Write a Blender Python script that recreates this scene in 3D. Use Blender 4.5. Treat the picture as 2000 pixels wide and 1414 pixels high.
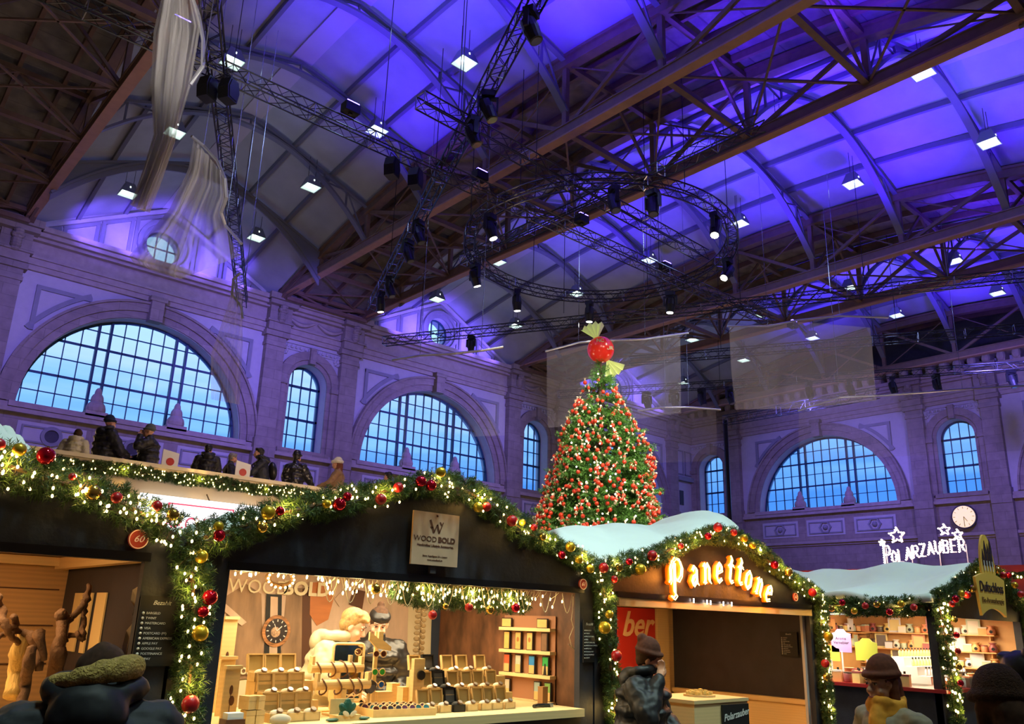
import bpy, math, random
import numpy as np
from mathutils import Vector, Matrix

S = bpy.context.scene
for o in list(bpy.data.objects):
    bpy.data.objects.remove(o)
C = S.collection
R = math.radians

# ------------------------------------------------------------------ camera
CAM = Vector((0, 0, 1.75))
F_PX, CX, CY = 1604.3, 1000.0, 738.0
YAW, PIT, ROL = 0.72446, 0.28894, 0.03079
_f = Vector((math.sin(YAW) * math.cos(PIT), math.cos(YAW) * math.cos(PIT), math.sin(PIT)))
_r = Vector((math.cos(YAW), -math.sin(YAW), 0)); _u = _r.cross(_f)
RT = _r * math.cos(ROL) + _u * math.sin(ROL)
UP = -_r * math.sin(ROL) + _u * math.cos(ROL)
cam_d = bpy.data.cameras.new('camera'); cam = bpy.data.objects.new('camera', cam_d); C.objects.link(cam)
cam_d.sensor_width = 36; cam_d.lens = F_PX / 2000 * 36; cam_d.shift_y = (CY - 707) / 2000
cam_d.clip_start = 0.05; cam_d.clip_end = 500
m = Matrix.Identity(4)
for i in range(3):
    m[i][0], m[i][1], m[i][2], m[i][3] = RT[i], UP[i], -_f[i], CAM[i]
cam.matrix_world = m
S.camera = cam

# ------------------------------------------------------------------ colour management, world
S.view_settings.view_transform = 'Standard'; S.view_settings.look = 'None'
S.view_settings.gamma = 1; S.view_settings.use_curve_mapping = False
S.view_settings.exposure = 0.12
S.cycles.use_denoising = True
S.cycles.max_bounces = 5; S.cycles.diffuse_bounces = 3; S.cycles.glossy_bounces = 2
S.cycles.transparent_max_bounces = 12; S.cycles.transmission_bounces = 3
S.cycles.sample_clamp_indirect = 3.0
S.cycles.caustics_reflective = False; S.cycles.caustics_refractive = False
W = bpy.data.worlds.new('sky'); S.world = W; W.use_nodes = True
nt = W.node_tree; nt.nodes.clear()
o_ = nt.nodes.new('ShaderNodeOutputWorld'); bg = nt.nodes.new('ShaderNodeBackground')
tc = nt.nodes.new('ShaderNodeTexCoord'); sx = nt.nodes.new('ShaderNodeSeparateXYZ')
nz = nt.nodes.new('ShaderNodeTexNoise'); mp = nt.nodes.new('ShaderNodeMapping'); mp.inputs['Scale'].default_value = (1.5, 1.5, 22)
nz.inputs['Scale'].default_value = 2.2; nz.inputs['Detail'].default_value = 3
ad = nt.nodes.new('ShaderNodeMath'); ad.operation = 'MULTIPLY_ADD'; ad.inputs[1].default_value = 0.11; 
cr = nt.nodes.new('ShaderNodeValToRGB')
e = cr.color_ramp.elements
e[0].position = 0.20; e[0].color = (0.05, 0.22, 0.80, 1)
e[1].position = 0.42; e[1].color = (0.36, 0.68, 1.0, 1)
q = cr.color_ramp.elements.new(0.27); q.color = (0.17, 0.42, 0.98, 1)
q = cr.color_ramp.elements.new(0.33); q.color = (0.34, 0.55, 1.0, 1)
L = nt.links.new
L(tc.outputs['Generated'], mp.inputs[0]); L(mp.outputs[0], nz.inputs[0]); L(tc.outputs['Generated'], sx.inputs[0])
L(nz.outputs[0], ad.inputs[0]); L(sx.outputs[2], ad.inputs[2]); L(ad.outputs[0], cr.inputs[0]); L(cr.outputs[0], bg.inputs[0])
L(bg.outputs[0], o_.inputs[0]); bg.inputs[1].default_value = 1.4

# ------------------------------------------------------------------ large lights of the hall (stage heads on the rig) and added fills
def lamp(kind, loc, energy, col, aim=None, size=0.3, angle=60, blend=0.6, name='stage_light', size_y=None):
    d = bpy.data.lights.new(name, kind); d.energy = energy; d.color = col
    if kind == 'SPOT': d.spot_size = R(angle); d.spot_blend = blend; d.shadow_soft_size = size
    elif kind == 'AREA':
        d.size = size; d.shape = 'RECTANGLE' if size_y else 'SQUARE'
        if size_y: d.size_y = size_y
    else: d.shadow_soft_size = size
    ob = bpy.data.objects.new(name, d); C.objects.link(ob); ob.location = loc
    if aim is not None:
        ob.rotation_euler = (Vector(aim) - Vector(loc)).to_track_quat('-Z', 'Y').to_euler()
    return ob
BLUE = (0.06, 0.012, 1.0); VIO = (0.20, 0.145, 1.0)
# blue up-lighting floods fixed between the roof trusses
BF = [(9.5, 10, 1.0), (15.5, 10, 1.3), (9.5, 16.5, .8), (15.5, 16.5, 1.5), (12.5, 22.5, .9), (16.5, 26, .5), (30.5, 31, .3), (27.5, 8, 1.0), (33.5, 8, .6), (27.5, 14, 1.5), (33.5, 13.5, 1.3), (28, 20, 1.2), (33.5, 20, .8), (31, 27, .8), (45.5, 8, .35), (51.5, 10, .5), (46, 15, 1.1), (51.5, 17, .9), (48, 22, 1.0), (51, 27, .5), (21.5, 9, .8), (21.5, 14, .6), (39.6, 12, .7)]
for x, y, k in BF:
    lamp('SPOT', (x, y, 19.3), 2300 * k, BLUE, (x, y - .6, 24), 0.3, 150, 1.0)
# violet washes on the two window walls
for p, a, en, an in (((6, 29, 16.0), (10.5, 42, 13.5), 5200, 78), ((17, 30, 16.0), (20, 42, 13.5), 5600, 84), ((31, 30, 16.0), (32, 42, 13.5), 5600, 80),
                 ((44, 32, 16.0), (50, 42, 13.0), 4300, 84), ((46, 27, 16.0), (58, 29, 12.5), 5200, 88), ((46, 13, 16.0), (58, 17, 12.5), 5600, 92)):
    lamp('SPOT', p, en * 1.05, VIO, a, 0.4, an, 0.9)
for c_ in (12.45, 30.55, 48.65):
    for dx_ in (-4.6, -2.2, 2.2, 4.6):
        lamp('SPOT', (c_ + dx_, 39.9, 18.9), 900, (0.16, 0.09, 1.0), (c_ + dx_ * .6, 42.0, 20.2), 0.3, 92, 1.0, name='cornice_light')
# warm fill points added to stand in for the market's upward spill
for p in ((9, 13, 4.5), (15, 27, 5.5), (30, 14, 5), (3, 27, 6), (34, 28, 6), (46, 16, 6)):
    lamp('POINT', p, 460, (1, 0.66, 0.40), size=.8, name='market_fill')
# cool white fill spots added to brighten roof snow and foreground people
for p, a, en in (((2, 1, 14), (3, 7, 2.5), 3600), ((9, 0, 14), (8, 7, 2.5), 3600), ((17, 0, 14), (16, 7, 2.5), 3600), ((4, -2.4, 10), (5, 3, 1), 420)):
    lamp('SPOT', p, en, (0.74, 1.0, 0.90), a, 0.6, 60, 0.9, name='cool_fill')

# ------------------------------------------------------------------ helpers
rnd = random.Random(7); nr = np.random.RandomState(5)
def ray(px, py):
    return RT * ((px - CX) / F_PX) - UP * ((py - CY) / F_PX) + _f
def atY(px, py, Y):
    d = ray(px, py); return CAM + d * (Y / d.y)
def atX(px, py, X):
    d = ray(px, py); return CAM + d * (X / d.x)
def atZ(px, py, Z):
    d = ray(px, py); return CAM + d * ((Z - CAM.z) / d.z)
def put_x(px, Y, z):
    """x of the point at depth Y and height z seen in pixel column px"""
    lo, hi = -200, 1600
    for _ in range(40):
        md = (lo + hi) / 2
        if atY(px, md, Y).z > z: lo = md
        else: hi = md
    return atY(px, lo, Y).x
def atD(px, py, D):
    return CAM + ray(px, py) * D

MATS = {}
def mat(name, col, rough=0.6, metal=0.0, emit=0.0, ecol=None, noise=0.0, nscale=8.0, bump=0.0, bscale=None, kind=None, spec=0.5, sheen=0, alpha=1.0, stretch=None):
    if name in MATS: return MATS[name]
    M_ = bpy.data.materials.new(name); M_.use_nodes = True; t = M_.node_tree; n = t.nodes; b = n['Principled BSDF']; l = t.links.new
    b.inputs['Base Color'].default_value = (*col, 1); b.inputs['Roughness'].default_value = rough; b.inputs['Metallic'].default_value = metal
    b.inputs['Specular IOR Level'].default_value = spec
    if sheen: b.inputs['Sheen Weight'].default_value = sheen
    if emit:
        b.inputs['Emission Color'].default_value = (*(ecol or col), 1); b.inputs['Emission Strength'].default_value = emit
        M_.cycles.emission_sampling = 'NONE' if emit > 3 else 'AUTO'
    if noise or bump or kind:
        tcn = n.new('ShaderNodeTexCoord'); mpn = n.new('ShaderNodeMapping'); l(tcn.outputs['Object'], mpn.inputs[0])
        if stretch: mpn.inputs['Scale'].default_value = stretch
        nn = n.new('ShaderNodeTexNoise'); nn.inputs['Scale'].default_value = nscale; nn.inputs['Detail'].default_value = 5; l(mpn.outputs[0], nn.inputs[0])
        src = nn.outputs[0]
        if kind == 'wood':
            wv = n.new('ShaderNodeTexWave'); wv.inputs['Scale'].default_value = nscale * 0.6; wv.inputs['Distortion'].default_value = 6; wv.inputs['Detail'].default_value = 3; wv.bands_direction = 'Z'
            l(mpn.outputs[0], wv.inputs[0]); mxx = n.new('ShaderNodeMath'); mxx.operation = 'MULTIPLY_ADD'; mxx.inputs[1].default_value = 0.5
            l(wv.outputs[1], mxx.inputs[0]); mm2 = n.new('ShaderNodeMath'); mm2.operation = 'MULTIPLY'; mm2.inputs[1].default_value = 0.5; l(nn.outputs[0], mm2.inputs[0]); l(mm2.outputs[0], mxx.inputs[2]); src = mxx.outputs[0]
        rp = n.new('ShaderNodeValToRGB'); rp.color_ramp.elements[0].position = 0.25; rp.color_ramp.elements[1].position = 0.75
        rp.color_ramp.elements[0].color = (*[max(0, c * (1 - noise)) for c in col], 1); rp.color_ramp.elements[1].color = (*[min(1, c * (1 + noise)) for c in col], 1)
        l(src, rp.inputs[0]); out = rp.outputs[0]
        if kind in ('blocks', 'planks'):
            br = n.new('ShaderNodeTexBrick'); br.inputs['Scale'].default_value = 1.0
            if kind == 'blocks': br.inputs['Brick Width'].default_value = 1.5; br.inputs['Row Height'].default_value = 0.55; br.inputs['Mortar Size'].default_value = 0.012
            else: br.inputs['Brick Width'].default_value = 40; br.inputs['Row Height'].default_value = 0.16; br.inputs['Mortar Size'].default_value = 0.004
            # wall blocks: object coordinates, u = x + y, v = z
            sp = n.new('ShaderNodeSeparateXYZ'); l(mpn.outputs[0], sp.inputs[0]); a1 = n.new('ShaderNodeMath'); a1.operation = 'ADD'; l(sp.outputs[0], a1.inputs[0]); l(sp.outputs[1], a1.inputs[1])
            cb = n.new('ShaderNodeCombineXYZ'); l(a1.outputs[0], cb.inputs[0]); l(sp.outputs[2], cb.inputs[1]); l(cb.outputs[0], br.inputs[0])
            br.inputs['Color1'].default_value = (1, 1, 1, 1); br.inputs['Color2'].default_value = (0.82, 0.82, 0.82, 1); br.inputs['Mortar'].default_value = (0.62, 0.62, 0.62, 1)
            mx = n.new('ShaderNodeMix'); mx.data_type = 'RGBA'; mx.blend_type = 'MULTIPLY'; mx.inputs[0].default_value = 1.0; l(out, mx.inputs[6]); l(br.outputs[0], mx.inputs[7]); out = mx.outputs[2]
        l(out, b.inputs['Base Color'])
        if bump:
            bp = n.new('ShaderNodeBump'); bp.inputs['Strength'].default_value = bump; bp.inputs['Distance'].default_value = 0.02
            if bscale:
                n2 = n.new('ShaderNodeTexNoise'); n2.inputs['Scale'].default_value = bscale; n2.inputs['Detail'].default_value = 4; l(mpn.outputs[0], n2.inputs[0]); l(n2.outputs[0], bp.inputs['Height'])
            else: l(src, bp.inputs['Height'])
            l(bp.outputs[0], b.inputs['Normal'])
    MATS[name] = M_
    return M_
def mat_trans(name, col, alpha, rough=0.8, emit=0):
    """thin see-through stuff: transparent mixed with a surface"""
    M_ = bpy.data.materials.new(name); M_.use_nodes = True; t = M_.node_tree; n = t.nodes; b = n['Principled BSDF']; l = t.links.new
    b.inputs['Base Color'].default_value = (*col, 1); b.inputs['Roughness'].default_value = rough
    tr = n.new('ShaderNodeBsdfTransparent'); mx = n.new('ShaderNodeMixShader'); mx.inputs[0].default_value = alpha
    l(tr.outputs[0], mx.inputs[1]); l(b.outputs[0], mx.inputs[2]); l(mx.outputs[0], n['Material Output'].inputs[0])
    MATS[name] = M_; return M_

class MB:
    def __init__(s): s.v = []; s.f = []; s.mi = []; s.cm = 0
    def _add(s, vs, fs):
        o = len(s.v); s.v.extend([tuple(p) for p in vs]); s.f.extend([tuple(i + o for i in f) for f in fs]); s.mi.extend([s.cm] * len(fs)); return s
    def box(s, c, d, rot=None):
        hx, hy, hz = d[0] / 2, d[1] / 2, d[2] / 2; c = Vector(c)
        vs = [Vector((x, y, z)) for x in (-hx, hx) for y in (-hy, hy) for z in (-hz, hz)]
        if rot is not None:
            if not isinstance(rot, Matrix): rot = Matrix.Rotation(rot, 3, 'Z')
            vs = [rot @ v for v in vs]
        return s._add([v + c for v in vs], [(0, 1, 3, 2), (4, 6, 7, 5), (0, 4, 5, 1), (2, 3, 7, 6), (0, 2, 6, 4), (1, 5, 7, 3)])
    def bb(s, a, b): return s.box([(a[i] + b[i]) / 2 for i in range(3)], [abs(b[i] - a[i]) for i in range(3)])
    def bar(s, p0, p1, w, h, up=(0, 0, 1)):
        p0 = Vector(p0); p1 = Vector(p1); d = p1 - p0; L_ = d.length
        if L_ < 1e-6: return s
        d /= L_; u = Vector(up); x = d.cross(u)
        if x.length < 1e-4: x = d.cross(Vector((1, 0, 0)))
        x.normalize(); z = x.cross(d)
        vs = [p + x * a * w / 2 + z * b * h / 2 for p in (p0, p1) for a, b in ((-1, -1), (1, -1), (1, 1), (-1, 1))]
        return s._add(vs, [(0, 1, 2, 3), (7, 6, 5, 4), (0, 4, 5, 1), (1, 5, 6, 2), (2, 6, 7, 3), (3, 7, 4, 0)])
    def path(s, pts, r, n=6, caps=True, closed=False):
        pts = [Vector(p) for p in pts]; rs = r if isinstance(r, (list, tuple)) else [r] * len(pts)
        if closed: pts = pts + [pts[0]]; rs = list(rs) + [rs[0]]
        x = None; vs = []; k = len(pts)
        for i, p in enumerate(pts):
            d = (pts[min(i + 1, k - 1)] - pts[max(i - 1, 0)])
            if d.length < 1e-9: d = Vector((0, 0, 1))
            d.normalize()
            if x is None: x = d.orthogonal().normalized()
            x = x - d * x.dot(d)
            if x.length < 1e-5: x = d.orthogonal()
            x.normalize(); y = d.cross(x)
            vs += [p + (x * math.cos(2 * math.pi * j / n) + y * math.sin(2 * math.pi * j / n)) * rs[i] for j in range(n)]
        fs = [(i * n + j, i * n + (j + 1) % n, (i + 1) * n + (j + 1) % n, (i + 1) * n + j) for i in range(k - 1) for j in range(n)]
        if caps and not closed: fs += [tuple(reversed(range(n))), tuple((k - 1) * n + j for j in range(n))]
        return s._add(vs, fs)
    def sph(s, c, r, n=12, m=8, rot=None):
        c = Vector(c); r = r if isinstance(r, (list, tuple)) else (r, r, r); vs = []
        for i in range(1, m):
            a = math.pi * i / m
            for j in range(n):
                b = 2 * math.pi * j / n; vs.append(Vector((r[0] * math.sin(a) * math.cos(b), r[1] * math.sin(a) * math.sin(b), r[2] * math.cos(a))))
        vs += [Vector((0, 0, r[2])), Vector((0, 0, -r[2]))]
        if rot is not None: vs = [rot @ v for v in vs]
        t = len(vs) - 2
        fs = [(i * n + j, (i + 1) * n + j, (i + 1) * n + (j + 1) % n, i * n + (j + 1) % n) for i in range(m - 2) for j in range(n)]
        fs += [(t, j, (j + 1) % n) for j in range(n)] + [(t + 1, (m - 2) * n + (j + 1) % n, (m - 2) * n + j) for j in range(n)]
        return s._add([v + c for v in vs], fs)
    def cap(s, p0, p1, r0, r1, n=12):
        """closed tapered capsule"""
        p0 = Vector(p0); p1 = Vector(p1); d = p1 - p0; L_ = max(d.length, 1e-5); d = d / L_
        pts = []; rs = []
        for a in (0.05, 0.5, 0.86): pts.append(p0 - d * r0 * math.cos(math.asin(a))); rs.append(r0 * a)
        pts.append(p0); rs.append(r0); pts.append(p1); rs.append(r1)
        for a in (0.86, 0.5, 0.05): pts.append(p1 + d * r1 * math.cos(math.asin(a))); rs.append(r1 * a)
        return s.path(pts, rs, n)
    def lathe(s, prof, c=(0, 0, 0), n=16, rot=None):
        c = Vector(c); vs = []
        for r, z in prof:
            for j in range(n):
                v = Vector((r * math.cos(2 * math.pi * j / n), r * math.sin(2 * math.pi * j / n), z)); vs.append((rot @ v if rot is not None else v) + c)
        k = len(prof)
        fs = [(i * n + j, i * n + (j + 1) % n, (i + 1) * n + (j + 1) % n, (i + 1) * n + j) for i in range(k - 1) for j in range(n)]
        if prof[0][0] > 1e-4: fs.append(tuple(reversed(range(n))))
        if prof[-1][0] > 1e-4: fs.append(tuple((k - 1) * n + j for j in range(n)))
        return s._add(vs, fs)
    def prism(s, pts, fn, d0, d1):
        """outline (u,v) extruded between depths with fn(u,v,d)->xyz"""
        k = len(pts); vs = [fn(u, v, d0) for u, v in pts] + [fn(u, v, d1) for u, v in pts]
        fs = [tuple(range(k)), tuple(reversed(range(k, 2 * k)))] + [(i, i + k, (i + 1) % k + k, (i + 1) % k) for i in range(k)]
        return s._add(vs, fs)
    def strip(s, A, B, fn, d0, d1):
        """band between two (u,v) polylines of equal length, thick from d0 to d1"""
        k = len(A); vs = [fn(*p, d) for d in (d0, d1) for L_ in (A, B) for p in L_]
        fs = []
        for i in range(k - 1):
            fs += [(i, i + 1, k + i + 1, k + i), (2 * k + i, 3 * k + i, 3 * k + i + 1, 2 * k + i + 1), (i, 2 * k + i, 2 * k + i + 1, i + 1), (k + i, k + i + 1, 3 * k + i + 1, 3 * k + i)]
        fs += [(0, k, 3 * k, 2 * k), (k - 1, 3 * k - 1, 4 * k - 1, 2 * k - 1)]
        return s._add(vs, fs)
    def grid(s, P):
        """P[i][j] points"""
        a, b = len(P), len(P[0])
        return s._add([p for row in P for p in row], [(i * b + j, i * b + j + 1, (i + 1) * b + j + 1, (i + 1) * b + j) for i in range(a - 1) for j in range(b - 1)])
    def build(s, name, mt, parent=None, smooth=False, **kw):
        me = bpy.data.meshes.new(name); me.from_pydata(s.v, [], s.f)
        for x in (mt if isinstance(mt, (list, tuple)) else [mt]): me.materials.append(x)
        if isinstance(mt, (list, tuple)): me.polygons.foreach_set('material_index', s.mi)
        if smooth: me.polygons.foreach_set('use_smooth', [True] * len(me.polygons))
        me.update()
        return link(bpy.data.objects.new(name, me), parent, **kw)
def link(o, parent=None, label=None, cat=None, group=None, kind=None):
    C.objects.link(o)
    if parent is not None: o.parent = parent
    return tag(o, label, cat, group, kind)
def tag(o, label=None, cat=None, group=None, kind=None):
    if label: o['label'] = label
    if cat: o['category'] = cat
    if group: o['group'] = group
    if kind: o['kind'] = kind
    return o
def thing(name, label, cat, loc=(0, 0, 0), rz=0, group=None, kind=None):
    o = bpy.data.objects.new(name, None); o.location = loc; o.rotation_euler = (0, 0, rz); o.empty_display_size = 0.1
    return link(o, None, label, cat, group, kind)
def fast(name, V, Fc, mt, parent=None, smooth=False, **kw):
    me = bpy.data.meshes.new(name); V = np.asarray(V, np.float32); Fc = np.asarray(Fc, np.int32); k = Fc.shape[1]
    me.vertices.add(len(V)); me.vertices.foreach_set('co', V.ravel()); me.loops.add(Fc.size); me.loops.foreach_set('vertex_index', Fc.ravel())
    me.polygons.add(len(Fc)); me.polygons.foreach_set('loop_start', np.arange(0, Fc.size, k, dtype=np.int32))
    me.materials.append(mt); me.update(calc_edges=True)
    if smooth: me.polygons.foreach_set('use_smooth', [True] * len(Fc))
    return link(bpy.data.objects.new(name, me), parent, **kw)
def dup(root, loc=None, rz=None, label=None, group=None, scale=None, cat=None):
    r = root.copy(); C.objects.link(r)
    if loc is not None: r.location = loc
    if rz is not None: r.rotation_euler = (0, 0, rz)
    if scale is not None: r.scale = (scale,) * 3 if not isinstance(scale, (tuple, list)) else scale
    if label: r['label'] = label
    if group: r['group'] = group
    for ch in root.children:
        c = ch.copy(); C.objects.link(c); c.parent = r
        for g in ch.children:
            d = g.copy(); C.objects.link(d); d.parent = c
    return r
def text_mesh(body, size, mtl, parent=None, name='lettering', extrude=0.004, align='CENTER', bold=0.0, shear=0.0, outline=0.0, M4=None, width=1.0, spacing=1.0, **kw):
    cu = bpy.data.curves.new('t', 'FONT'); cu.body = body; cu.size = size; cu.extrude = extrude; cu.align_x = align; cu.align_y = 'CENTER'; cu.offset = bold; cu.shear = shear
    cu.space_character = spacing
    cu.resolution_u = 3
    if outline:
        cu.fill_mode = 'NONE'; cu.extrude = 0; cu.bevel_depth = outline; cu.bevel_resolution = 1
    ob = bpy.data.objects.new('t', cu); C.objects.link(ob); bpy.context.view_layer.update()
    me = bpy.data.meshes.new_from_object(ob.evaluated_get(bpy.context.evaluated_depsgraph_get()))
    bpy.data.objects.remove(ob); bpy.data.curves.remove(cu)
    X = Matrix.Diagonal((width, 1, 1, 1)); me.transform((M4 if M4 is not None else Matrix.Identity(4)) @ X)
    me.materials.clear(); me.materials.append(mtl); me.name = name
    return link(bpy.data.objects.new(name, me), parent, **kw)
def frame(origin, x, up=(0, 0, 1)):
    """4x4: local x along x, local y along up, local z = x cross up (towards the viewer)"""
    x = Vector(x).normalized(); y = Vector(up); y = (y - x * y.dot(x)).normalized(); z = x.cross(y); m_ = Matrix.Identity(4)
    for i in range(3): m_[i][0], m_[i][1], m_[i][2], m_[i][3] = x[i], y[i], z[i], origin[i]
    return m_
XF = (1, 0, 0)       # writing on a wall seen from -y reads along +x

# ------------------------------------------------------------------ materials
plaster = mat('plaster', (0.46, 0.44, 0.44), 0.9, noise=0.06, nscale=3)
plaster2 = mat('plaster shaded', (0.24, 0.24, 0.26), 0.9, noise=0.08, nscale=3)  # moulding colour darkened so the panel grooves read as shaded
stone = mat('sandstone', (0.30, 0.25, 0.21), 0.9, noise=0.18, nscale=2.5, kind='blocks')
stone2 = mat('sandstone carved', (0.36, 0.30, 0.26), 0.9, noise=0.15, nscale=3, bump=0.3, bscale=9)
roofm = mat('roof boards', (0.36, 0.38, 0.42), 0.85, noise=0.10, nscale=1.2)
roofd = mat('roof boards old', (0.20, 0.18, 0.16), 0.9, noise=0.3, nscale=2, kind='planks')
iron = mat('painted iron', (0.17, 0.105, 0.075), 0.55, noise=0.15, nscale=4)
iron_lit = mat('iron flange lit', (0.40, 0.22, 0.13), 0.5, noise=0.12, nscale=3)  # flange colour lightened to orange for warm light from below
irong = mat('grey iron rib', (0.15, 0.15, 0.19), 0.6)
winfr = mat('window iron', (0.012, 0.05, 0.09), 0.5)
rig = mat('aluminium truss', (0.05, 0.055, 0.06), 0.3, metal=0.8)
rigs = mat('bright aluminium', (0.55, 0.58, 0.60), 0.25, metal=0.9)
blk = mat('black plastic', (0.012, 0.012, 0.014), 0.35)
blkm = mat('black metal', (0.02, 0.02, 0.024), 0.3, metal=0.5)
floorm = mat('station floor', (0.10, 0.09, 0.08), 0.5, noise=0.2, nscale=2)
navy = mat('dark blue painted board', (0.020, 0.025, 0.040), 0.55, noise=0.35, nscale=5, bump=0.15, bscale=30)
navy2 = mat('dark painted board', (0.035, 0.033, 0.045), 0.6, noise=0.2, nscale=5)
pine = mat('pine board', (0.66, 0.38, 0.15), 0.6, noise=0.07, nscale=5, kind='wood', stretch=(0.4, 0.4, 3))
pinel = mat('light pine', (0.80, 0.58, 0.28), 0.55, noise=0.03, nscale=6, kind='wood', stretch=(0.5, 0.5, 3))
boxw = mat('pale box wood', (0.72, 0.50, 0.22), 0.5, noise=0.1, nscale=20)
boxi = mat('box lining', (0.42, 0.31, 0.12), 0.6)
cream = mat('cream panel', (0.80, 0.68, 0.44), 0.7, noise=0.04, nscale=4)
snow = mat('snow blanket', (0.78, 0.86, 0.84), 0.9, noise=0.03, nscale=3, bump=0.3, bscale=3)
needle = mat('fir needles', (0.06, 0.125, 0.03), 0.5, noise=0.4, nscale=15)
needlet = mat('tree needles', (0.10, 0.27, 0.035), 0.55, noise=0.45, nscale=6)
twig = mat('twig', (0.10, 0.06, 0.03), 0.8)
bulbm = mat('warm bulb', (1, 0.72, 0.30), 0.4, emit=14, ecol=(1, 0.66, 0.24))
bulbw = mat('white bulb', (1, 0.9, 0.8), 0.4, emit=14, ecol=(1, 0.84, 0.75))
redb = mat('red bauble', (0.55, 0.012, 0.015), 0.35, spec=0.6)
reds = mat('glossy red bauble', (0.60, 0.008, 0.03), 0.08, metal=0.7)
goldb = mat('gold bauble', (0.70, 0.46, 0.03), 0.3, metal=0.55)
gold2 = mat('ribbed gold', (0.75, 0.50, 0.10), 0.2, metal=0.9)
white = mat('white card', (0.85, 0.85, 0.85), 0.6)
blackm = mat('black print', (0.01, 0.01, 0.01), 0.6)
redp = mat('red print', (0.55, 0.03, 0.02), 0.5)
lilac = mat('lilac card', (0.5, 0.32, 0.7), 0.6)
whitep = mat('white print', (0.75, 0.75, 0.72), 0.6)
woodp = mat('dark brown print', (0.10, 0.035, 0.012), 0.6)
glassm = mat_trans('window glass', (0.5, 0.7, 0.9), 0.05, 0.1)
skin = mat('skin', (0.62, 0.33, 0.22), 0.5, noise=0.05, nscale=10)
skin2 = mat('pale skin', (0.75, 0.45, 0.33), 0.5, noise=0.05, nscale=10)

# ------------------------------------------------------------------ the hall
WY, BX = 42.0, 58.2                       # window wall (y) and end wall (x)
BAYS = (12.45, 30.55, 48.65); SMALL = (21.45, 39.6)
HB = 6.45                                 # half width of a wide bay
def ztop(y):                              # roof truss top chord
    return 1.75 + 42 * (0.495 - 0.34 * (y / 42 - 0.5) ** 2)
def zridge(y): return 1.75 + 42 * (0.534 - 0.18 * (y / 42 - 0.5) ** 2)
ZC = 1.75 + 0.41 * 42                     # bottom chord
fL = lambda u, z, d: (u, WY - d, z)       # window wall, d = into the hall
fB = lambda u, z, d: (BX - d, u, z)
def wall(name, fn, u0, u1, top, holes, mt, th=1.2):
    """columns of quads; holes = (centre, halfwidth, sill, kind, r)"""
    us = {u0, u1}
    for c, hw, zs, zsp, r in holes:
        for i in range(33): us.add(round(c - hw * math.cos(math.pi * i / 32), 4))
    for t in top: us.add(t[0])
    k = u0
    while k < u1: us.add(round(k, 4)); k += 2
    us = sorted(u for u in us if u0 <= u <= u1)
    tf = lambda u: float(np.interp(u, [t[0] for t in top], [t[1] for t in top]))
    mb = MB()
    def gap(u, zs_):
        return None
    for a, b in zip(us[:-1], us[1:]):
        mid = (a + b) / 2; ivs = []
        for c, hw, zs, zsp, r in holes:
            if c - hw < mid < c + hw:
                arc = lambda u, c=c, hw=hw, zsp=zsp, r=r: zsp + r * math.sqrt(max(0, 1 - ((u - c) / hw) ** 2))
                ivs.append((zs if not isinstance(zs, str) else (lambda u, c=c, hw=hw, zsp=zsp, r=r: zsp - r * math.sqrt(max(0, 1 - ((u - c) / hw) ** 2))), arc))
        ivs.sort(key=lambda q: (q[0](mid) if callable(q[0]) else q[0]))
        la, lb = 0.0, 0.0
        for lo, hi in ivs:
            za, zb = (lo(a), lo(b)) if callable(lo) else (lo, lo)
            mb._add([fn(a, la, 0), fn(b, lb, 0), fn(b, zb, 0), fn(a, za, 0)], [(0, 1, 2, 3)])
            la, lb = hi(a), hi(b)
            mb._add([fn(a, la, 0), fn(b, lb, 0), fn(b, lb, -th), fn(a, la, -th)], [(0, 1, 2, 3)])
            mb._add([fn(a, za, 0), fn(b, zb, 0), fn(b, zb, -th), fn(a, za, -th)], [(3, 2, 1, 0)])
        mb._add([fn(a, la, 0), fn(b, lb, 0), fn(b, tf(b), 0), fn(a, tf(a), 0)], [(0, 1, 2, 3)])
    for c, hw, zs, zsp, r in holes:
        if not isinstance(zs, str) and zs < zsp:
            for e_ in (-hw, hw): mb._add([fn(c + e_, zs, 0), fn(c + e_, zsp, 0), fn(c + e_, zsp, -th), fn(c + e_, zs, -th)], [(0, 1, 2, 3)])
    return mb.build(name, mt, kind='structure')
ZS = 10.65
holesL = [(c, 5.3, ZS, ZS, 5.3) for c in BAYS] + [(c, 1.2, ZS, 14.5, 1.2) for c in SMALL] + [(c, 0.95, 'o', 20.15, 0.95) for c in BAYS]
topL = [(-15, 18.9), (6.0, 18.9)]
for c in BAYS: topL += [(c - HB, 19.6), (c, 22.9), (c + HB, 19.6)]
topL += [(58.2, 18.95)]
wall('wall_left', fL, -15, 58.2, topL, holesL, plaster)
holesB = [(30.2, 5.4, ZS, ZS, 5.4), (10.8, 5.4, ZS, ZS, 5.4), (40.0, 1.22, ZS + .2, 14.6, 1.22), (20.5, 1.22, ZS + .2, 14.6, 1.22)]
wall('wall_back', fB, -3, 42, [(-3, 19.5), (42, 19.5)], holesB, plaster)
MB().bb((-15, -3, -0.2), (59.5, 43.2, 0)).build('floor', floorm, kind='structure')
MB().bb((-15, -3.4, 0), (59.5, -3, 24)).build('wall_right', stone, kind='structure')
MB().bb((-15.4, -3.4, 0), (-15, 43.2, 26)).build('wall_front', stone, kind='structure')
# upper part of the end wall, up to the roof
MB().bb((BX, -3, 19.5), (BX + .5, 42, 25)).build('wall_back', navy2, kind='structure')
MB().bb((-15, WY + .02, 18.9), (6, WY + .5, 25)).build('wall_left', navy2, kind='structure')

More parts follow.
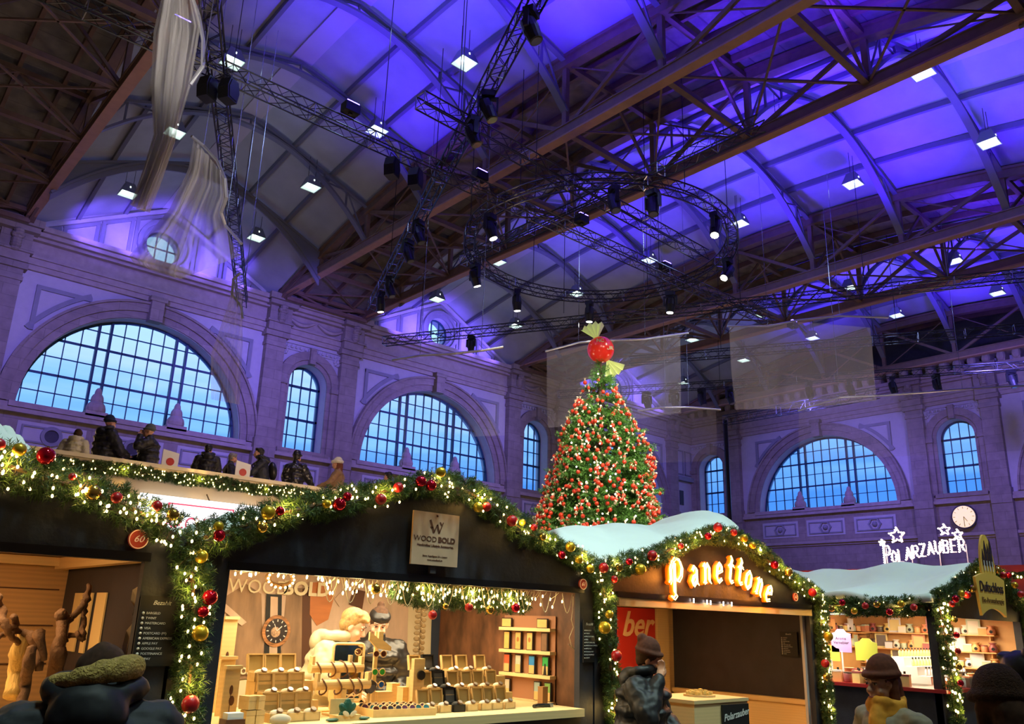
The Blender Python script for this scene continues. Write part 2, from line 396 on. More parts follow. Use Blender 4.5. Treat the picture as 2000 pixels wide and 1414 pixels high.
wn = [0]
def window(fn, c, hw, zs, zsp, big, label=None, cols=None):
    wn[0] += 1
    root = thing('window_%d' % wn[0], None, None, fn(c, zs, -0.8), kind='structure')
    inv = Vector(fn(c, zs, -0.8))
    def G(u, z, d): return Vector(fn(u, z, d)) - inv
    r = hw; mb = MB(); D0, D1 = -0.86, -0.74
    hz = lambda u: zsp + math.sqrt(max(0, r * r - (u - c) ** 2))
    wd = lambda z: hw if z <= zsp else math.sqrt(max(0, r * r - (z - zsp) ** 2))
    def vbar(u, w, d0=D0, d1=D1):
        t = hz(min(max(u, c - hw + .01), c + hw - .01)) if abs(u - c) < hw else zsp
        mb.prism([(u - w / 2, zs), (u + w / 2, zs), (u + w / 2, t), (u - w / 2, t)], G, d0, d1)
    def hbar(z, w, d0=D0, d1=D1):
        x = wd(z); mb.prism([(c - x, z - w / 2), (c + x, z - w / 2), (c + x, z + w / 2), (c - x, z + w / 2)], G, d0, d1)
    # border
    A = [(c - hw, zs)] if zs < zsp else []; B = [(c - hw + .12, zs)] if zs < zsp else []
    for i in range(41):
        a = math.pi * i / 40; A.append((c - r * math.cos(a), zsp + r * math.sin(a))); B.append((c - (r - .12) * math.cos(a), zsp + (r - .12) * math.sin(a)))
    if zs < zsp: A.append((c + hw, zs)); B.append((c + hw - .12, zs))
    mb.strip(A, B, G, D0, D1); hbar(zs + .07, .14)
    if big:
        for u in (-.28, .28, ):
            for k in (-1, 1): vbar(c + k * hw * 0.36 + u, 0.11, -0.9, -0.68)
        a = hw * .36 - .28; 
        for i in (1, 2, 3, 4): vbar(c - a + 2 * a * i / 5, 0.035)
        b0 = hw * .36 + .28
        n = 4; step = (hw - b0) / (n + .35)
        for k in (-1, 1):
            for i in range(1, n + 1): vbar(c + k * (b0 + step * i), 0.035)
        zz = (hw + 0) / 3.08
        for i in range(1, 6):
            hbar(zs + zz * i * 0.5 * 1.02, 0.10 if i % 2 == 0 else 0.035)
    else:
        for i in (1, 2, 3): vbar(c - hw + 2 * hw * i / 4, 0.035)
        H_ = zsp - zs
        for i in range(1, 5): hbar(zs + H_ * i / 4 * 1.0, 0.13 if i in (2, 4) else 0.045)
    mb.build('frame', winfr, root)
    P = [(c - hw, zs)] + [(c - r * math.cos(math.pi * i / 32), zsp + r * math.sin(math.pi * i / 32)) for i in range(33)] + [(c + hw, zs)]
    if zs >= zsp: P = P[1:-1]
    MB()._add([G(u, z, -0.8) for u, z in P], [tuple(range(len(P)))]).build('pane', glassm, root)
for c in BAYS: window(fL, c, 5.3, ZS, ZS, True)
for c in SMALL: window(fL, c, 1.2, ZS, 14.5, False)
for c in (30.2, 10.8): window(fB, c, 5.4, ZS, ZS, True)
for c in (40.0, 20.5): window(fB, c, 1.22, ZS + .2, 14.6, False)
for c in BAYS:   # round windows in the gables
    wn[0] += 1; root = thing('window_%d' % wn[0], None, None, fL(c, 20.15, -.5), kind='structure')
    inv = Vector(fL(c, 20.15, -.5)); G = lambda u, z, d: Vector(fL(u, z, d)) - inv
    cir = lambda r: [(c + r * math.cos(2 * math.pi * i / 28), 20.15 + r * math.sin(2 * math.pi * i / 28)) for i in range(29)]
    mb = MB(); mb.strip(cir(.95), cir(.86), G, -.56, -.44)
    for q in (-.3, .3): mb.prism([(c + q - .03, 19.25), (c + q + .03, 19.25), (c + q + .03, 21.05), (c + q - .03, 21.05)], G, -.54, -.46)
    mb.prism([(c - .9, 20.12), (c + .9, 20.12), (c + .9, 20.18), (c - .9, 20.18)], G, -.54, -.46)
    mb.build('frame', winfr, root)
    MB()._add([G(u, z, -.5) for u, z in cir(.95)[:-1]], [tuple(range(28))]).build('pane', glassm, root)

tn = [0]
def trim(mb, mt=None, smooth=False):
    tn[0] += 1; return mb.build('trim_%d' % tn[0], mt or stone2, kind='structure', smooth=smooth)
def arc(c, z, r, n=40, a0=0, a1=math.pi): return [(c - r * math.cos(a0 + (a1 - a0) * i / n), z + r * math.sin(a0 + (a1 - a0) * i / n)) for i in range(n + 1)]
def rect(mb, fn, u0, u1, z0, z1, d0, d1): mb.prism([(u0, z0), (u1, z0), (u1, z1), (u0, z1)], fn, d0, d1)
def loop(mb, fn, pts, w, d0, d1):
    """moulding along a closed (u,z) outline"""
    k = len(pts); cu = sum(p[0] for p in pts) / k; cz = sum(p[1] for p in pts) / k
    for i in range(k):
        a, b = pts[i], pts[(i + 1) % k]; dx, dz = b[0] - a[0], b[1] - a[1]; l_ = math.hypot(dx, dz) or 1; nx, nz_ = -dz / l_ * w / 2, dx / l_ * w / 2
        ex, ez = dx / l_ * w / 2, dz / l_ * w / 2
        mb.prism([(a[0] - ex - nx, a[1] - ez - nz_), (b[0] + ex - nx, b[1] + ez - nz_), (b[0] + ex + nx, b[1] + ez + nz_), (a[0] - ex + nx, a[1] - ez + nz_)], fn, d0, d1 + .006 * (i % 2) + (.003 if i == k - 1 else 0))
def bigarch(fn, c, r, h=ZS):
    mb = MB(); mb.strip(arc(c, h, r + .02), arc(c, h, r + .38), fn, 0.0, .10); mb.strip(arc(c, h, r + .38), arc(c, h, r + .80), fn, 0, .22); mb.strip(arc(c, h, r + .80), arc(c, h, r + .92), fn, 0, .34)
    rect(mb, fn, c - .32, c + .32, h + r - .1, h + r + 1.15, 0, .55); rect(mb, fn, c - .42, c + .42, h + r + .95, h + r + 1.2, 0, .62)
    trim(mb, stone)
    for k in (-1, 1):   # spandrel panels
        R2 = r + 1.12; e_ = HB - 1.05 if fn is fL else HB - 1.0; zt = 16.35
        pts = [(c + k * e_, zt)]
        a_top = math.acos(min(1, math.sqrt(max(0, R2 ** 2 - (zt - h) ** 2)) / R2)); 
        x0 = math.sqrt(max(0, R2 ** 2 - (zt - h) ** 2)); pts.append((c + k * x0, zt))
        z_end = h + math.sqrt(max(0.01, R2 ** 2 - e_ ** 2)) if R2 > e_ else h + 1
        for i in range(1, 12):
            t = i / 12; x = x0 + (e_ - x0) * t; pts.append((c + k * x, h + math.sqrt(max(0, R2 ** 2 - x * x))))
        mb = MB(); a0_, a1_ = math.asin(x0 / R2), math.asin(min(1, e_ / R2)); pa = lambda r_: [(c + k * r_ * math.sin(a0_ + (a1_ - a0_) * i / 16), h + r_ * math.cos(a0_ + (a1_ - a0_) * i / 16)) for i in range(17)]
        mb.strip(pa(R2), pa(R2 + .22), fn, 0, .1); ux = sorted((c + k * x0, c + k * e_)); rect(mb, fn, ux[0], ux[1], zt - .2, zt, 0, .108); ux = sorted((c + k * e_, c + k * (e_ - .2))); rect(mb, fn, ux[0], ux[1], z_end, zt, 0, .116)
        cx_ = sum(p[0] for p in pts) / len(pts); cz_ = sum(p[1] for p in pts) / len(pts)
        trim(mb, plaster2)
def niche(fn, c, r, h=14.5, zs=ZS):
    mb = MB(); A = [(c - r, zs)] + arc(c, h, r, 24) + [(c + r, zs)]; B = [(c - r - .25, zs)] + arc(c, h, r + .25, 24) + [(c + r + .25, zs)]
    mb.strip(A, B, fn, 0, .08)
    mb.strip(arc(c, h, r + .25, 24), arc(c, h, r + .75, 24), fn, 0, .2)
    for k in (-1, 1):
        rect(mb, fn, c + k * (r + .5) - .25, c + k * (r + .5) + .25, zs - .1, h - .25, 0, .22); rect(mb, fn, c + k * (r + .52) - .33, c + k * (r + .52) + .33, h - .25, h + .05, 0, .32)
    rect(mb, fn, c - .18, c + .18, h + r, h + r + .95, 0, .38)
    rect(mb, fn, c - r - .4, c + r + .4, zs - .3, zs - .02, -.6, .3)
    trim(mb, stone)
    mb = MB()
    for k in (-1, 1):   # rosettes
        p = fn(c + k * 1.75, h + 1.75, 0.1)
        for j in range(8):
            a = j * math.pi / 4; q_ = fn(c + k * 1.75 + .2 * math.cos(a), h + 1.75 + .2 * math.sin(a), .08); mb.sph(q_, (.1, .1, .1), 6, 4)
        mb.sph(p, .13, 8, 6)
    for j in range(16): mb.sph(fn(c - 2.1 + 4.2 * j / 15, 16.55, .12), (.09, .09, .12), 6, 4)
    rect(mb, fn, c - 2.3, c + 2.3, 16.35, 16.42, 0, .1); rect(mb, fn, c - 2.3, c + 2.3, 16.72, 16.8, 0, .12)
    trim(mb, plaster)
def pilaster(fn, c, top=17.0):
    mb = MB(); rect(mb, fn, c - .62, c + .62, 9.9, 10.9, 0, .5); rect(mb, fn, c - .55, c + .55, 10.9, 16.2, 0, .4)
    rect(mb, fn, c - .62, c + .62, 16.2, 16.4, 0, .48); rect(mb, fn, c - .58, c + .58, 16.4, 16.75, 0, .42); rect(mb, fn, c - .72, c + .72, 16.75, 17.05, 0, .58)
    rect(mb, fn, c - .62, c + .62, 0, 9.9, 0, .45)
    rect(mb, fn, c - .66, c + .66, 17.05, 18.45, 0, .68); rect(mb, fn, c - .78, c + .78, 17.5, 17.62, 0, .8)
    # scroll bracket
    for k in range(7):
        a = k / 6; mb.sph(fn(c, 17.6 + .8 * a, .70 + .22 * a + .05 * math.sin(a * 9)), (.24, .24, .13), 8, 6)
    for k in (-1, 1): mb.sph(fn(c + k * .16, 18.2, .92), .13, 8, 6)
    rect(mb, fn, c - .85, c + .85, 18.45, 18.7, 0, 1.05); rect(mb, fn, c - .95, c + .95, 18.7, 19.05, 0, 1.2)
    trim(mb, stone)
for c in BAYS: bigarch(fL, c, 5.3)
for c in (30.2, 10.8): bigarch(fB, c, 5.4)
for c in SMALL:
    niche(fL, c, 1.2)
    for k in (-1, 1): pilaster(fL, c + k * 2.4)
for c in (3.35,): pilaster(fL, c + 2.4)
pilaster(fL, 55.2)
for c in (40.0, 20.5):
    niche(fB, c, 1.22, 14.6, ZS + .2)
for c in (37.6, 22.9, 18.1): pilaster(fB, c)
# entablature of both walls
for fn, a, b in ((fL, -15, 58.2), (fB, -3, 42)):
    mb = MB()
    for z0, z1, d in ((16.95, 17.2, .18), (17.2, 17.5, .28), (17.5, 17.6, .4), (17.6, 18.35, .2), (18.35, 18.5, .5), (18.5, 18.7, .75), (18.7, 18.95, .95)): rect(mb, fn, a, b, z0, z1, -.02, d)
    trim(mb, stone2)
    mb = MB()
    for z0, z1, d in ((10.15, 10.35, .35), (10.35, 10.6, .2), (8.0, 8.2, .3), (7.85, 8.0, .15), (4.9, 5.1, .3)): rect(mb, fn, a, b, z0, z1, -.02, d)
    trim(mb, stone2)
    mb = MB(); rect(mb, fn, a, b, 0, 10.15, -.02, .05); trim(mb, stone)
# dentils and the row of masks on the end wall cornice
for j in range(46):
    c = 0.6 + j * .9; mb = MB(); rect(mb, fB, c - .22, c + .22, 18.95, 19.6, 0, 1.0); mb.sph(fB(c, 19.3, 1.0), (.22, .28, .34), 8, 6); trim(mb, stone2)
mb = MB(); rect(mb, fB, -3, 42, 19.6, 20.0, 0, 1.3); trim(mb, stone2)
# wreath swags on the friezes of the narrow bays
for fn, c in [(fL, q) for q in SMALL]:
    mb = MB()
    for s_ in (-.95, .95):
        pts = [fn(c + s_ - .85 + 1.7 * t / 10, 18.15 - .32 * math.sin(math.pi * t / 10), .34) for t in range(11)]; mb.path(pts, [.06 + .08 * math.sin(math.pi * t / 10) for t in range(11)], 6)
    trim(mb, stone2)
# panels below the windows
def sill_panel(fn, u0, u1, z0=8.75, z1=9.85, hexa=False):
    mb = MB(); rect(mb, fn, u0, u1, z0, z1, 0, .09); trim(mb, plaster)
    mb = MB(); loop(mb, fn, [(u0 + .22, z0 + .2), (u1 - .22, z0 + .2), (u1 - .22, z1 - .2), (u0 + .22, z1 - .2)], .08, 0, .15)
    c, z = (u0 + u1) / 2, (z0 + z1) / 2; n = 6 if hexa else 24
    P = [(c + .42 * math.cos(2 * math.pi * i / n), z + .42 * math.sin(2 * math.pi * i / n)) for i in range(n)]
    if hexa: loop(mb, fn, P, .1, 0, .19)
    else: cr_ = lambda r: [(c + r * math.cos(2 * math.pi * i / 24), z + r * math.sin(2 * math.pi * i / 24)) for i in range(25)]; mb.strip(cr_(.3), cr_(.46), fn, 0, .19)
    trim(mb, plaster2)
    if not hexa:
        mb = MB(); mb.prism([(c + .3 * math.cos(2 * math.pi * i / 20), z + .3 * math.sin(2 * math.pi * i / 20)) for i in range(20)], fn, 0, .12); trim(mb, navy2)
    else: mb = MB(); mb.sph(fn(c, z, .1), .2, 10, 6); trim(mb, plaster2)
for c in BAYS:
    for k in (-3.6, 0, 3.6): sill_panel(fL, c + k - 1.45, c + k + 1.45)
for c in SMALL: sill_panel(fL, c - 1.2, c + 1.2, hexa=True)
for c in (30.2, 10.8):
    for k in (-3.7, 0, 3.7): sill_panel(fB, c + k - 1.5, c + k + 1.5, 8.55, 9.75, True)
# cresting figures on the sills at the double mullions
for fn, cs, hw in ((fL, BAYS, 5.3), (fB, (30.2, 10.8), 5.4)):
    for c in cs:
        for k in (-1, 1):
            mb = MB(); u = c + k * hw * .36
            rect(mb, fn, u - .5, u + .5, ZS - .1, ZS + .15, -.5, .3)
            for du, dz, w, h_ in ((0, .35, .44, .4), (0, .75, .30, .38), (0, 1.08, .17, .3), (-.3, .3, .16, .26), (.3, .3, .16, .26)): mb.sph(fn(u + du, ZS + dz, -.05), (w, w, h_), 12, 8)
            trim(mb, stone2)
        mb = MB(); rect(mb, fn, c - hw - .3, c + hw + .3, ZS - .25, ZS, -.7, .3); trim(mb, stone2)
# gable panels and round window surround
for c in BAYS:
    mb = MB(); cir = lambda r: [(c + r * math.cos(2 * math.pi * i / 32), 20.15 + r * math.sin(2 * math.pi * i / 32)) for i in range(33)]
    mb.strip(cir(.95), cir(1.2), fL, 0, .12); mb.strip(cir(1.2), cir(1.42), fL, 0, .24); trim(mb, plaster2)
    gz = lambda u: 22.35 - abs(u - c) * 3.4 / HB
    mb = MB()
    for a, b in ((-5.9, -4.95), (-4.7, -3.3), (-3.05, -1.75), (-1.5, 1.5), (1.75, 3.05), (3.3, 4.7), (4.95, 5.9)):
        u0, u1 = c + a, c + b
        if a < 0 < b: P = [(u0, 19.35 - .35 + .1), (u1, 19.1), (u1, gz(u1) - .32), (c, gz(c) - .4), (u0, gz(u0) - .32)]
        else: P = [(u0, 19.1), (u1, 19.1), (u1, max(19.2, gz(u1) - .32)), (u0, max(19.2, gz(u0) - .32))]
        loop(mb, fL, P, .17, 0, .09)
    trim(mb, plaster2)
    mb = MB(); mb.strip([(c - HB, 18.95), (c, 22.35), (c + HB, 18.95)], [(c - HB, 18.75), (c, 22.15), (c + HB, 18.75)], fL, 0, .22); trim(mb, plaster)
# small square windows beside the corner on the window wall
mb = MB()
for z in (12.2, 9.8): rect(mb, fL, 56.35, 56.85, z - .6, z + .6, 0, .06)
trim(mb, navy2)
mb = MB(); rect(mb, fL, 55.9, 58.1, 13.6, 13.95, 0, .35)
for u in (56.0, 57.1): loop(mb, fL, [(u + .1, 14.2), (u + .9, 14.2), (u + .9, 16.2), (u + .1, 16.2)], .1, 0, .08)
trim(mb, plaster2)

# roof ---------------------------------------------------------------
def roof_grid(x0, x1, zf, name, mt, nu=8):
    ys = [-3 + 45 * j / 30 for j in range(31)]
    return MB().grid([[(x0 + (x1 - x0) * i / nu, y, zf(i / nu, y)) for y in ys] for i in range(nu + 1)]).build(name, mt, kind='structure', smooth=False)
WB = [(-5.65 - HB, -5.65 + HB)] + [(c - HB, c + HB) for c in BAYS]
for a, b in WB: roof_grid(a, b, lambda t, y: zridge(y) + .12 - (zridge(y) - ztop(y)) * (abs(2 * t - 1) ** 1.1), 'ceiling', roofm, 10)
NB = [(-15, -12.1), (0.8, 6.0), (18.9, 24.1), (37.0, 42.2), (55.1, 59.5)]
for a, b in NB: roof_grid(a, b, lambda t, y: ztop(y) + .12, 'ceiling', roofd, 4)
# purlins and ridge boards
for bi, (a, b) in enumerate(WB):
    for t in (.17, .33, .5, .67, .83):
        pts = []
        for j in range(16):
            y = -3 + 45 * j / 15; pts.append(Vector((a + (b - a) * t, y, zridge(y) - .02 - (zridge(y) - ztop(y)) * (abs(2 * t - 1) ** 1.1))))
        mb = MB()
        for p, q_ in zip(pts[:-1], pts[1:]): mb.bar(p, q_, .16 if t != .5 else .9, .24 if t != .5 else .12)
        trim(mb, irong if t != .5 else mat('skylight board', (.45, .42, .5), .8))
for a, b in NB:
    for t in (.2, .5, .8):
        mb = MB(); ys = [-3 + 45 * j / 15 for j in range(16)]
        for y0, y1 in zip(ys[:-1], ys[1:]): mb.bar((a + (b - a) * t, y0, ztop(y0) - .05), (a + (b - a) * t, y1, ztop(y1) - .05), .14, .3)
        trim(mb, iron)
PY = [5.2, 9.8, 14.3, 18.8, 23.4, 27.9, 32.5, 37.0]
# curved ribs across the wide bays
for bi, (a, b) in enumerate(WB[1:]):
    lab = ('curved iron rib under the roof of the bay nearest the camera', 'curved iron rib under the roof of the middle bay', 'curved iron rib under the roof of the farthest bay')[bi]
    for yi, y in enumerate(PY):
        girder = (yi in (7,)) and bi == 0
        t_ = thing('roof_rib', lab if not girder else 'deep solid plate girder arched under the nearest bay by the gable', 'roof rib', ((a + b) / 2, y, ztop(y)), group='curved ribs of bay %s' % ('one', 'two', 'three')[bi] if not girder else None)
        N = 20; zr, zt_ = zridge(y), ztop(y); hwb = (b - a) / 2
        up = [Vector((-hwb + 2 * hwb * i / N, 0, zr - .2 - (zr - zt_) * (abs(2 * i / N - 1) ** 1.1) - zt_)) for i in range(N + 1)]
        lo = [Vector((-hwb + 2 * hwb * i / N, 0, zr - .65 - (3.1 + .2 * (zr - zt_)) * (abs(2 * i / N - 1) ** 2.1) - zt_)) for i in range(N + 1)]
        mb = MB()
        for i in range(N): mb.bar(lo[i], lo[i + 1], .30, .10)
        mb.build('lower_flange', irong, t_)
        mb = MB()
        for i in range(N): mb.bar(up[i], up[i + 1], .22, .12)
        mb.build('upper_flange', irong, t_)
        mb = MB()
        if girder:
            for i in range(N): mb._add([lo[i] + Vector((0, -.04, -.35)), lo[i + 1] + Vector((0, -.04, -.35)), up[i + 1] + Vector((0, -.04, 0)), up[i] + Vector((0, -.04, 0)), lo[i] + Vector((0, .04, -.35)), lo[i + 1] + Vector((0, .04, -.35)), up[i + 1] + Vector((0, .04, 0)), up[i] + Vector((0, .04, 0))], [(0, 1, 2, 3), (7, 6, 5, 4), (0, 4, 5, 1), (2, 6, 7, 3)])
        else:
            for i in range(0, N + 1, 2):
                mb.bar(lo[i], up[i], .08, .08)
                if i < N: mb.bar(lo[i] if i % 4 == 0 else up[i], up[i + 2] if i % 4 == 0 else lo[i + 2], .06, .06)
        mb.build('web', irong, t_)
# main trusses
TX = [0.8, 6.0, 18.9, 24.1, 37.0, 42.2, 55.1]
TL = ['beside the left edge, first of its pair', 'in the upper left corner, rising from the first stone bracket', 'landing between the large window and the first narrow window', 'landing just right of the first narrow window',
      'landing between the second large window and the second narrow window', 'landing right of the second narrow window', 'farthest away, near the end wall']
for x, tl in zip(TX, TL):
    t_ = thing('roof_truss', 'riveted brown iron roof truss ' + tl, 'roof truss', (x, 0, ZC))
    mb = MB(); mb.bb((-.19, -3, -.02), (.19, WY, .05)); mb.build('bottom_flange', iron_lit, t_)
    mb = MB(); mb.bb((-.16, -3, .05), (-.10, WY, .42)); mb.bb((.10, -3, .05), (.16, WY, .42)); mb.bb((-.2, -3, .42), (.2, WY, .47))
    mb.build('bottom_chord', iron, t_)
    ys = [-3 + 45 * j / 24 for j in range(25)]
    mb = MB()
    for y0, y1 in zip(ys[:-1], ys[1:]):
        for dz, w, h in ((-.1, .5, .12), (-.32, .3, .34), (-.52, .42, .06)): mb.bar((0, y0, ztop(y0) - ZC + dz), (0, y1, ztop(y1) - ZC + dz), w, h)
    mb.build('top_chord', iron, t_)
    P2 = [.7] + PY + [41.3]
    for i, y in enumerate(P2[1:-1]):
        MB().bb((-.09, y - .11, .3), (.09, y + .11, ztop(y) - ZC - .3)).build('post', iron, t_)
    for i in range(len(P2) - 1):
        y0, y1 = P2[i], P2[i + 1]
        if i < 4: a_, b_ = (y0, ztop(y0) - ZC - .4), (y1, .3)
        else: a_, b_ = (y1, ztop(y1) - ZC - .4), (y0, .3)
        mb = MB(); mb.bar((0, a_[0], a_[1]), (0, b_[0], b_[1]), .12, .16); mb.build('diagonal', iron, t_)
        mb = MB(); c_, d_ = ((y0, .3), (y1, ztop(y1) - ZC - .4)) if i < 4 else ((y1, .3), (y0, ztop(y0) - ZC - .4)); mb.bar((0.05, c_[0], c_[1]), (0.05, d_[0], d_[1]), .05, .05); mb.build('tie_rod', iron, t_)
# lattice bracing between the two trusses of each narrow bay
for k, (a, b) in enumerate(((.8, 6.0), (18.9, 24.1), (37.0, 42.2))):
    for y in PY + [40.6]:
        g_ = 'bracing between truss pairs, bay %s' % ('one', 'two', 'three')[k]
        t_ = thing('cross_brace', 'lattice cross brace joining the pair of roof trusses ' + ('over the left edge', 'right of the first large window', 'over the tree')[k], 'brace', ((a + b) / 2, y, ZC), group=g_)
        w = (b - a) / 2; h = ztop(y) - ZC - (.35 if y > 40 else 0)
        mb = MB(); mb.bar((-w, 0, .3), (w, 0, .3), .22, .2); mb.build('strut', iron, t_)
        mb = MB(); mb.bar((-w, 0, .4), (0, 0, h - .3), .1, .12); mb.bar((w, 0, .4), (0, 0, h - .3), .1, .12); mb.bar((-w, 0, h - .3), (w, 0, h - .3), .2, .2); mb.build('lattice', iron, t_)
    mb = MB()
    ys = [.7] + PY + [41.3]
    for y0, y1 in zip(ys[:-1], ys[1:]): mb.bar((a, y0, ZC + .3), (b, y1, ZC + .3), .07, .07); mb.bar((b, y0, ZC + .3), (a, y1, ZC + .3), .07, .07)
    trim(mb, iron)

# ------------------------------------------------------------------ stage rig
ZR = 16.25
def truss(p0, p1, label, w=.42, zig=.42, group=None, cat='stage truss'):
    p0 = Vector(p0); p1 = Vector(p1); d = p1 - p0; L_ = d.length; d.normalize(); side = d.cross(Vector((0, 0, 1))).normalized()
    if abs(d.z) > .9: side = Vector((1, 0, 0))
    up = side.cross(d).normalized()
    t_ = thing('stage_truss', label, cat, p0, group=group)
    cs = [side * a * w / 2 + up * b * w / 2 for a, b in ((-1, -1), (1, -1), (1, 1), (-1, 1))]
    for c in cs: MB().path([c, c + d * L_], .028, 5).build('main_tube', rig, t_)
    n = max(2, int(L_ / zig)); mb = MB(); mb2 = MB()
    for k in range(4):
        a, b = cs[k], cs[(k + 1) % 4]
        for i in range(n):
            q0, q1 = (a, b) if i % 2 == 0 else (b, a); mb.path([q0 + d * (L_ * i / n), q1 + d * (L_ * (i + 1) / n)], .012, 4, False)
        for i in range(0, n, 5): mb2.path([a + d * (L_ * i / n), b + d * (L_ * i / n)], .018, 4, False)
    mb.build('lacing', rig, t_, kind='stuff'); mb2.build('spreader', rigs, t_, kind='stuff')
    return t_
H1 = lambda x, y, z=ZR: (x, y, z)
truss(H1(-1, 20.3), H1(34.3, 19.9), 'long black lattice truss running from the upper left corner past the ring')
truss(H1(11.5, 17.4), H1(26, 17.8), 'lattice truss starting with a free end at the top, left of the ring')
truss(H1(11.0, 11.4, ZR + .45), H1(20.2, 33.6, ZR + .45), 'steep lattice truss hung with moving heads, left of the ring')
truss(H1(2.6, 12.2, ZR), H1(14.9, 36.8, ZR), 'near vertical looking truss beside the hanging veils at left')
te = [H1(22.6, 36, ZR - .2), H1(26.2, 28.6, ZR - .2), H1(29.5, 21, ZR - .2), H1(32.2, 15.5, ZR - .2), H1(36.4, 9, ZR - .2)]
truss(te[0], te[4], 'long lattice truss crossing just above the tree top')
truss(H1(20.0, 26, ZR + .45), H1(20.1, 11.5, ZR + .45), 'lattice truss crossing over the ring toward upper right')
truss(H1(37.0, 37.1), H1(51, 11.8), 'lattice truss at right behind the second veil, nearest the end wall')
truss(H1(34.6, 29), H1(44.2, 10.5), 'lattice truss at right passing over the veils, middle one')
truss(H1(49.2, 32.5, 16.0), H1(49.2, 21.5, 16.0), 'beam truss of the goal post in front of the end wall', w=.6)
MB().path([(49.2, 32.5, 0), (49.2, 32.5, 16)], .16, 8).build('rig_mast', blkm, label='tall thin black mast standing before the end wall beside the narrow window', cat='mast')
# ring truss
RC = Vector((22.4, 20.3, ZR)); RR = 5.2
t_ = thing('ring_truss', 'round lattice truss ring hanging above the tree', 'stage truss', RC)
for r_, z_ in ((RR - .2, -.2), (RR + .2, -.2), (RR - .2, .2), (RR + .2, .2)):
    MB().path([(r_ * math.cos(2 * math.pi * i / 64), r_ * math.sin(2 * math.pi * i / 64), z_) for i in range(64)], .03, 5, closed=True).build('main_tube', rig, t_)
mb = MB(); N = 96; prs = [((RR - .2, -.2), (RR + .2, -.2)), ((RR + .2, -.2), (RR + .2, .2)), ((RR + .2, .2), (RR - .2, .2)), ((RR - .2, .2), (RR - .2, -.2))]
mb2 = MB()
for a, b in prs:
    for i in range(N):
        q0, q1 = (a, b) if i % 2 == 0 else (b, a); f_ = lambda q, k: (q[0] * math.cos(2 * math.pi * k / N), q[0] * math.sin(2 * math.pi * k / N), q[1])
        mb.path([f_(q0, i), f_(q1, i + 1)], .013, 4, False)
        if i % 8 == 0: mb2.path([f_(a, i), f_(b, i)], .022, 4, False)
mb.build('lacing', rig, t_, kind='stuff'); mb2.build('spreader', rigs, t_, kind='stuff')
# hoist cables
def cable(p, label, top=None, r=.014, group='hoist cables of the rig'):
    p = Vector(p); top = top or ztop(p.y) - .3
    MB().path([p, (p.x, p.y, top)], r, 4).build('hoist_cable', blkm, label=label, cat='cable', group=group)
for x, y in ((6, 20.2), (12, 20.2), (18, 20.2), (26, 20.1), (32, 20), (13, 17.4), (22, 17.6), (12.9, 17.4), (15, 21.4), (18.5, 29.5), (5, 17), (8, 23), (11.8, 30.5), (23.5, 34), (27, 26.8), (33, 14.5), (42, 28), (46, 20), (37, 24.5), (41, 16.6)):
    cable((x, y, ZR + .2), 'thin black hoist cable from a lighting truss up to the roof')
for k in range(6):
    a = k * math.pi / 3 + .3; cable(RC + Vector((RR * math.cos(a), RR * math.sin(a), .2)), 'thin hoist cable holding the truss ring', group='hoist cables of the ring')

# moving heads
def head_mb():
    """moving head hanging: yoke + can pointing down -z"""
    pass
lens = mat('lit lens', (1, 1, .9), .3, emit=25, ecol=(1, .97, .85))
lensb = mat('lit blue lens', (.2, .1, 1), .3, emit=18, ecol=(.12, .08, 1))
lensd = mat('dark lens', (.3, .32, .35), .1, metal=.6)
def moving_head(loc, label, aim=(0, 0, -1), lit=0, group=None, sc=1.0):
    t_ = thing('moving_head', label, 'stage light', loc, rnd.uniform(0, 3), group=group)
    MB().box((0, 0, -.08), (.34, .26, .16)).build('base', blk, t_)
    MB().box((0, 0, -.2), (.5, .12, .06)).box((-.24, 0, -.38), (.05, .12, .4)).box((.24, 0, -.38), (.05, .12, .4)).build('yoke', blk, t_)
    Q = Vector((0, 0, -1)).rotation_difference(Vector(aim).normalized()).to_matrix(); Q = Matrix.Rotation(-t_.rotation_euler.z, 3, 'Z') @ Q
    def pr(p): return Q @ Vector(p) + Vector((0, 0, -.48))
    mb = MB(); mb.path([pr((0, 0, .26)), pr((0, 0, .2)), pr((0, 0, -.05)), pr((0, 0, -.3)), pr((0, 0, -.36))], [.1, .17, .19, .16, .15], 14); lh_ = mb.build('lamp_head', blk, t_, smooth=False)
    MB().path([pr((0, 0, -.355)), pr((0, 0, -.375))], .12, 14).build('lens', lens if lit == 1 else (lensb if lit == 2 else lensd), lh_)
    if sc != 1: t_.scale = (sc,) * 3
    return t_
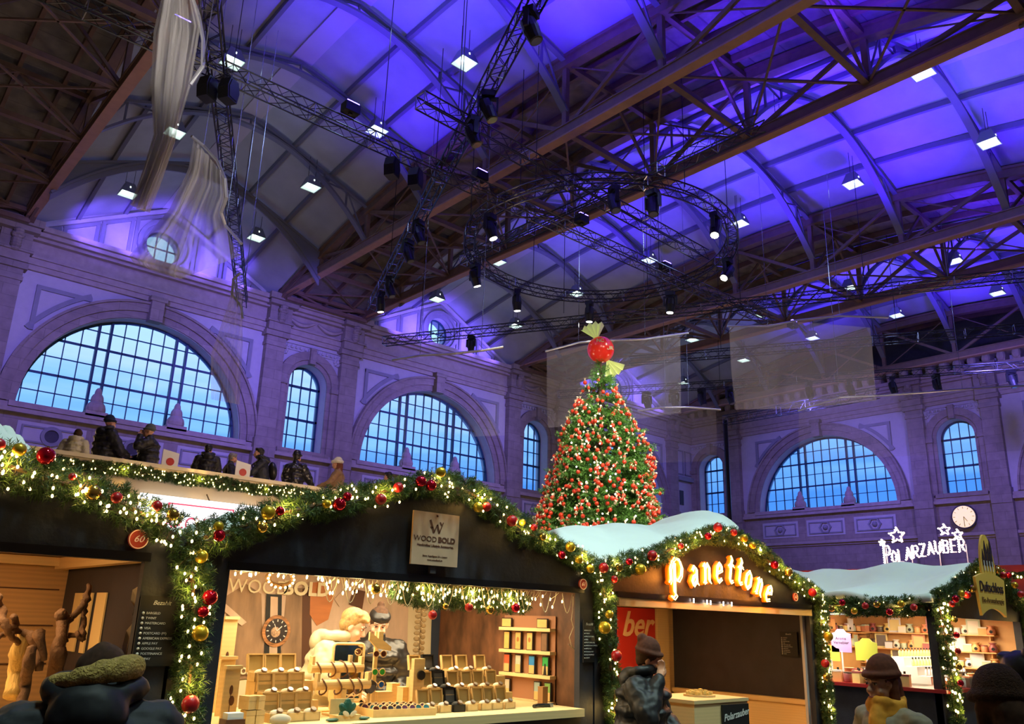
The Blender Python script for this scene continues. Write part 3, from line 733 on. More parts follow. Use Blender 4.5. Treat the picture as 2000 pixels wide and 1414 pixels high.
# round the ring
RANG = []
for i, (qx, qy, aimd, lit, wd) in enumerate(((1003, 560, (.2, .1, -1), 1, 'front left'), (1150, 585, (.1, .1, -1), 1, 'front, above the tree top'), (1317, 565, (0, .1, -1), 1, 'front right'), (1380, 410, (-.4, -.1, -1), 1, 'far right'), (1270, 365, (-.2, -.2, -1), 0, 'at the far side, black and unlit'), (1195, 370, (-.1, -.3, -1), 0, 'at the top'), (993, 420, (.3, -.2, -1), 1, 'upper left'), (936, 505, (.4, 0, -1), 1, 'at the left end'), (1416, 495, (-.6, .1, -.8), 1, 'at the right end'))):
    q = atZ(qx, qy, ZR) - RC; a = math.atan2(q.y, q.x); RANG.append(a); p = RC + Vector((RR * math.cos(a), RR * math.sin(a), -.25))
    moving_head(p, 'black moving head under the truss ring, ' + wd, aimd, lit, sc=1.15)
RL = [((19.2, 31.2), 'near the lower end of the steep truss', 1), ((16.9, 25.7), 'lower of the pair halfway along the steep truss', 0), ((16.2, 24.0), 'upper of the pair halfway along the steep truss', 0), ((13.4, 17.3), 'where the steep truss crosses the free ended truss', 0), ((12.9, 16.0), 'above the crossing on the steep truss', 0), ((11.5, 12.7), 'near the top end of the steep truss', 0), ((18.5, 29.4), 'low on the steep truss, second from its end', 0)]
for (x, y), wd, lit in RL: moving_head((x, y, ZR + .24), 'black moving head ' + wd, (.25, -.3, -1) if not lit else (.2, .1, -1), lit, sc=1.15)
for (x, y), wd in (((24.9, 31.4), 'under the long truss beside the round gable window'), ):
    moving_head((x, y, ZR - .42), 'lit moving head ' + wd, (.1, .05, -1), 1)
for i in range(4): moving_head((39.7 + (.2 + 1.5 * i) * .554, 32.0 - 1.5 * i, ZR - .21), 'dark moving head in a row behind the first veil beside the tree top', (0, -.3, -1), 0, group='moving heads behind the veil', sc=1.3)
for i in range(6): moving_head((39.7 + (32.2 - (13, 14.2, 17.5, 19.5, 21.5, 23.5)[i]) * .554, (13, 14.2, 17.5, 19.5, 21.5, 23.5)[i], ZR - .21), 'dark moving head on the truss nearest the end wall at right', (0, -.2, -1), 0, group='moving heads at far right', sc=1.2)
for qx, qy, wd in ((350, 62, 'behind the upper left veil'), (684, 222, 'with a glowing tube, on the long truss left of centre'), (937, 352, 'with a glowing tube, right of the steep truss'), (1136, 436, 'on the truss crossing the ring'), (1300, 528, 'on the long truss inside the ring'), (1548, 640, 'far right, below the long crossing truss')):
    x, y, _z = atZ(qx, qy, ZR + .25)
    t_ = thing('uplight', 'blue glowing flood light ' + wd, 'stage light', (x, y, ZR + .25))
    MB().box((0, 0, .16), (.5, .34, .3)).build('housing', blkm, t_); MB().box((0, -.1, .33), (.42, .1, .05)).build('light_tube', lensb, t_)
    MB().box((0, 0, .02), (.1, .1, .12)).build('bracket', blk, t_)
for qx, qy, wd in ((766, 345, 'hung below the long truss left of the steep truss, hexagonal'), (405, 178, 'on the near vertical truss, left one'), (446, 182, 'on the near vertical truss, right one'), (812, 308, 'on the long truss beside the hanging speaker')):
    x, y, _z = atZ(qx, qy, ZR - .75)
    if qx > 500: y = 20.15; x = put_x(qx, y, ZR - .6)
    t_ = thing('loudspeaker', 'black loudspeaker ' + wd, 'loudspeaker', (x, y, ZR - .33), .5); t_.scale = (.68,) * 3
    mb = MB(); mb.prism([(-.28, -.5), (.28, -.5), (.36, 0), (.24, .45), (-.24, .45), (-.36, 0)], lambda u, v, d: (u, d, v - .5), -.25, .25); mb.build('cabinet', blk, t_)
    mb = MB(); mb.prism([(-.22, -.42), (.22, -.42), (.28, 0), (.18, .38), (-.18, .38), (-.28, 0)], lambda u, v, d: (u, d, v - .5), -.28, -.252); mb.build('grille', blkm, t_)
    MB().path([(-.25, 0, -.3), (-.2, 0, .2), (.2, 0, .2), (.25, 0, -.3)], .025, 5).build('bracket', blkm, t_)
for p, a in (((3, 10, 12), (5, 16, 14)), ((9, 12, 10), (6.5, 20, 13)), ((22, 14, 8), (26, 20, 12)), ((24, 8, 6), (30, 27, 14)), ((30, 8, 6), (36, 20, 14))): lamp('SPOT', p, 700, (1, .92, .85), a, .3, 50, .8, name='veil_fill')  # spots added to brighten the veils, no fixtures modelled
# beam light of the lit heads (real spots)
for p, a, en in (((19.3, 31.3, ZR - .4), (19.6, 33, 0), 700), ((24.9, 31.4, ZR - 1.1), (25, 33, 0), 700)):
    lamp('SPOT', p, en, (.9, .9, 1), a, .1, 30)
for a in [RANG[k] for k in (0, 1, 2, 3, 6)]:
    p = RC + Vector((RR * math.cos(a), RR * math.sin(a), -1.1)); lamp('SPOT', p, 7000, (1, .93, .75), (22.3, 20.2, 6.5), .12, 62, .5)
for p in ((12, 9, 15), (16, 6, 14.5), (27, 9, 15)): lamp('SPOT', p, 7000, (1, .92, .75), (22.3, 20.2, 6.5), .2, 38, .6, name='front_light')

# ------------------------------------------------------------------ pendant lamps of the hall
lh = mat('lamp housing', (.25, .27, .33), .4, metal=.5); ldif = mat('lamp diffuser', (.8, .9, .85), .5, emit=.42, ecol=(.72, .95, .88)); lbul = mat('lamp tube', (1, 1, .95), .5, emit=2.5, ecol=(.85, 1, .95))
def pendant(loc, label, group):
    t_ = thing('pendant_lamp', label, 'ceiling lamp', loc, group=group)
    s_, b_ = .2, .38
    mb = MB(); P = [(-1, -1), (1, -1), (1, 1), (-1, 1)]
    mb._add([(x * s_, y * s_, .55) for x, y in P] + [(x * b_, y * b_, 0) for x, y in P], [(0, 1, 2, 3), (4, 0, 3, 7), (5, 1, 0, 4), (6, 2, 1, 5), (7, 3, 2, 6)]); mb.build('shade', lh, t_)
    mb = MB(); s_, b_ = .17, .35; mb._add([(x * s_, y * s_, .35) for x, y in P] + [(x * b_, y * b_, .01) for x, y in P], [(0, 1, 2, 3), (4, 0, 3, 7), (5, 1, 0, 4), (6, 2, 1, 5), (7, 3, 2, 6)]); rf_ = mb.build('reflector', ldif, t_)
    mb = MB(); mb.box((0, 0, .22), (.05, .6, .22)); mb.build('light_tube', lbul, rf_)
    for k in (-.18, .18): MB().path([(k, 0, .5), (k, 0, 1.6)], .012, 4).build('cord', blkm, t_)
    return t_
LY = [4.5, 9.2, 14.9, 20.9, 26.8, 32.4, 38.0]; p0 = None
for bi, c in enumerate(BAYS):
    for y in LY:
        for k in (-1, 1):
            z = zridge(y) - 2.55; lab = 'square pendant lamp with pale lit shade hanging under the ' + ('nearest bay', 'middle bay', 'farthest bay')[bi]
            loc = (c + k * 3.2, y, z)
            if p0 is None: p0 = pendant(loc, lab, 'hall lamps of bay %d' % (bi + 1))
            else: dup(p0, loc, label=lab, group='hall lamps of bay %d' % (bi + 1))
    for y in (9, 20, 31, 38): lamp('POINT', (c, y, zridge(y) - 3.4), 110 if y < 30 else 50, (.45, .62, 1.0), size=.4, name='lamp_light')

# ------------------------------------------------------------------ hanging veils
def mat_veil(name, a, col=(.85, .82, .80)):
    M_ = mat_trans(name, col, a, .9); return M_
veilm = mat_veil('veil tulle', .34); veilf = mat_veil('veil fine', .26, (.9, .9, .95)); barm = mat('white curved pipe', (.6, .62, .66), .35, metal=.6)
def veil(label, bar, rows, depth, parts=1, n=26, m_=None, amp=.12):
    """bar: pixels of the curved pipe; rows: list of (left px, right px) down the cloth; hung at a distance"""
    root = thing('hanging_veil', label, 'veil', atD(*bar[0], depth))
    inv = Vector(root.location)
    bp = [atD(x, y, depth + .35 * math.sin(i * 1.3)) - inv for i, (x, y) in enumerate(bar)]
    MB().path(bp, .045, 6).build('pipe', barm, root)
    for q_ in (bp[1], bp[-2]): MB().path([q_, q_ + Vector((0, 0, max(1.6, ztop((q_ + inv).y) - .35 - (q_ + inv).z)))], .012, 4).build('cord', rigs, root)
    G = []
    M_ = len(rows)
    def samp(pl, t):
        t *= len(pl) - 1; i = min(int(t), len(pl) - 2); f_ = t - i; return (pl[i][0] * (1 - f_) + pl[i + 1][0] * f_, pl[i][1] * (1 - f_) + pl[i + 1][1] * f_)
    K = 30
    for j in range(n + 1):
        u = j / n; col_ = []
        for k in range(K + 1):
            v = k / K * (M_ - 1); i = min(int(v), M_ - 2); f_ = v - i
            a = samp(rows[i], u); b = samp(rows[i + 1], u); x, y = a[0] * (1 - f_) + b[0] * f_, a[1] * (1 - f_) + b[1] * f_
            col_.append(atD(x, y, depth + amp * 3 * math.sin(u * 19 + k * .12) + amp * 2 * math.sin(u * 41 + k * .05)) - inv)
        G.append(col_)
    MB().grid(G).build('cloth', m_ or veilm, root, smooth=True)
    if parts > 1:
        for s_ in range(parts - 1):
            MB().grid([[p + Vector((.05 + .08 * s_, .1 + .1 * s_, 0)) + Vector((math.sin(j * .8 + s_) * .12, 0, 0)) for p in c_] for j, c_ in enumerate(G[n // 4 * s_: n // 4 * (s_ + 2) + 1])]).build('fold', m_ or veilm, root, smooth=True)
veil('gathered grey veil hanging at the upper left from a curved pipe', [(368, -25), (388, 30), (397, 80), (396, 130), (372, 165)],
     [[(322, -30), (372, -28)], [(300, 60), (392, 50)], [(294, 165), (372, 170)], [(300, 262), (345, 262)], [(280, 330), (318, 335)], [(256, 398), (292, 404)]], 17, 3)
veil('wide grey veil fanning over the round gable window from a curved pipe', [(374, 266), (398, 285), (425, 315), (440, 350), (443, 385), (432, 415), (440, 440), (472, 476)],
     [[(378, 270), (436, 340)], [(368, 330), (440, 390)], [(330, 410), (432, 425)], [(252, 500), (350, 530), (462, 490)], [(262, 512), (352, 545), (470, 500)]], 22, 2)
veil('narrow grey veil twisting beside the dark truss end at left', [(470, 533), (456, 545), (453, 575), (472, 600), (474, 622)],
     [[(460, 540), (470, 536)], [(448, 585), (474, 620)], [(430, 640), (474, 670)], [(412, 692), (470, 745)], [(412, 780), (468, 790)]], 27, 1)
veil('pale rectangular veil hanging beside the tree top', [(1065, 686), (1130, 669), (1200, 664), (1260, 662), (1345, 650)],
     [[(1068, 688), (1200, 664), (1328, 654)], [(1068, 760), (1330, 730)], [(1070, 835), (1180, 828), (1330, 806)]], 37, 1, m_=veilf, amp=.03)
veil('pale rectangular veil hanging right of the tree under a curved pipe', [(1421, 637), (1500, 637), (1560, 625), (1640, 617), (1735, 620)],
     [[(1424, 640), (1560, 628), (1700, 640)], [(1428, 720), (1706, 710)], [(1436, 800), (1560, 798), (1712, 782)]], 36, 1, m_=veilf, amp=.03)
veil('faint veil under a curved pipe left of the tree top', [(765, 703), (820, 694), (890, 690), (940, 685), (983, 678)],
     [[(770, 702), (880, 692), (978, 680)], [(775, 790), (985, 770)], [(780, 860), (985, 850)]], 30, 1, m_=mat_veil('veil faint', .06), amp=.03)
veil('faint veil at far right before the end wall', [(1558, 802), (1640, 776), (1730, 772), (1880, 760), (2010, 752)],
     [[(1560, 800), (1720, 775), (1990, 752)], [(1560, 850), (2000, 820)], [(1562, 900), (2000, 880)]], 38, 1, m_=mat_veil('veil faint2', .10), amp=.03)
veil('faint veil low behind the tree in the hall corner', [(1245, 802), (1300, 795), (1345, 795), (1408, 800)],
     [[(1250, 802), (1330, 796), (1398, 800)], [(1250, 860), (1400, 850)], [(1252, 905), (1400, 900)]], 38, 1, m_=mat_veil('veil faint3', .10), amp=.03)

# ------------------------------------------------------------------ greenery and light strings
def sprigs(P, D, Ls, K=14, nl=.05, w=.004, rs=None, spread=1.0):
    """vectorised fir sprigs: P,D (N,3); returns verts, faces"""
    rs = rs or nr; N = len(P); D = D / np.linalg.norm(D, axis=1, keepdims=True)
    A = rs.normal(size=(N, 3)); U = np.cross(D, A); U /= np.linalg.norm(U, axis=1, keepdims=True); V_ = np.cross(D, U)
    Ls = np.broadcast_to(Ls, (N,))
    out = []
    for k in range(K):
        t = (k + .5) / K; a = k * 2.4 + rs.uniform(0, .6, N)
        base = P + D * (Ls * t)[:, None]
        nv = D * .75 + (U * np.cos(a)[:, None] + V_ * np.sin(a)[:, None]) * spread
        nv /= np.linalg.norm(nv, axis=1, keepdims=True); ln = nl * (1.1 - .5 * t) * rs.uniform(.8, 1.2, N)
        px = np.cross(nv, rs.normal(size=(N, 3))); px /= np.linalg.norm(px, axis=1, keepdims=True)
        out.append(np.stack([base - px * w, base + px * w, base + nv * ln[:, None]], 1))
    V = np.concatenate(out, 0).reshape(-1, 3); return V, np.arange(len(V)).reshape(-1, 3)
def resample(pts, step):
    pts = [Vector(p) for p in pts]; out = []; 
    for a, b in zip(pts[:-1], pts[1:]):
        n = max(1, int((b - a).length / step))
        out += [a.lerp(b, i / n) for i in range(n)]
    return out + [pts[-1]]
def garland(name_label, pts, rad=.13, dens=330, nbulb=60, own=60, nl=.048, w=.0030, light=True, flat=(1, 1, 1), lamp_gap=.38, bulb_r=.0068, bulb_label=None, en=1.0, K=17, view=None):
    pts = [Vector(p) for p in pts]
    t_ = thing('garland', name_label, 'garland', pts[0]); o_ = np.array(pts[0])
    rp = resample(pts, .02); A = np.array([tuple(p) for p in rp]) - o_
    Ltot = sum((b - a).length for a, b in zip(pts[:-1], pts[1:])); N = int(Ltot * dens)
    idx = nr.randint(0, len(A) - 1, N); T = A[np.minimum(idx + 1, len(A) - 1)] - A[np.maximum(idx - 1, 0)]; T /= np.linalg.norm(T, axis=1, keepdims=True)
    O = nr.normal(size=(N, 3)); O -= T * (O * T).sum(1, keepdims=True); O /= np.linalg.norm(O, axis=1, keepdims=True)
    rr = rad * np.sqrt(nr.uniform(.02, 1, N)); rr *= .8 + .35 * np.sin(idx * .11) * np.cos(idx * .043)
    P = A[idx] + O * (rr * .62)[:, None] * np.array(flat); D = O + T * nr.uniform(-.9, .9, (N, 1)) + nr.normal(size=(N, 3)) * .35
    V, F_ = sprigs(P, D, rad * .55, K, nl, w); fast('foliage', V, F_, needle, t_)
    MB().path([tuple(a) for a in A[::10]], .012, 5).build('core_wire', twig, t_)
    # lights
    if nbulb:
        s_ = thing('light_string', bulb_label or ('warm light string in the ' + name_label.replace('fir garland', 'garland').replace('hanging down between', 'between').replace('bushy ', '').replace('dense ', '')), 'fairy lights', pts[0])
        ib = np.sort(nr.uniform(0, len(A) - 1, nbulb).astype(int)); BP = []
        for i in ib:
            t = A[min(i + 1, len(A) - 1)] - A[max(i - 1, 0)]; t = t / np.linalg.norm(t)
            o = nr.normal(size=3) + np.array(view if view is not None else (-.5, -1.0, -.1)) * 1.3; o -= t * o.dot(t); o /= np.linalg.norm(o); BP.append(A[i] + o * rad * nr.uniform(.5, .95) * np.array(flat))
        MB().path([tuple(p) for p in BP], .0025, 3).build('wire', twig, s_)
        bm_ = MB().sph((0, 0, 0), (bulb_r, bulb_r, bulb_r * 1.5), 8, 6); first = None
        sel = set(list(range(len(BP)))[::max(1, math.ceil(len(BP) / own))])
        rest = MB()
        for i, p in enumerate(BP):
            if i in sel:
                if first is None: first = bm_.build('bulb', bulbm, s_); b_ = first
                else: b_ = first.copy(); C.objects.link(b_)
                b_.location = p
            else: rest.sph(p, (bulb_r, bulb_r, bulb_r * 1.5), 8, 6)
        if rest.v: rest.build('bulb', bulbm, s_, kind='stuff')
        if light:
            n = max(1, int(Ltot / lamp_gap))
            for i in range(n):
                j = int((i + .5) / n * (len(A) - 1)); q_ = A[j] + o_ + nr.uniform(-.04, .04, 3) + np.array((-.03, -rad * .95, .0)) * np.array(flat)
                lamp('POINT', tuple(q_), 2.5 * en, (1, .60, .14), size=.03, name='bulb_glow')
    return t_
_bb = {}
def bauble(loc, r, kind='r', label=None, group=None, hang=False):
    key = kind
    if key not in _bb:
        mt_ = {'r': redb, 'rs': reds, 'g': goldb, 'gg': gold2}[kind]
        mb = MB()
        if kind == 'gg':
            mb.lathe([(.001 if i in (0, 16) else math.sin(math.pi * i / 16) * (1 + .06 * (-1) ** i), math.cos(math.pi * i / 16)) for i in range(17)], n=20)
        elif kind == 'rs':   # dimpled surface
            k = 24
            mb.lathe([(.001 if i in (0, 18) else math.sin(math.pi * i / 18), math.cos(math.pi * i / 18)) for i in range(19)], n=k)
            mb.v = [tuple(c * (1 - .05 * (abs(math.sin(6 * math.atan2(v[1], v[0]))) * abs(math.sin(7 * math.acos(max(-1, min(1, v[2]))))))) for c in v) for v in mb.v]
        else: mb.sph((0, 0, 0), 1, 20, 14)
        b = mb.build('bauble', mt_, smooth=True); MB().path([(0, 0, .97), (0, 0, 1.14)], .16, 8).build('cap', gold2, b)
        _bb[key] = b; C.objects.unlink(b); C.objects.unlink(b.children[0])
    s = _bb[key]; o = s.copy(); C.objects.link(o); c = s.children[0].copy(); C.objects.link(c); c.parent = o
    o.location = loc; o.scale = (r,) * 3; o.rotation_euler = (rnd.uniform(-.5, .5), rnd.uniform(-.5, .5), rnd.uniform(0, 6)); o['label'] = label; o['category'] = 'bauble'
    if group: o['group'] = group
    return o

# ------------------------------------------------------------------ market huts, front row at y = 5
FY = 5.0
def A5(px, py, dy=0): return atY(px, py, FY + dy)
def G2(pts, dy=-.02): return [A5(x, y, dy) for x, y in pts]
top_left = [(-60, 875), (0, 905), (60, 925), (150, 952), (230, 982), (300, 1012), (350, 1042)]
top_wood = [(372, 1055), (430, 1044), (500, 1018), (560, 1000), (640, 982), (720, 968), (790, 950), (850, 943), (910, 955), (970, 995), (1020, 1035), (1080, 1065), (1130, 1090), (1160, 1115)]
top_pan = [(1172, 1118), (1225, 1100), (1285, 1085), (1335, 1060), (1385, 1043), (1420, 1045), (1460, 1062), (1500, 1095), (1545, 1130), (1600, 1165)]
def hut(name, label, top_px, x0, x1, o0, o1, zh, zc, front=navy, inner=cream, back=None, depth=2.1, right=None, left=None, flo=True, counter=pinel, cfront=navy):
    """hut with a gable board over a serving opening; x0..x1 outer, o0..o1 opening"""
    t_ = thing(name, label, 'market hut', (x0, FY, 0)); o = Vector((x0, FY, 0))
    prof = [(p.x, p.z - .04) for p in (A5(*q) for q in top_px)]; prof = [(x0, prof[0][1])] + [q for q in prof if x0 + .02 < q[0] < x1 - .02] + [(x1, prof[-1][1])]
    fn = lambda u, v, d: (u - o.x, d, v)
    mb = MB(); mb.prism([(x0, zh)] + [(x1, zh)] + prof[::-1], fn, 0, .05); mb.build('gable_board', front, t_)
    mb = MB(); mb.prism([(o0 - .02, zh - .0), (o1 + .02, zh), (o1 + .02, zh + .05), (o0 - .02, zh + .05)], fn, -.03, 0); mb.build('header_strip', blkm, t_)
    mb = MB(); mb.prism([(x0, 0), (o0, 0), (o0, zh), (x0, zh)], fn, 0, .06); mb.build('front_panel', front, t_)
    mb = MB(); mb.prism([(o1, 0), (x1, 0), (x1, zh), (o1, zh)], fn, 0, .06); mb.build('front_panel', front, t_)
    if zc: mb = MB(); mb.prism([(o0, 0), (o1, 0), (o1, zc - .06), (o0, zc - .06)], fn, -.02, .04); mb.build('counter_front', cfront, t_)
    if zc: MB().bb((o0 - x0, -.06, zc - .06), (o1 - x0, 1.15, zc)).build('counter', counter, t_)
    MB().bb((o0 - x0 - .2, depth, 0), (x1 - x0 - .03, depth + .05, 2.12)).build('back_wall', back or inner, t_)
    MB().bb((.0, .05, 0), (.04, depth, 2.12)).build('side_wall', left or inner, t_)
    MB().bb((x1 - x0 - .06, .06, 0), (x1 - x0 - .02, depth, 2.12)).build('side_wall', right or inner, t_)
    MB().bb((0.04, .05, 2.12), (x1 - x0 - .06, depth, 2.15)).build('ceiling_board', inner, t_)
    if flo: MB().bb((0.04, .06, .0), (x1 - x0 - .06, depth, .12)).build('floor_board', pinel, t_)
    # roof following the gable
    mb = MB(); mb.strip([(u, v - .03) for u, v in prof], [(u, v + .02) for u, v in prof], fn, -.04, depth + .3); mb.build('roof', navy2, t_)
    return t_, fn, o
X0, X1, X2, X3 = -1.75, 1.865, 5.45, 9.36
hL, fnL, oL = hut('market_hut', 'dark market hut with badge 60 and pine interior, cut by the left edge', top_left, X0, X1 - .01, X0 + .3, 1.655, 2.02, .95, inner=pine, right=navy2)
hW, fnW, oW = hut('market_hut', 'dark market hut selling wooden watches, with a square wooden sign on its gable', top_wood, X1 + .01, X2 - .01, 2.165, 5.275, 2.005, 1.09, inner=cream, right=mat('brown photo wall', (.13, .055, .025), .5, noise=.9, nscale=6, stretch=(1, 1, .5)), cfront=navy)
hP, fnP, oP = hut('market_hut', 'dark market hut under an orange neon sign, closed board inside', top_pan, X2 + .01, X3, 5.75, 9.085, 1.99, None, inner=pinel, right=navy2)
# panettone hut inside: red banner, frame, dado
MB().bb((.3, -.02, 1.92), (3.65, .05, 2.0)).build('front_beam', pinel, hP)
MB().bb((2.4, 2.02, 0), (3.36, 2.08, 1.97)).build('banner', redp, hP)
text_mesh('ber', .42, mat('cream print', (.8, .5, .25), .6), hP, 'banner_lettering', bold=.008, shear=.35, M4=frame((2.98, 2.01, 1.76), XF))
MB().bb((3.38, 2.0, 0), (3.62, 2.08, 2.1)).bb((.3, 2.0, 1.98), (3.8, 2.08, 2.06)).build('pine_frame', pinel, hP)
MB().bb((X3 - X2 - .16, .1, 0.1), (X3 - X2 - .08, 2.05, .95)).build('dado', pinel, hP)
MB().bb((X3 - X2 - .19, .1, .95), (X3 - X2 - .08, 2.05, 1.0)).build('dado_rail', pinel, hP)
MB().bb((X3 - X2 - .33, .07, 0.1), (X3 - X2 - .27, .1, 2.0)).build('edge_trim', mat('pale edge', (.5, .5, .5), .5), hP)
# left hut interior: posters on the dark wall, roof battens
for i, (a, b) in enumerate(((141, 157), (167, 176), (184, 203))):
    a, b = atX(a, 1200, X1 - .08).y, atX(b, 1200, X1 - .08).y
    MB().bb((X1 - X0 - .085, a - FY, 1.46), (X1 - X0 - .075, b - FY, 1.86)).build('paper_strip', mat('buff paper', (.8, .6, .28), .7), hL)
MB().bb((.1, 1.9, 2.05), (3.5, 2.0, 2.11)).bb((3.42, .1, 2.03), (3.5, 2.0, 2.11)).build('batten', pinel, hL)
for z in (1.35, 1.62, 1.88): MB().bb((.1, 2.085, z), (3.5, 2.098, z + .008)).build('board_joint', woodp, hL)

# snow on the roofs ----------------------------------------------------
def snowcap(label, top_px, Yb, low_px, Yf, th=.1, hump=.07, seed=0):
    """snow blanket rising from the front garland (Yf) to a ridge line seen at depth Yb"""
    t = [atY(x, y, Yb) for x, y in top_px]; lo = [atY(x, y, Yf) for x, y in low_px]
    def s_(pl, u):
        u *= len(pl) - 1; i = min(int(u), len(pl) - 2); return pl[i].lerp(pl[i + 1], u - i)
    G = []; n = 40; k = 12
    for i in range(n + 1):
        u = i / n; a = s_(lo, u); b = s_(t, u); col_ = []
        for j in range(k + 1):
            v = j / k; p = a.lerp(b, v); p.z += hump * math.sin(math.pi * v) * (1 + .5 * math.sin(u * 9 + seed)) + .015 * math.sin(u * 31 + v * 7); col_.append(p)
        for j in range(1, 7): v = j / 6; col_.append(b + Vector((0, 1.4 * v, -.9 * v * v)))
        G.append(col_)
    o = MB().grid(G).build('snow_cover', snow, smooth=True, label=label, cat='snow', kind=None)
    md = o.modifiers.new('thick', 'SOLIDIFY'); md.thickness = th; md.offset = -1
    return o
snowcap('mint white artificial snow heaped above the neon sign hut, below the tree', [(1085, 1052), (1130, 1044), (1180, 1042), (1215, 1034), (1262, 1043), (1300, 1035), (1330, 1019), (1360, 1013), (1390, 1022), (1420, 1046)], 7.0, [(1085, 1090), (1140, 1112), (1180, 1120), (1240, 1105), (1300, 1085), (1340, 1065), (1385, 1050), (1420, 1052), (1430, 1056), (1440, 1060)], 5.08)
snowcap('bluish white artificial snow in the dip between the left hut and the watch hut', [(330, 1044), (370, 1036), (400, 1026), (440, 1012), (480, 1004), (505, 1004)], 6.8, [(320, 1040), (360, 1060), (400, 1060), (440, 1045), (480, 1030), (505, 1016)], 5.08, th=.03, hump=.0, seed=2)
snowcap('patch of artificial snow on the left hut roof at the left edge', [(-60, 808), (-20, 832), (10, 843), (30, 860), (45, 878), (55, 892)], 6.8, [(-60, 850), (-20, 872), (10, 888), (30, 898), (45, 906), (55, 912)], 5.08, th=.04, hump=.0, seed=4)

# garlands of the front row
garland('fir garland along the roof edge of the left hut', G2(top_left, -.06), .125, 480, 75)
garland('fir garland along the wavy roof edge of the watch hut', G2(top_wood, -.06), .12, 500, 85)
garland('fir garland along the roof edge of the neon sign hut', G2(top_pan, -.06), .11, 500, 75)
garland('fir garland hanging down between the left hut and the watch hut', G2([(368, 1050), (375, 1110), (380, 1180), (378, 1260), (368, 1340), (355, 1440)], -.08), .11, 500, 45, en=.8)
garland('fir garland hanging down between the watch hut and the neon sign hut', G2([(1168, 1112), (1180, 1160), (1184, 1230), (1192, 1300), (1200, 1360), (1206, 1440)], -.08), .095, 500, 48, en=.8)
garland('fir garland hanging down the right corner of the neon sign hut', G2([(1602, 1165), (1604, 1220), (1608, 1290), (1614, 1360), (1622, 1440)], -.06), .09, 500, 62, en=.8)
# baubles
BL = [(38, 878, 13, 'g'), (90, 890, 17, 'rs'), (-2, 868, 12, 'r'), (182, 962, 15, 'gg'), (228, 972, 11, 'r'), (141, 931, 7, 'r'), (307, 988, 10, 'r'), (338, 1005, 12, 'gg'),
      (427, 1028, 10, 'g'), (428, 1046, 12, 'rs'), (393, 1087, 13, 'g'), (524, 1001, 14, 'g'), (547, 998, 9, 'rs'), (512, 1030, 11, 'gg'), (638, 984, 9, 'g'), (663, 985, 13, 'rs'), (678, 970, 9, 'rs'), (744, 975, 11, 'r'),
      (778, 952, 10, 'r'), (822, 940, 11, 'rs'), (842, 948, 11, 'rs'), (861, 922, 10, 'g'), (951, 990, 9, 'r'), (934, 991, 10, 'g'), (1000, 1017, 11, 'r'), (1020, 1020, 7, 'g'), (1043, 1030, 7, 'r'), (1060, 1048, 8, 'gg'), (1114, 1068, 10, 'g'), (1097, 1084, 8, 'rs'), (1131, 1093, 8, 'g'),
      (1153, 1111, 8, 'g'), (1179, 1109, 10, 'r'), (1209, 1108, 8, 'gg'), (1229, 1097, 7, 'rs'), (1251, 1112, 11, 'g'), (1274, 1085, 10, 'r'), (1200, 1131, 7, 'r'), (1330, 1066, 6, 'r'), (1383, 1047, 7, 'rs'), (1402, 1030, 9, 'r'), (1433, 1040, 7, 'r'), (1453, 1051, 8, 'g'), (1470, 1065, 7, 'g'), (1513, 1103, 8, 'rs'), (1540, 1117, 8, 'gg'), (1587, 1157, 8, 'r'),
      (410, 1167, 15, 'rs'), (397, 1195, 11, 'rs'), (391, 1237, 16, 'g'), (372, 1375, 17, 'r'), (334, 1406, 14, 'g'), (1181, 1226, 12, 'g'), (1190, 1200, 8, 'g'), (1204, 1281, 11, 'r'), (1618, 1243, 9, 'g'), (1612, 1296, 8, 'r'), (1614, 1322, 7, 'gg')]
_w = {'r': 'matt red', 'rs': 'glossy dimpled red', 'g': 'matt gold', 'gg': 'ribbed golden'}
for x, y, r_, k in BL:
    if y > 1120 and x < 460: pl = 'garland hanging between the left hut and the watch hut'
    elif y > 1150 and 1150 < x < 1230: pl = 'garland hanging between the watch hut and the neon sign hut'
    elif x > 1595: pl = 'garland hanging down the right corner of the neon sign hut'
    else: pl = 'roof edge garland of the ' + ('left hut' if x < 365 else 'watch hut' if x < 1165 else 'neon sign hut')
    p = A5(x, y, -.17); bauble(p, r_ / F_PX * (p - CAM).dot(_f), k, '%s bauble in the %s' % (_w[k], pl), '%s baubles, %s' % (_w[k], pl))
# number badges
orm = mat('orange badge', (.55, .06, .02), .5, emit=.15); orl = mat('badge lettering', (.95, .6, .3), .5, emit=.3)  # faint emission added so badge and number stay visible
def badge(px, py, rr, txt, lab, dy=-.03, X=None, Y=None):
    p = atY(px, py, Y or FY + dy); t_ = thing('number_badge', lab, 'sign', p)
    MB().path([(0, -.008, 0), (0, .008, 0)], rr, 24).build('disc', orm, t_); 
    MB().path([(rr * .93 * math.cos(a * math.pi / 14), -.01, rr * .93 * math.sin(a * math.pi / 14)) for a in range(28)], .003, 4, closed=True).build('rim', orl, t_)
    text_mesh(txt, rr * 1.0, orl, t_, 'number', .002, shear=.3, M4=frame((0, -.011, 0), XF))
badge(270, 1053, .055, '60', 'round orange badge reading 60 on the left hut gable')
badge(1138, 1141, .045, '61', 'small orange badge on the right end of the watch hut gable'); badge(1553, 1166, .045, '62', 'small orange badge on the right end of the neon sign hut gable')
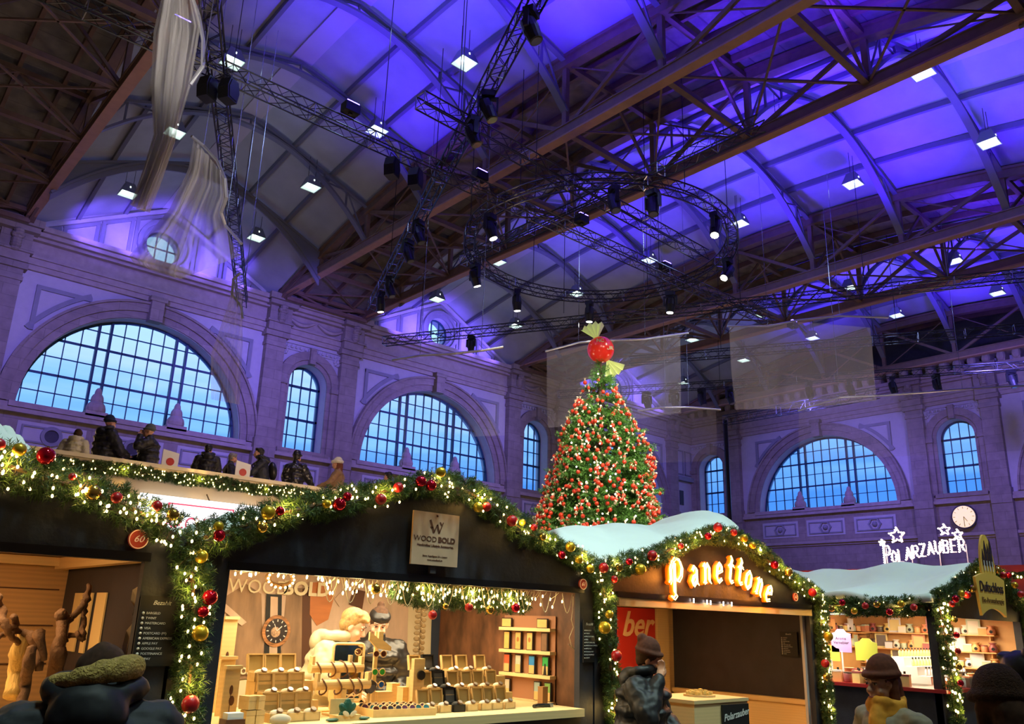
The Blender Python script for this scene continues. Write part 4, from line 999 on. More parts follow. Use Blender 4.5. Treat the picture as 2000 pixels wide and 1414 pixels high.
# payment notices
pay = ['BARGELD', 'TWINT', 'MASTERCARD', 'VISA', 'POSTCARD (PF)', 'AMERICAN EXPRESS', 'APPLE PAY', 'GOOGLE PAY', 'POSTFINANCE', 'ALIPAY']
def notice(px, py, wd, ht, lab, Y=None, X=None, dy=-.02, side=False):
    p = atX(px, py, X) if X else atY(px, py, Y or FY + dy); t_ = thing('payment_notice', lab, 'notice', p)
    ax = (0, -1, 0) if side else XF; F4 = frame((0, 0, 0), ax)
    mb = MB(); mb.box((0, 0, 0), (wd, ht, .008)); mb.v = [tuple(F4 @ Vector(v)) for v in mb.v]; mb.build('board', blackm, t_)
    def T(tx, sz, x, y, **k): 
        return text_mesh(tx, sz, whitep, t_, 'lettering', .001, align='LEFT' if x < 0 else 'CENTER', M4=F4 @ Matrix.Translation((x, y, .006)), **k)
    T('Bezahlt', ht * .09, 0, ht * .40, shear=.35)
    for i, w_ in enumerate(pay): T(w_, ht * .048, -wd * .33, ht * (.25 - i * .072)); 
    mb = MB()
    for i in range(len(pay)): q = F4 @ Vector((-wd * .4, ht * (.25 - i * .072), .006)); mb.sph(q, wd * .035, 6, 4)
    mb.build('icon', whitep, t_)
notice(308, 1232, .24, .38, 'black payment notice on the dark wall beside the left garland')
notice(1150, 1252, .14, .34, 'black payment notice on the post right of the watch hut')
notice(1541, 1258, .22, .28, 'small black payment notice on the board inside the neon sign hut', X=X3 - .09, side=True)

# square wooden sign of the watch hut
p = A5(850, 1053, -.06); plw = mat('plywood sign', (.62, .42, .28), .6, noise=.08, nscale=9)
t_ = thing('wooden_sign', 'square plywood sign lettered WOODBOLD on the watch hut gable', 'sign', p)
sw, sh = .42, .38
MB().box((0, 0, 0), (sw, .018, sh)).build('board', plw, t_)
brn = mat('burnt lettering', (.12, .04, .02), .7)
TT = lambda tx, sz, x, z, **k: text_mesh(tx, sz, brn, t_, 'lettering', .001, M4=frame((x, -.0105, z), XF), **k)
TT('WOOD', .054, -.096, -.005, width=1.12); TT('BOLD', .054, .098, -.005, bold=.002, width=1.12)
TT('Handcrafted Lifestyle Accessories.', .024, 0, -.05, bold=.0004); TT('Store: Kapellgasse 24 – Luzern', .018, 0, -.125); TT('www.woodbold.ch', .018, 0, -.152)
mb = MB()
for a, b, w in (((-.06, .135), (-.022, .045), .017), ((-.022, .045), (.006, .105), .008), ((.006, .105), (.026, .045), .015), ((.026, .045), (.06, .125), .008), ((-.055, .085), (-.035, .078), .012), ((.03, .125), (.045, .105), .01)):
    mb.bar((a[0], -.011, a[1]), (b[0], -.011, b[1]), .002, w, (1, 0, .2))
mb.build('emblem', brn, t_); MB().path([(0, .02, .19), (0, -.016, .165)], .008, 6).build('screw', brn, t_)
MB().box((0, .02, -.22), (.05, .03, .05)).build('clip', navy2, t_)

# neon sign -----------------------------------------------------------------
neon = mat('neon tube', (1, .75, .35), .4, emit=6, ecol=(1, .62, .22)); neonr = mat('orange glow edge', (1, .25, .02), .5, emit=.9, ecol=(1, .13, .0))
p = A5(1410, 1145, -.08); t_ = thing('neon_sign', 'glowing orange neon sign reading Panettone in gothic letters', 'neon sign', p)
NG = {'P': [[(-.12, .12), (.0, .24), (-.04, .66), (.12, .92), (.42, 1.06), (.84, .96), (1.06, .66), (.98, .34), (.72, .16), (.48, .22)], [(.34, .92), (.34, -.26), (.50, -.38), (.26, -.50), (.08, -.42)]],
      'a': [[(.10, .80), (.34, 1.0), (.66, .84), (.68, .16), (.86, .02)], [(.68, .56), (.26, .46), (.08, .22), (.26, -.02), (.66, .22)]],
      'n': [[(-.02, .84), (.16, 1.0), (.22, .82), (.22, .14), (.08, .0), (.34, .08)], [(.22, .78), (.52, 1.0), (.74, .82), (.74, .14), (.92, .0)]],
      'e': [[(.12, .46), (.74, .60), (.66, .88), (.42, 1.0), (.14, .80), (.08, .28), (.36, -.02), (.76, .16)]],
      't': [[(.24, 1.42), (.44, 1.30), (.34, 1.08), (.34, .18), (.52, .0), (.76, .10)], [(.04, .86), (.34, 1.02), (.70, .92)]],
      'o': [[(.46, -.02), (.12, .22), (.10, .74), (.42, 1.0), (.78, .78), (.82, .26), (.46, -.02)]]}
for ch, (px, py), sz, rot in zip('Panettone', [(1310, 1143), (1351, 1143), (1374, 1138), (1398, 1135), (1420, 1135), (1438, 1137), (1453, 1144), (1474, 1155), (1493, 1167)], [.235, .18, .185, .185, .185, .185, .185, .175, .175], [8, 8, 6, 2, -4, -8, -14, -20, -24]):
    q = A5(px, py, -.08) - p; M4 = Matrix.Translation(q) @ Matrix.Rotation(R(-rot), 4, 'Y')
    g = lambda a, b, y=0: M4 @ Vector(((a * .66 + b * .14) * sz * 1.05, y, b * sz))
    mb, mb2, mb3 = MB(), MB(), MB()
    for st_ in NG[ch]:
        mb.path([g(a, b) for a, b in st_], .0085, 6); mb2.path([g(a + .14, b - .09) for a, b in st_], .0055, 6); mb3.path([g(a + .05, b - .04, .035) for a, b in st_], .026, 6)
    lt = mb.build('neon_letter', neon, t_, smooth=True); mb2.build('inner_tube', neon, lt, smooth=True); mb3.build('halo_letter', neonr, t_, smooth=True)  # wide emissive tube behind each letter imitates the orange halo
for px, py in ((1325, 1125), (1365, 1128), (1405, 1122), (1445, 1120), (1480, 1140), (1508, 1160)):
    q = A5(px, py, -.16); lamp('POINT', q, 7, (1, .28, .03), size=.05, name='neon_glow')
for px, py in ((1355, 1173), (1381, 1176), (1388, 1177), (1413, 1179), (1429, 1180)):
    q = A5(px, py, -.05); t2 = thing('led_spot', 'tiny lit spike of a light on the beam under the neon sign', 'light', q, group='tiny lights under the neon sign'); MB().path([(0, 0, .02), (0, 0, -.02)], .006, 5).build('bulb', bulbw, t2); MB().path([(0, 0, .02), (0, .05, .02)], .003, 4).build('wire', twig, t2)
lamp('AREA', (7.4, 6.0, 2.09), 24, (1, .62, .25), (7.4, 6.0, 0), .8, name='hut_light')

# lights inside the huts
lamp('AREA', (3.7, 5.9, 2.09), 76, (1, .80, .50), (3.7, 6.1, 0), 2.6, name='hut_light', size_y=.9)
lamp('AREA', (0.6, 5.7, 2.09), 38, (1, .66, .32), (0.7, 5.9, 0), 1.2, name='hut_light')

# ------------------------------------------------------------------ the watch hut: wall prints and goods
BW = FY + 2.1
def OW(px, py, Y=BW - .01): return atY(px, py, Y)
pos = thing('wall_poster', 'large photo poster of a wooden watch lettered WOODBOLD on the hut back wall', 'poster', (2.0, BW - .01, 1.2))
oo = Vector(pos.location)
def poly_px(name, pts, m_, par, o, Y, off=0.0):
    P = [atY(x, y, Y) - o for x, y in pts]; mb = MB(); k = len(P)
    mb._add([p + Vector((0, -off, 0)) for p in P] + [p + Vector((0, -off + .003, 0)) for p in P], [tuple(range(k)), tuple(reversed(range(k, 2 * k)))] + [(i, (i + 1) % k, k + (i + 1) % k, k + i) for i in range(k)])
    return mb.build(name, m_, par)
bark = mat('bark print', (.30, .18, .10), .6, noise=.5, nscale=9, stretch=(1, 1, .25)); barkl = mat('pale bark print', (.62, .44, .32), .6, noise=.25, nscale=7, stretch=(1, 1, .3)); rosew = mat('rosewood print', (.52, .17, .04), .5, noise=.15, nscale=12, stretch=(.3, 1, 2))
poly_px('sheet', [(420, 1100), (800, 1112), (794, 1300), (398, 1330)], barkl, pos, oo, BW - .012)
for i, (pts, m_) in enumerate([([(440, 1165), (480, 1140), (510, 1160), (515, 1320), (448, 1330)], bark), ([(560, 1150), (592, 1148), (600, 1320), (545, 1325), (552, 1240)], bark), ([(590, 1150), (606, 1145), (610, 1330), (588, 1330)], woodp),
                               ([(606, 1138), (640, 1135), (652, 1165), (640, 1210), (618, 1222), (604, 1200)], rosew), ([(652, 1170), (690, 1130), (700, 1140), (662, 1185)], barkl), ([(690, 1150), (712, 1155), (706, 1190), (680, 1180)], woodp), ([(519, 1160), (549, 1162), (546, 1330), (512, 1330)], blackm), ([(527, 1165), (541, 1166), (539, 1325), (523, 1325)], barkl), ([(420, 1180), (438, 1178), (480, 1215), (470, 1222)], barkl)]):
    poly_px('print', pts, m_, pos, oo, BW - .012, .004 + .002 * i)
wc = OW(537, 1232) - oo
MB().path([wc + Vector((0, -.024, 0)), wc + Vector((0, -.03, 0))], .135, 28).build('watch_ring', mat('zebra wood print', (.42, .18, .06), .5, noise=.7, nscale=14, stretch=(1, 1, 5)), pos)
MB().path([wc + Vector((0, -.03, 0)), wc + Vector((0, -.034, 0))], .105, 28).build('watch_dial', mat('dial print', (.03, .02, .02), .4), pos)
mb = MB()
for k in range(12):
    a = k * math.pi / 6; c_, s_ = math.cos(a), math.sin(a); mb.bar(wc + Vector((.078 * c_, -.036, .078 * s_)), wc + Vector((.098 * c_, -.036, .098 * s_)), .002, .009, (s_, 0, -c_))
mb.bar(wc + Vector((0, -.037, 0)), wc + Vector((.045, -.037, .04)), .002, .008); mb.bar(wc + Vector((0, -.037, 0)), wc + Vector((-.03, -.037, .06)), .002, .006); mb.build('watch_marks', whitep, pos)
MB().path([wc + Vector((-.01, -.034, -.01)), wc + Vector((-.01, -.036, -.01))], .045, 14).build('watch_works', mat('dial works', (.55, .35, .22), .4, noise=.8, nscale=40), pos)
crm = mat('cream lettering', (.85, .74, .5), .6)
text_mesh('WOOD', .165, crm, pos, 'lettering', .001, align='LEFT', width=1.0, spacing=1.02, M4=frame(OW(443, 1144) - oo + Vector((0, -.03, 0)), XF))
text_mesh('BOLD', .165, crm, pos, 'lettering', .001, align='LEFT', bold=.007, width=1.05, spacing=1.05, M4=frame(OW(551, 1149) - oo + Vector((0, -.03, 0)), XF))
text_mesh('HOLZ', .075, crm, pos, 'lettering', .001, align='LEFT', bold=.003, M4=frame(OW(454, 1311) - oo + Vector((0, -.03, 0)), XF)); text_mesh('UHREN', .075, crm, pos, 'lettering', .001, align='RIGHT', bold=.003, M4=frame(OW(592, 1309) - oo + Vector((0, -.03, 0)), XF))
o = poly_px('doorway_panel', [(846, 1125), (938, 1128), (930, 1330), (840, 1330)], mat('dark doorway', (.035, .05, .085), .6), None, Vector((0, 0, 0)), BW - .015); tag(o, 'dark doorway panel in the back wall of the watch hut', 'door')  # dark sheet paints the gloom of an open doorway
# dried leaf garland
t_ = thing('leaf_garland', 'string of dried brown eucalyptus leaves hanging before the cream wall', 'garland', OW(825, 1165, 6.6))
mb = MB(); dl = mat('dried leaf', (.24, .16, .07), .7)
for k in range(34):
    z = -.012 - k * .017; a = k * 2.1; mb.sph((math.cos(a) * .035, math.sin(a) * .03, z), (.032, .01, .022), 8, 5, Matrix.Rotation(a, 3, 'Z'))
mb.build('leaves', dl, t_); MB().path([(0, 0, .25), (0, 0, -.6)], .004, 4).build('cord', twig, t_)
# icicle lights and greenery under the header
hg = [A5(x, y, .12) for x, y in ((770, 1150), (840, 1163), (900, 1168), (960, 1172), (1030, 1178))]
garland('bushy fir garland hanging inside the top of the watch hut opening', hg, .10, 600, 30, light=True, en=.8)
_i = thing('icicle_lights', 'dense row of icicle lights with loops of cable under the watch hut header', 'fairy lights', A5(780, 1130, .03)); io = Vector(_i.location)
mb = MB(); first = None; rest = MB()
for i in range(150):
    t = i / 149; px = 462 + t * 640 + rnd.uniform(-4, 4); den = 1.0 if 620 < px < 1060 else .35
    if rnd.random() > den: continue
    y0 = 1113 + (px - 447) * .07; ln = rnd.uniform(6, 32) if px > 630 else rnd.uniform(1, 7)
    p0_ = A5(px, y0, .02) - io; p1_ = A5(px + rnd.uniform(-4, 4), y0 + ln, .02) - io + Vector((0, rnd.uniform(-.05, .1), 0))
    mb.path([p0_, p0_.lerp(p1_, .5) + Vector((.01, 0, 0)), p1_], .0022, 3)
    if i % 2 == 0:
        if first is None: first = MB().sph((0, 0, 0), (.0065, .0065, .013), 8, 6).build('bulb', bulbm, _i); b_ = first
        else: b_ = first.copy(); C.objects.link(b_)
        b_.location = p1_
    else: rest.sph(p1_, (.0065, .0065, .013), 8, 6)
    if i % 9 == 4:
        q = p0_ + Vector((.12, 0, .0)); mb.path([p0_.lerp(q, k / 8) + Vector((0, 0, -.16 * math.sin(math.pi * k / 8))) for k in range(9)], .003, 4)
mb.build('wire', mat('pale cable', (.8, .7, .45), .5), _i, kind='stuff'); rest.build('bulb', bulbm, _i, kind='stuff')
for k in range(9): lamp('POINT', A5(480 + k * 72, 1135 + k * 5, .1), 1.3, (1, .74, .34), size=.04, name='bulb_glow')
t_ = thing('light_loop', 'loose strand of cable hanging at the right end of the watch hut opening', 'cable', A5(1120, 1165, .1))
mb = MB(); oo2 = Vector(t_.location)
mb.path([A5(x, y, .1) - oo2 for x, y in ((1120, 1165), (1119, 1190), (1116, 1210), (1120, 1225), (1112, 1245), (1116, 1260), (1124, 1270), (1110, 1258))], .003, 4).build('wire', mat('pale cable', (.8, .7, .45), .5), t_)
w_ = thing('twig_wreath', 'small twig wreath with lights at the top left of the watch hut opening', 'wreath', A5(547, 1128, .05))
mb = MB()
for k in range(7): mb.path([((.085 + .012 * math.sin(k + a)) * math.cos(a * .4), .01 * math.sin(a + k), (.05 + .01 * math.cos(k * 2 + a)) * math.sin(a * .4)) for a in range(16)], .005, 4, closed=True)
mb.build('twigs', mat('wreath twigs', (.25, .13, .05), .8), w_)
wb_ = None
for k in range(16):
    a = k * math.pi / 8; q_ = (.09 * math.cos(a), -.02, .055 * math.sin(a) - .01)
    if wb_ is None: wb_ = MB().sph((0, 0, 0), .008, 8, 6).build('bulb', bulbm, w_); b_ = wb_
    else: b_ = wb_.copy(); C.objects.link(b_)
    b_.location = q_
for x, y, r_, k, wd in ((845, 1201, 9, 'r', 'first red bauble from the left'), (870, 1184, 6, 'gg', 'small golden bauble'), (916, 1186, 9, 'r', 'red bauble right of the small golden one'), (957, 1191, 9, 'gg', 'golden bauble between two red ones'), (1007, 1187, 10, 'rs', 'rightmost red bauble'), (734, 1150, 10, 'gg', 'golden bauble left of the greenery')):
    p = A5(x, y, -.02); o = bauble(p, r_ / F_PX * p.y / .87, k, wd + ', hanging under the watch hut header'); o.rotation_euler = (0, 0, 0)
    ns = MB().path([(0, 0, 1.1), (0, 0, 3.2)], .05, 4).build('string', whitep, o)
# open watch boxes ---------------------------------------------------------
def mk_box(body, lining, dark=False):
    t_ = thing('watch_box', 'x', 'box')
    w, d, h = .118, .11, .055
    mb = MB(); mb.bb((-w / 2, -d / 2, 0), (w / 2, d / 2, .006)); 
    for a, b in (((-w / 2, -d / 2, 0), (w / 2, -d / 2 + .008, h)), ((-w / 2, d / 2 - .008, 0), (w / 2, d / 2, h)), ((-w / 2, -d / 2, 0), (-w / 2 + .008, d / 2, h)), ((w / 2 - .008, -d / 2, 0), (w / 2, d / 2, h))): mb.bb(a, b)
    mb.build('base', body, t_)
    mb = MB(); y = d / 2; lh_ = .12; f4 = Matrix.Rotation(R(-12), 3, 'X')
    for a, b in (((-w / 2, .022, 0), (w / 2, .028, lh_)), ((-w / 2, 0, 0), (-w / 2 + .009, .028, lh_)), ((w / 2 - .009, 0, 0), (w / 2, .028, lh_)), ((-w / 2, 0, lh_ - .009), (w / 2, .028, lh_)), ((-w / 2, 0, 0), (w / 2, .028, .009))): mb.bb(a, b)
    mb.v = [tuple(f4 @ Vector(v) + Vector((0, y, h))) for v in mb.v]; lid = mb.build('lid', body, t_)
    mb = MB(); mb.bb((-w / 2 + .01, .016, .01), (w / 2 - .01, .0215, lh_ - .01)); mb.v = [tuple(f4 @ Vector(v) + Vector((0, y, h))) for v in mb.v]; mb.build('lid_lining', lining, lid)
    MB().sph((0, -.01, h - .005), (.042, .034, .026), 12, 8).build('cushion', mat('dark cushion', (.03, .03, .03), .8) if dark else mat('ivory cushion', (.78, .68, .5), .8), t_, smooth=True)
    wcs = MB().path([(.012, -.04, h + .012), (.012, -.046, h + .02)], .021, 14).build('watch_case', mat('walnut case', (.13, .06, .03), .4), t_)
    MB().path([(.012, -.046, h + .02), (.012, -.0475, h + .022)], .017, 14).build('watch_dial', mat('silver dial', (.45, .42, .38), .2, metal=.6), wcs)
    return t_
ba = mk_box(boxw, boxi); bd = mk_box(mat('black box', (.012, .012, .014), .4), mat('grey lining', (.12, .12, .12), .6), True)
ZC_ = 1.09
used_a = []; used_d = []
def put_box(proto, used, px, Y, z, lab, grp, rz=0, sc=1.0):
    X = None
    # x from pixel column at the given height and depth
    lo, hi = 1000, 1600
    for _ in range(30):
        md = (lo + hi) / 2
        if atY(px, md, Y).z > z: lo = md
        else: hi = md
    p = atY(px, lo, Y); p.z = z
    if not used: proto.location = p; proto.rotation_euler = (0, 0, rz); proto['label'] = lab; proto['group'] = grp; proto.scale = (sc,) * 3; used.append(1); return proto
    return dup(proto, p, rz, lab, grp, scale=sc)
rowsL = [((535, 569, 601), 5.24, ZC_, 'bottom'), ((524, 556, 586), 5.38, ZC_ + .115, 'second'), ((505, 538, 569), 5.52, ZC_ + .23, 'top')]
for xs, Y, z, nm in rowsL:
    for x in xs: put_box(ba, used_a, x, Y, z, 'open pale wooden watch box in the %s row of the left stand' % nm, 'watch boxes, %s row, left stand' % nm)
rowsR = [((833, 860, 887, 913, 940, 962, 986), (2,), 5.24, ZC_, 'bottom'), ((838, 864, 891, 918, 941, 967), (1,), 5.38, ZC_ + .115, 'middle'), ((816, 843, 880, 909, 945), (1,), 5.52, ZC_ + .23, 'top')]
for xs, dk, Y, z, nm in rowsR:
    for i, x in enumerate(xs):
        if i in dk: put_box(bd, used_d, x + 2, Y, z, 'black open watch box in the %s row of the right stand' % nm, None, sc=.95)
        else: put_box(ba, used_a, x + 2, Y, z, 'open pale wooden watch box in the %s row of the right stand' % nm, 'watch boxes, %s row, right stand' % nm, sc=.93)
if 'group' in bd: pass
def step(pxs, Y, z0, z1, lab, d=.13):
    a = put_x(pxs[0], Y, z0); b = put_x(pxs[1], Y, z0); t_ = thing('display_step', lab, 'stand', ((a + b) / 2, Y, z0))
    MB().bb((-(b - a) / 2, -d / 2, 0), ((b - a) / 2, d / 2, z1 - z0)).build('block', boxw, t_)
step((505, 610), 5.385, ZC_, ZC_ + .113, 'wooden display step under the second row of the left stand'); step((482, 598), 5.525, ZC_, ZC_ + .228, 'tall wooden display step at the back of the left stand')
step((818, 990), 5.385, ZC_, ZC_ + .113, 'long wooden display step under the middle row of the right stand'); step((800, 975), 5.525, ZC_, ZC_ + .228, 'tall wooden display step at the back of the right stand')
for i, (px, z) in enumerate(((486, 0), (503, 0), (486, .085), (503, .085))):
    x = put_x(px - 4, 5.24, ZC_ + z); t_ = thing('wooden_cube', 'small closed wooden box in the pile left of the left stand', 'box', (x, 5.24, ZC_ + z), .15 * i, 'closed boxes left of the left stand'); MB().bb((-.03, -.045, 0), (.03, .045, .05)).build('base', boxw, t_); MB().bb((-.031, -.046, .051), (.031, .046, .08)).build('lid', boxw, t_)
# pillow in front
x = put_x(548, 5.08, ZC_); t_ = thing('watch_pillow', 'pale grey cushion lying at the front edge of the counter', 'cushion', (x, 5.09, ZC_)); MB().sph((0, 0, .03), (.07, .05, .035), 16, 10).build('cushion', mat('grey cushion', (.5, .45, .36), .8), t_, smooth=True)
# bracelet bars
for px, Y, zz, nm in ((650, 5.62, .30, 'upper'), (664, 5.42, .20, 'lower')):
    x = put_x(px, Y, ZC_); t_ = thing('bracelet_stand', nm + ' wooden bracelet roll with dark bracelets looped over it', 'display stand', (x, Y, ZC_))
    MB().path([(-.22, 0, zz), (.22, 0, zz)], .035, 14).build('roll', pinel, t_)
    MB().bb((-.02, -.03, 0), (.02, .03, zz - .03)).bb((-.12, -.05, 0), (.12, .05, .015)).build('foot', pinel, t_)
    for k in (-1, 1): MB().box((k * .205, .0, zz + .05), (.02, .05, .06)).build('end_stop', pinel, t_)
    for k in (-.16, -.04, .06, .13): MB().path([(k + .01 * math.sin(a), .046 * math.cos(a * math.pi / 7), zz - .012 + .052 * math.sin(a * math.pi / 7)) for a in range(14)], .006, 5, closed=True).build('bracelet', woodp, t_)
# mirror
x = put_x(672, 5.72, ZC_); t_ = thing('table_mirror', 'upright table mirror with rounded pale wooden frame', 'mirror', (x, 5.72, ZC_), -.1)
P = []
for cx_, cz_, a0 in ((.10, .42, 0), (-.10, .42, 90), (-.10, .06, 180), (.10, .06, 270)):
    for k in range(6): a = R(a0 + 18 * k); P.append((cx_ + .025 * math.cos(a), cz_ + .025 * math.sin(a)))
MB().path([(u, 0, v + .02) for u, v in P], .011, 8, closed=True).build('frame', pinel, t_)
MB().prism(P, lambda u, v, d: (u, d, v + .02), -.002, .004).build('glass', mat('mirror glass', (.9, .9, .9), .03, metal=1.0), t_)
MB().bb((-.1, -.06, 0), (.1, .06, .02)).build('foot', pinel, t_)
# sunglasses rack
x = put_x(727, 5.6, ZC_); t_ = thing('sunglasses_rack', 'upright wooden rack holding sunglasses one above another', 'display stand', (x, 5.6, ZC_))
MB().bb((-.015, 0, 0), (.015, .02, .56)).bb((-.08, -.06, 0), (.08, .08, .015)).build('post', pinel, t_)
MB().prism([(-.1, .50), (-.03, .44), (.10, .42), (.10, .45), (.02, .50), (.02, .56), (-.02, .56), (-.02, .51), (-.1, .56)], lambda u, v, d: (u, d, v), -.05, -.03).build('top_plate', pinel, t_)
def glasses(loc, lens_m, lab, rz=0, tilt=0, grp=None, w=.062):
    g_ = thing('sunglasses', lab, 'sunglasses', loc, rz, group=grp)
    T_ = Matrix.Rotation(tilt, 3, 'X')
    for k in (-1, 1):
        rm_ = MB().path([T_ @ Vector((k * w * .52 + .026 * math.cos(a * math.pi / 7), 0, .024 * math.sin(a * math.pi / 7))) for a in range(14)], .004, 5, closed=True).build('rim', boxw, g_)
        MB().path([T_ @ Vector((k * w * .52, -.001, 0)), T_ @ Vector((k * w * .52, .001, 0))], .025, 14).build('lens', lens_m, rm_)
        MB().path([T_ @ Vector((k * (w * .52 + .028), 0, .008)), T_ @ Vector((k * (w * .52 + .03), .07, .0))], .003, 4).build('temple', boxw, g_)
    MB().path([T_ @ Vector((-.008, 0, .008)), T_ @ Vector((.008, 0, .008))], .004, 5).build('bridge', boxw, g_)
LM = {'brown': mat('brown lens', (.10, .03, .02), .1, spec=.8), 'green': mat('green lens', (.05, .5, .08), .1), 'blue': mat('blue lens', (.02, .12, .6), .1), 'grey': mat('grey lens', (.05, .05, .07), .1), 'teal': mat('teal lens', (.05, .2, .25), .1), 'plum': mat('plum lens', (.12, .05, .10), .1)}
for zz, c_, w_ in ((.40, 'brown', 'amber brown'), (.27, 'green', 'green mirrored'), (.18, 'blue', 'blue mirrored')): glasses((x - .0, 5.55, ZC_ + zz), LM[c_], 'round sunglasses with %s lenses on the upright rack' % w_)
# tray of sunglasses
xa = put_x(775, 5.26, ZC_); t_ = thing('sunglasses_tray', 'sloping wooden tray filled with rows of sunglasses', 'tray', (xa, 5.28, ZC_), -.12)
mb = MB(); mb.bb((-.24, -.14, .01), (.24, .16, .02)); mb.bb((-.24, -.15, 0), (.24, -.14, .05)); mb.bb((-.24, .16, 0), (.24, .17, .05)); mb.bb((-.25, -.15, 0), (-.24, .17, .05)); mb.bb((.24, -.15, 0), (.25, .17, .05)); mb.build('tray', boxw, t_)
MB().bb((-.235, -.135, .02), (.235, .155, .026)).build('lining', mat('pink lining', (.6, .42, .32), .8), t_)
for r_ in range(4):
    for c_ in range(4):
        k = ['brown', 'grey', 'plum', 'teal'][(r_ * 3 + c_ * 5) % 4]
        glasses((xa - .17 + c_ * .112 + .02 * (r_ % 2), 5.20 + r_ * .072 - .12 * (-.17 + c_ * .112), ZC_ + .047), LM[k], 'sunglasses with %s lenses lying in the wooden tray' % k, -.12, -.5, 'tray sunglasses with %s lenses' % k)
# gift box with green cloth
x = put_x(672, 5.14, ZC_); t_ = thing('gift_box', 'open pine box with a green leafy cloth and butterfly ornament', 'box', (x, 5.13, ZC_))
MB().bb((-.09, -.05, 0), (.09, .05, .035)).build('base', boxw, t_); MB().bb((-.09, .05, .03), (.09, .06, .13)).build('lid', boxw, t_)
mb = MB(); gr = mat('green cloth', (.01, .09, .06), .5)
for a, s_ in ((0, .06), (.9, .05), (-.9, .05), (2.2, .045), (-2.2, .045)): mb.sph((.03 * math.sin(a), -.02, .06 + .02 * math.cos(a)), (s_ * .6, .02, s_), 8, 6, Matrix.Rotation(a, 3, 'Y'))
for k in (-1, 1): mb.sph((k * .12, -.04, .012), (.05, .03, .01), 8, 6)
mb.build('cloth', gr, t_)
mb = MB()
for k in (-1, 1): mb.sph((k * .028, -.055, .045), (.028, .004, .016), 8, 6, Matrix.Rotation(-k * .5, 3, 'Y'))
mb.build('butterfly', mat('paper ornament', (.75, .65, .45), .6), t_)
# small watch stands, wood blocks behind the tray
for px, Y, w, h, lab in ((745, 5.62, .13, .12, 'square wooden block behind the sunglasses tray'), (765, 5.72, .07, .17, 'taller narrow wooden block behind the sunglasses tray'), (796, 5.6, .16, .15, 'wide wooden block left of the right stand')):
    x = put_x(px, Y, ZC_); t_ = thing('wooden_block', lab, 'block', (x, Y, ZC_)); MB().bb((-w / 2, -.04, 0), (w / 2, .04, h)).build('body', pinel, t_); MB().bb((-w / 2 - .004, -.044, h), (w / 2 + .004, .044, h + .006)).build('cap', pinel, t_)
x = put_x(717, 5.5, ZC_); t_ = thing('watch_stand', 'round black watch propped on a wooden peg beside the mirror', 'watch', (x, 5.5, ZC_)); MB().path([(0, -.02, .17), (0, .02, .18)], .05, 20).build('watch_case', blk, t_); MB().path([(0, 0, 0), (0, 0, .14)], .014, 8).build('peg', pinel, t_); MB().path([(0, -.022, .17), (0, -.024, .17)], .042, 20).build('watch_dial', lensd, t_)
x = put_x(808, 5.5, ZC_ + .24); t_ = thing('watch_stand', 'black watch leaning on a tall pine stand at the left of the right stand', 'watch', (x, 5.44, ZC_ + .0)); MB().bb((-.05, -.01, .0), (.05, .03, .37)).build('board', pinel, t_); MB().path([(.01, -.03, .25), (.01, -.015, .25)], .035, 16).build('watch_case', blk, t_)
# left end: leaf frames
for px, Y, h, lab in ((434, 5.7, .36, 'tall wooden plaque with a pressed leaf at the left end of the counter'), (444, 5.35, .32, 'framed pressed leaf leaning at the left end of the counter'), (430, 5.9, .62, 'highest wooden plaque with a tree mark at the left end of the counter')):
    x = put_x(px, Y, ZC_); t_ = thing('leaf_plaque', lab, 'plaque', (x, Y, ZC_)); MB().bb((-.05, 0, 0), (.05, .015, h)).build('board', pinel, t_); MB().bb((-.055, -.02, h), (.055, .03, h + .02)).build('ledge', pinel, t_)
    mb = MB(); mb.sph((0, -.002, h * .6), (.012, .002, .03), 8, 6).sph((.01, -.002, h * .4), (.018, .002, .03), 8, 6).path([(0, -.002, h * .15), (0, -.002, h * .6)], .002, 4); mb.build('leaf_print', woodp, t_)
x = put_x(452, 5.1, ZC_); t_ = thing('dark_box', 'dark brown wooden box with cards on it at the left end of the counter', 'box', (x, 5.1, ZC_)); MB().bb((-.06, -.05, 0), (.06, .05, .05)).build('base', woodp, t_); MB().bb((-.05, -.04, .05), (.05, .03, .085)).build('cards', white, t_)
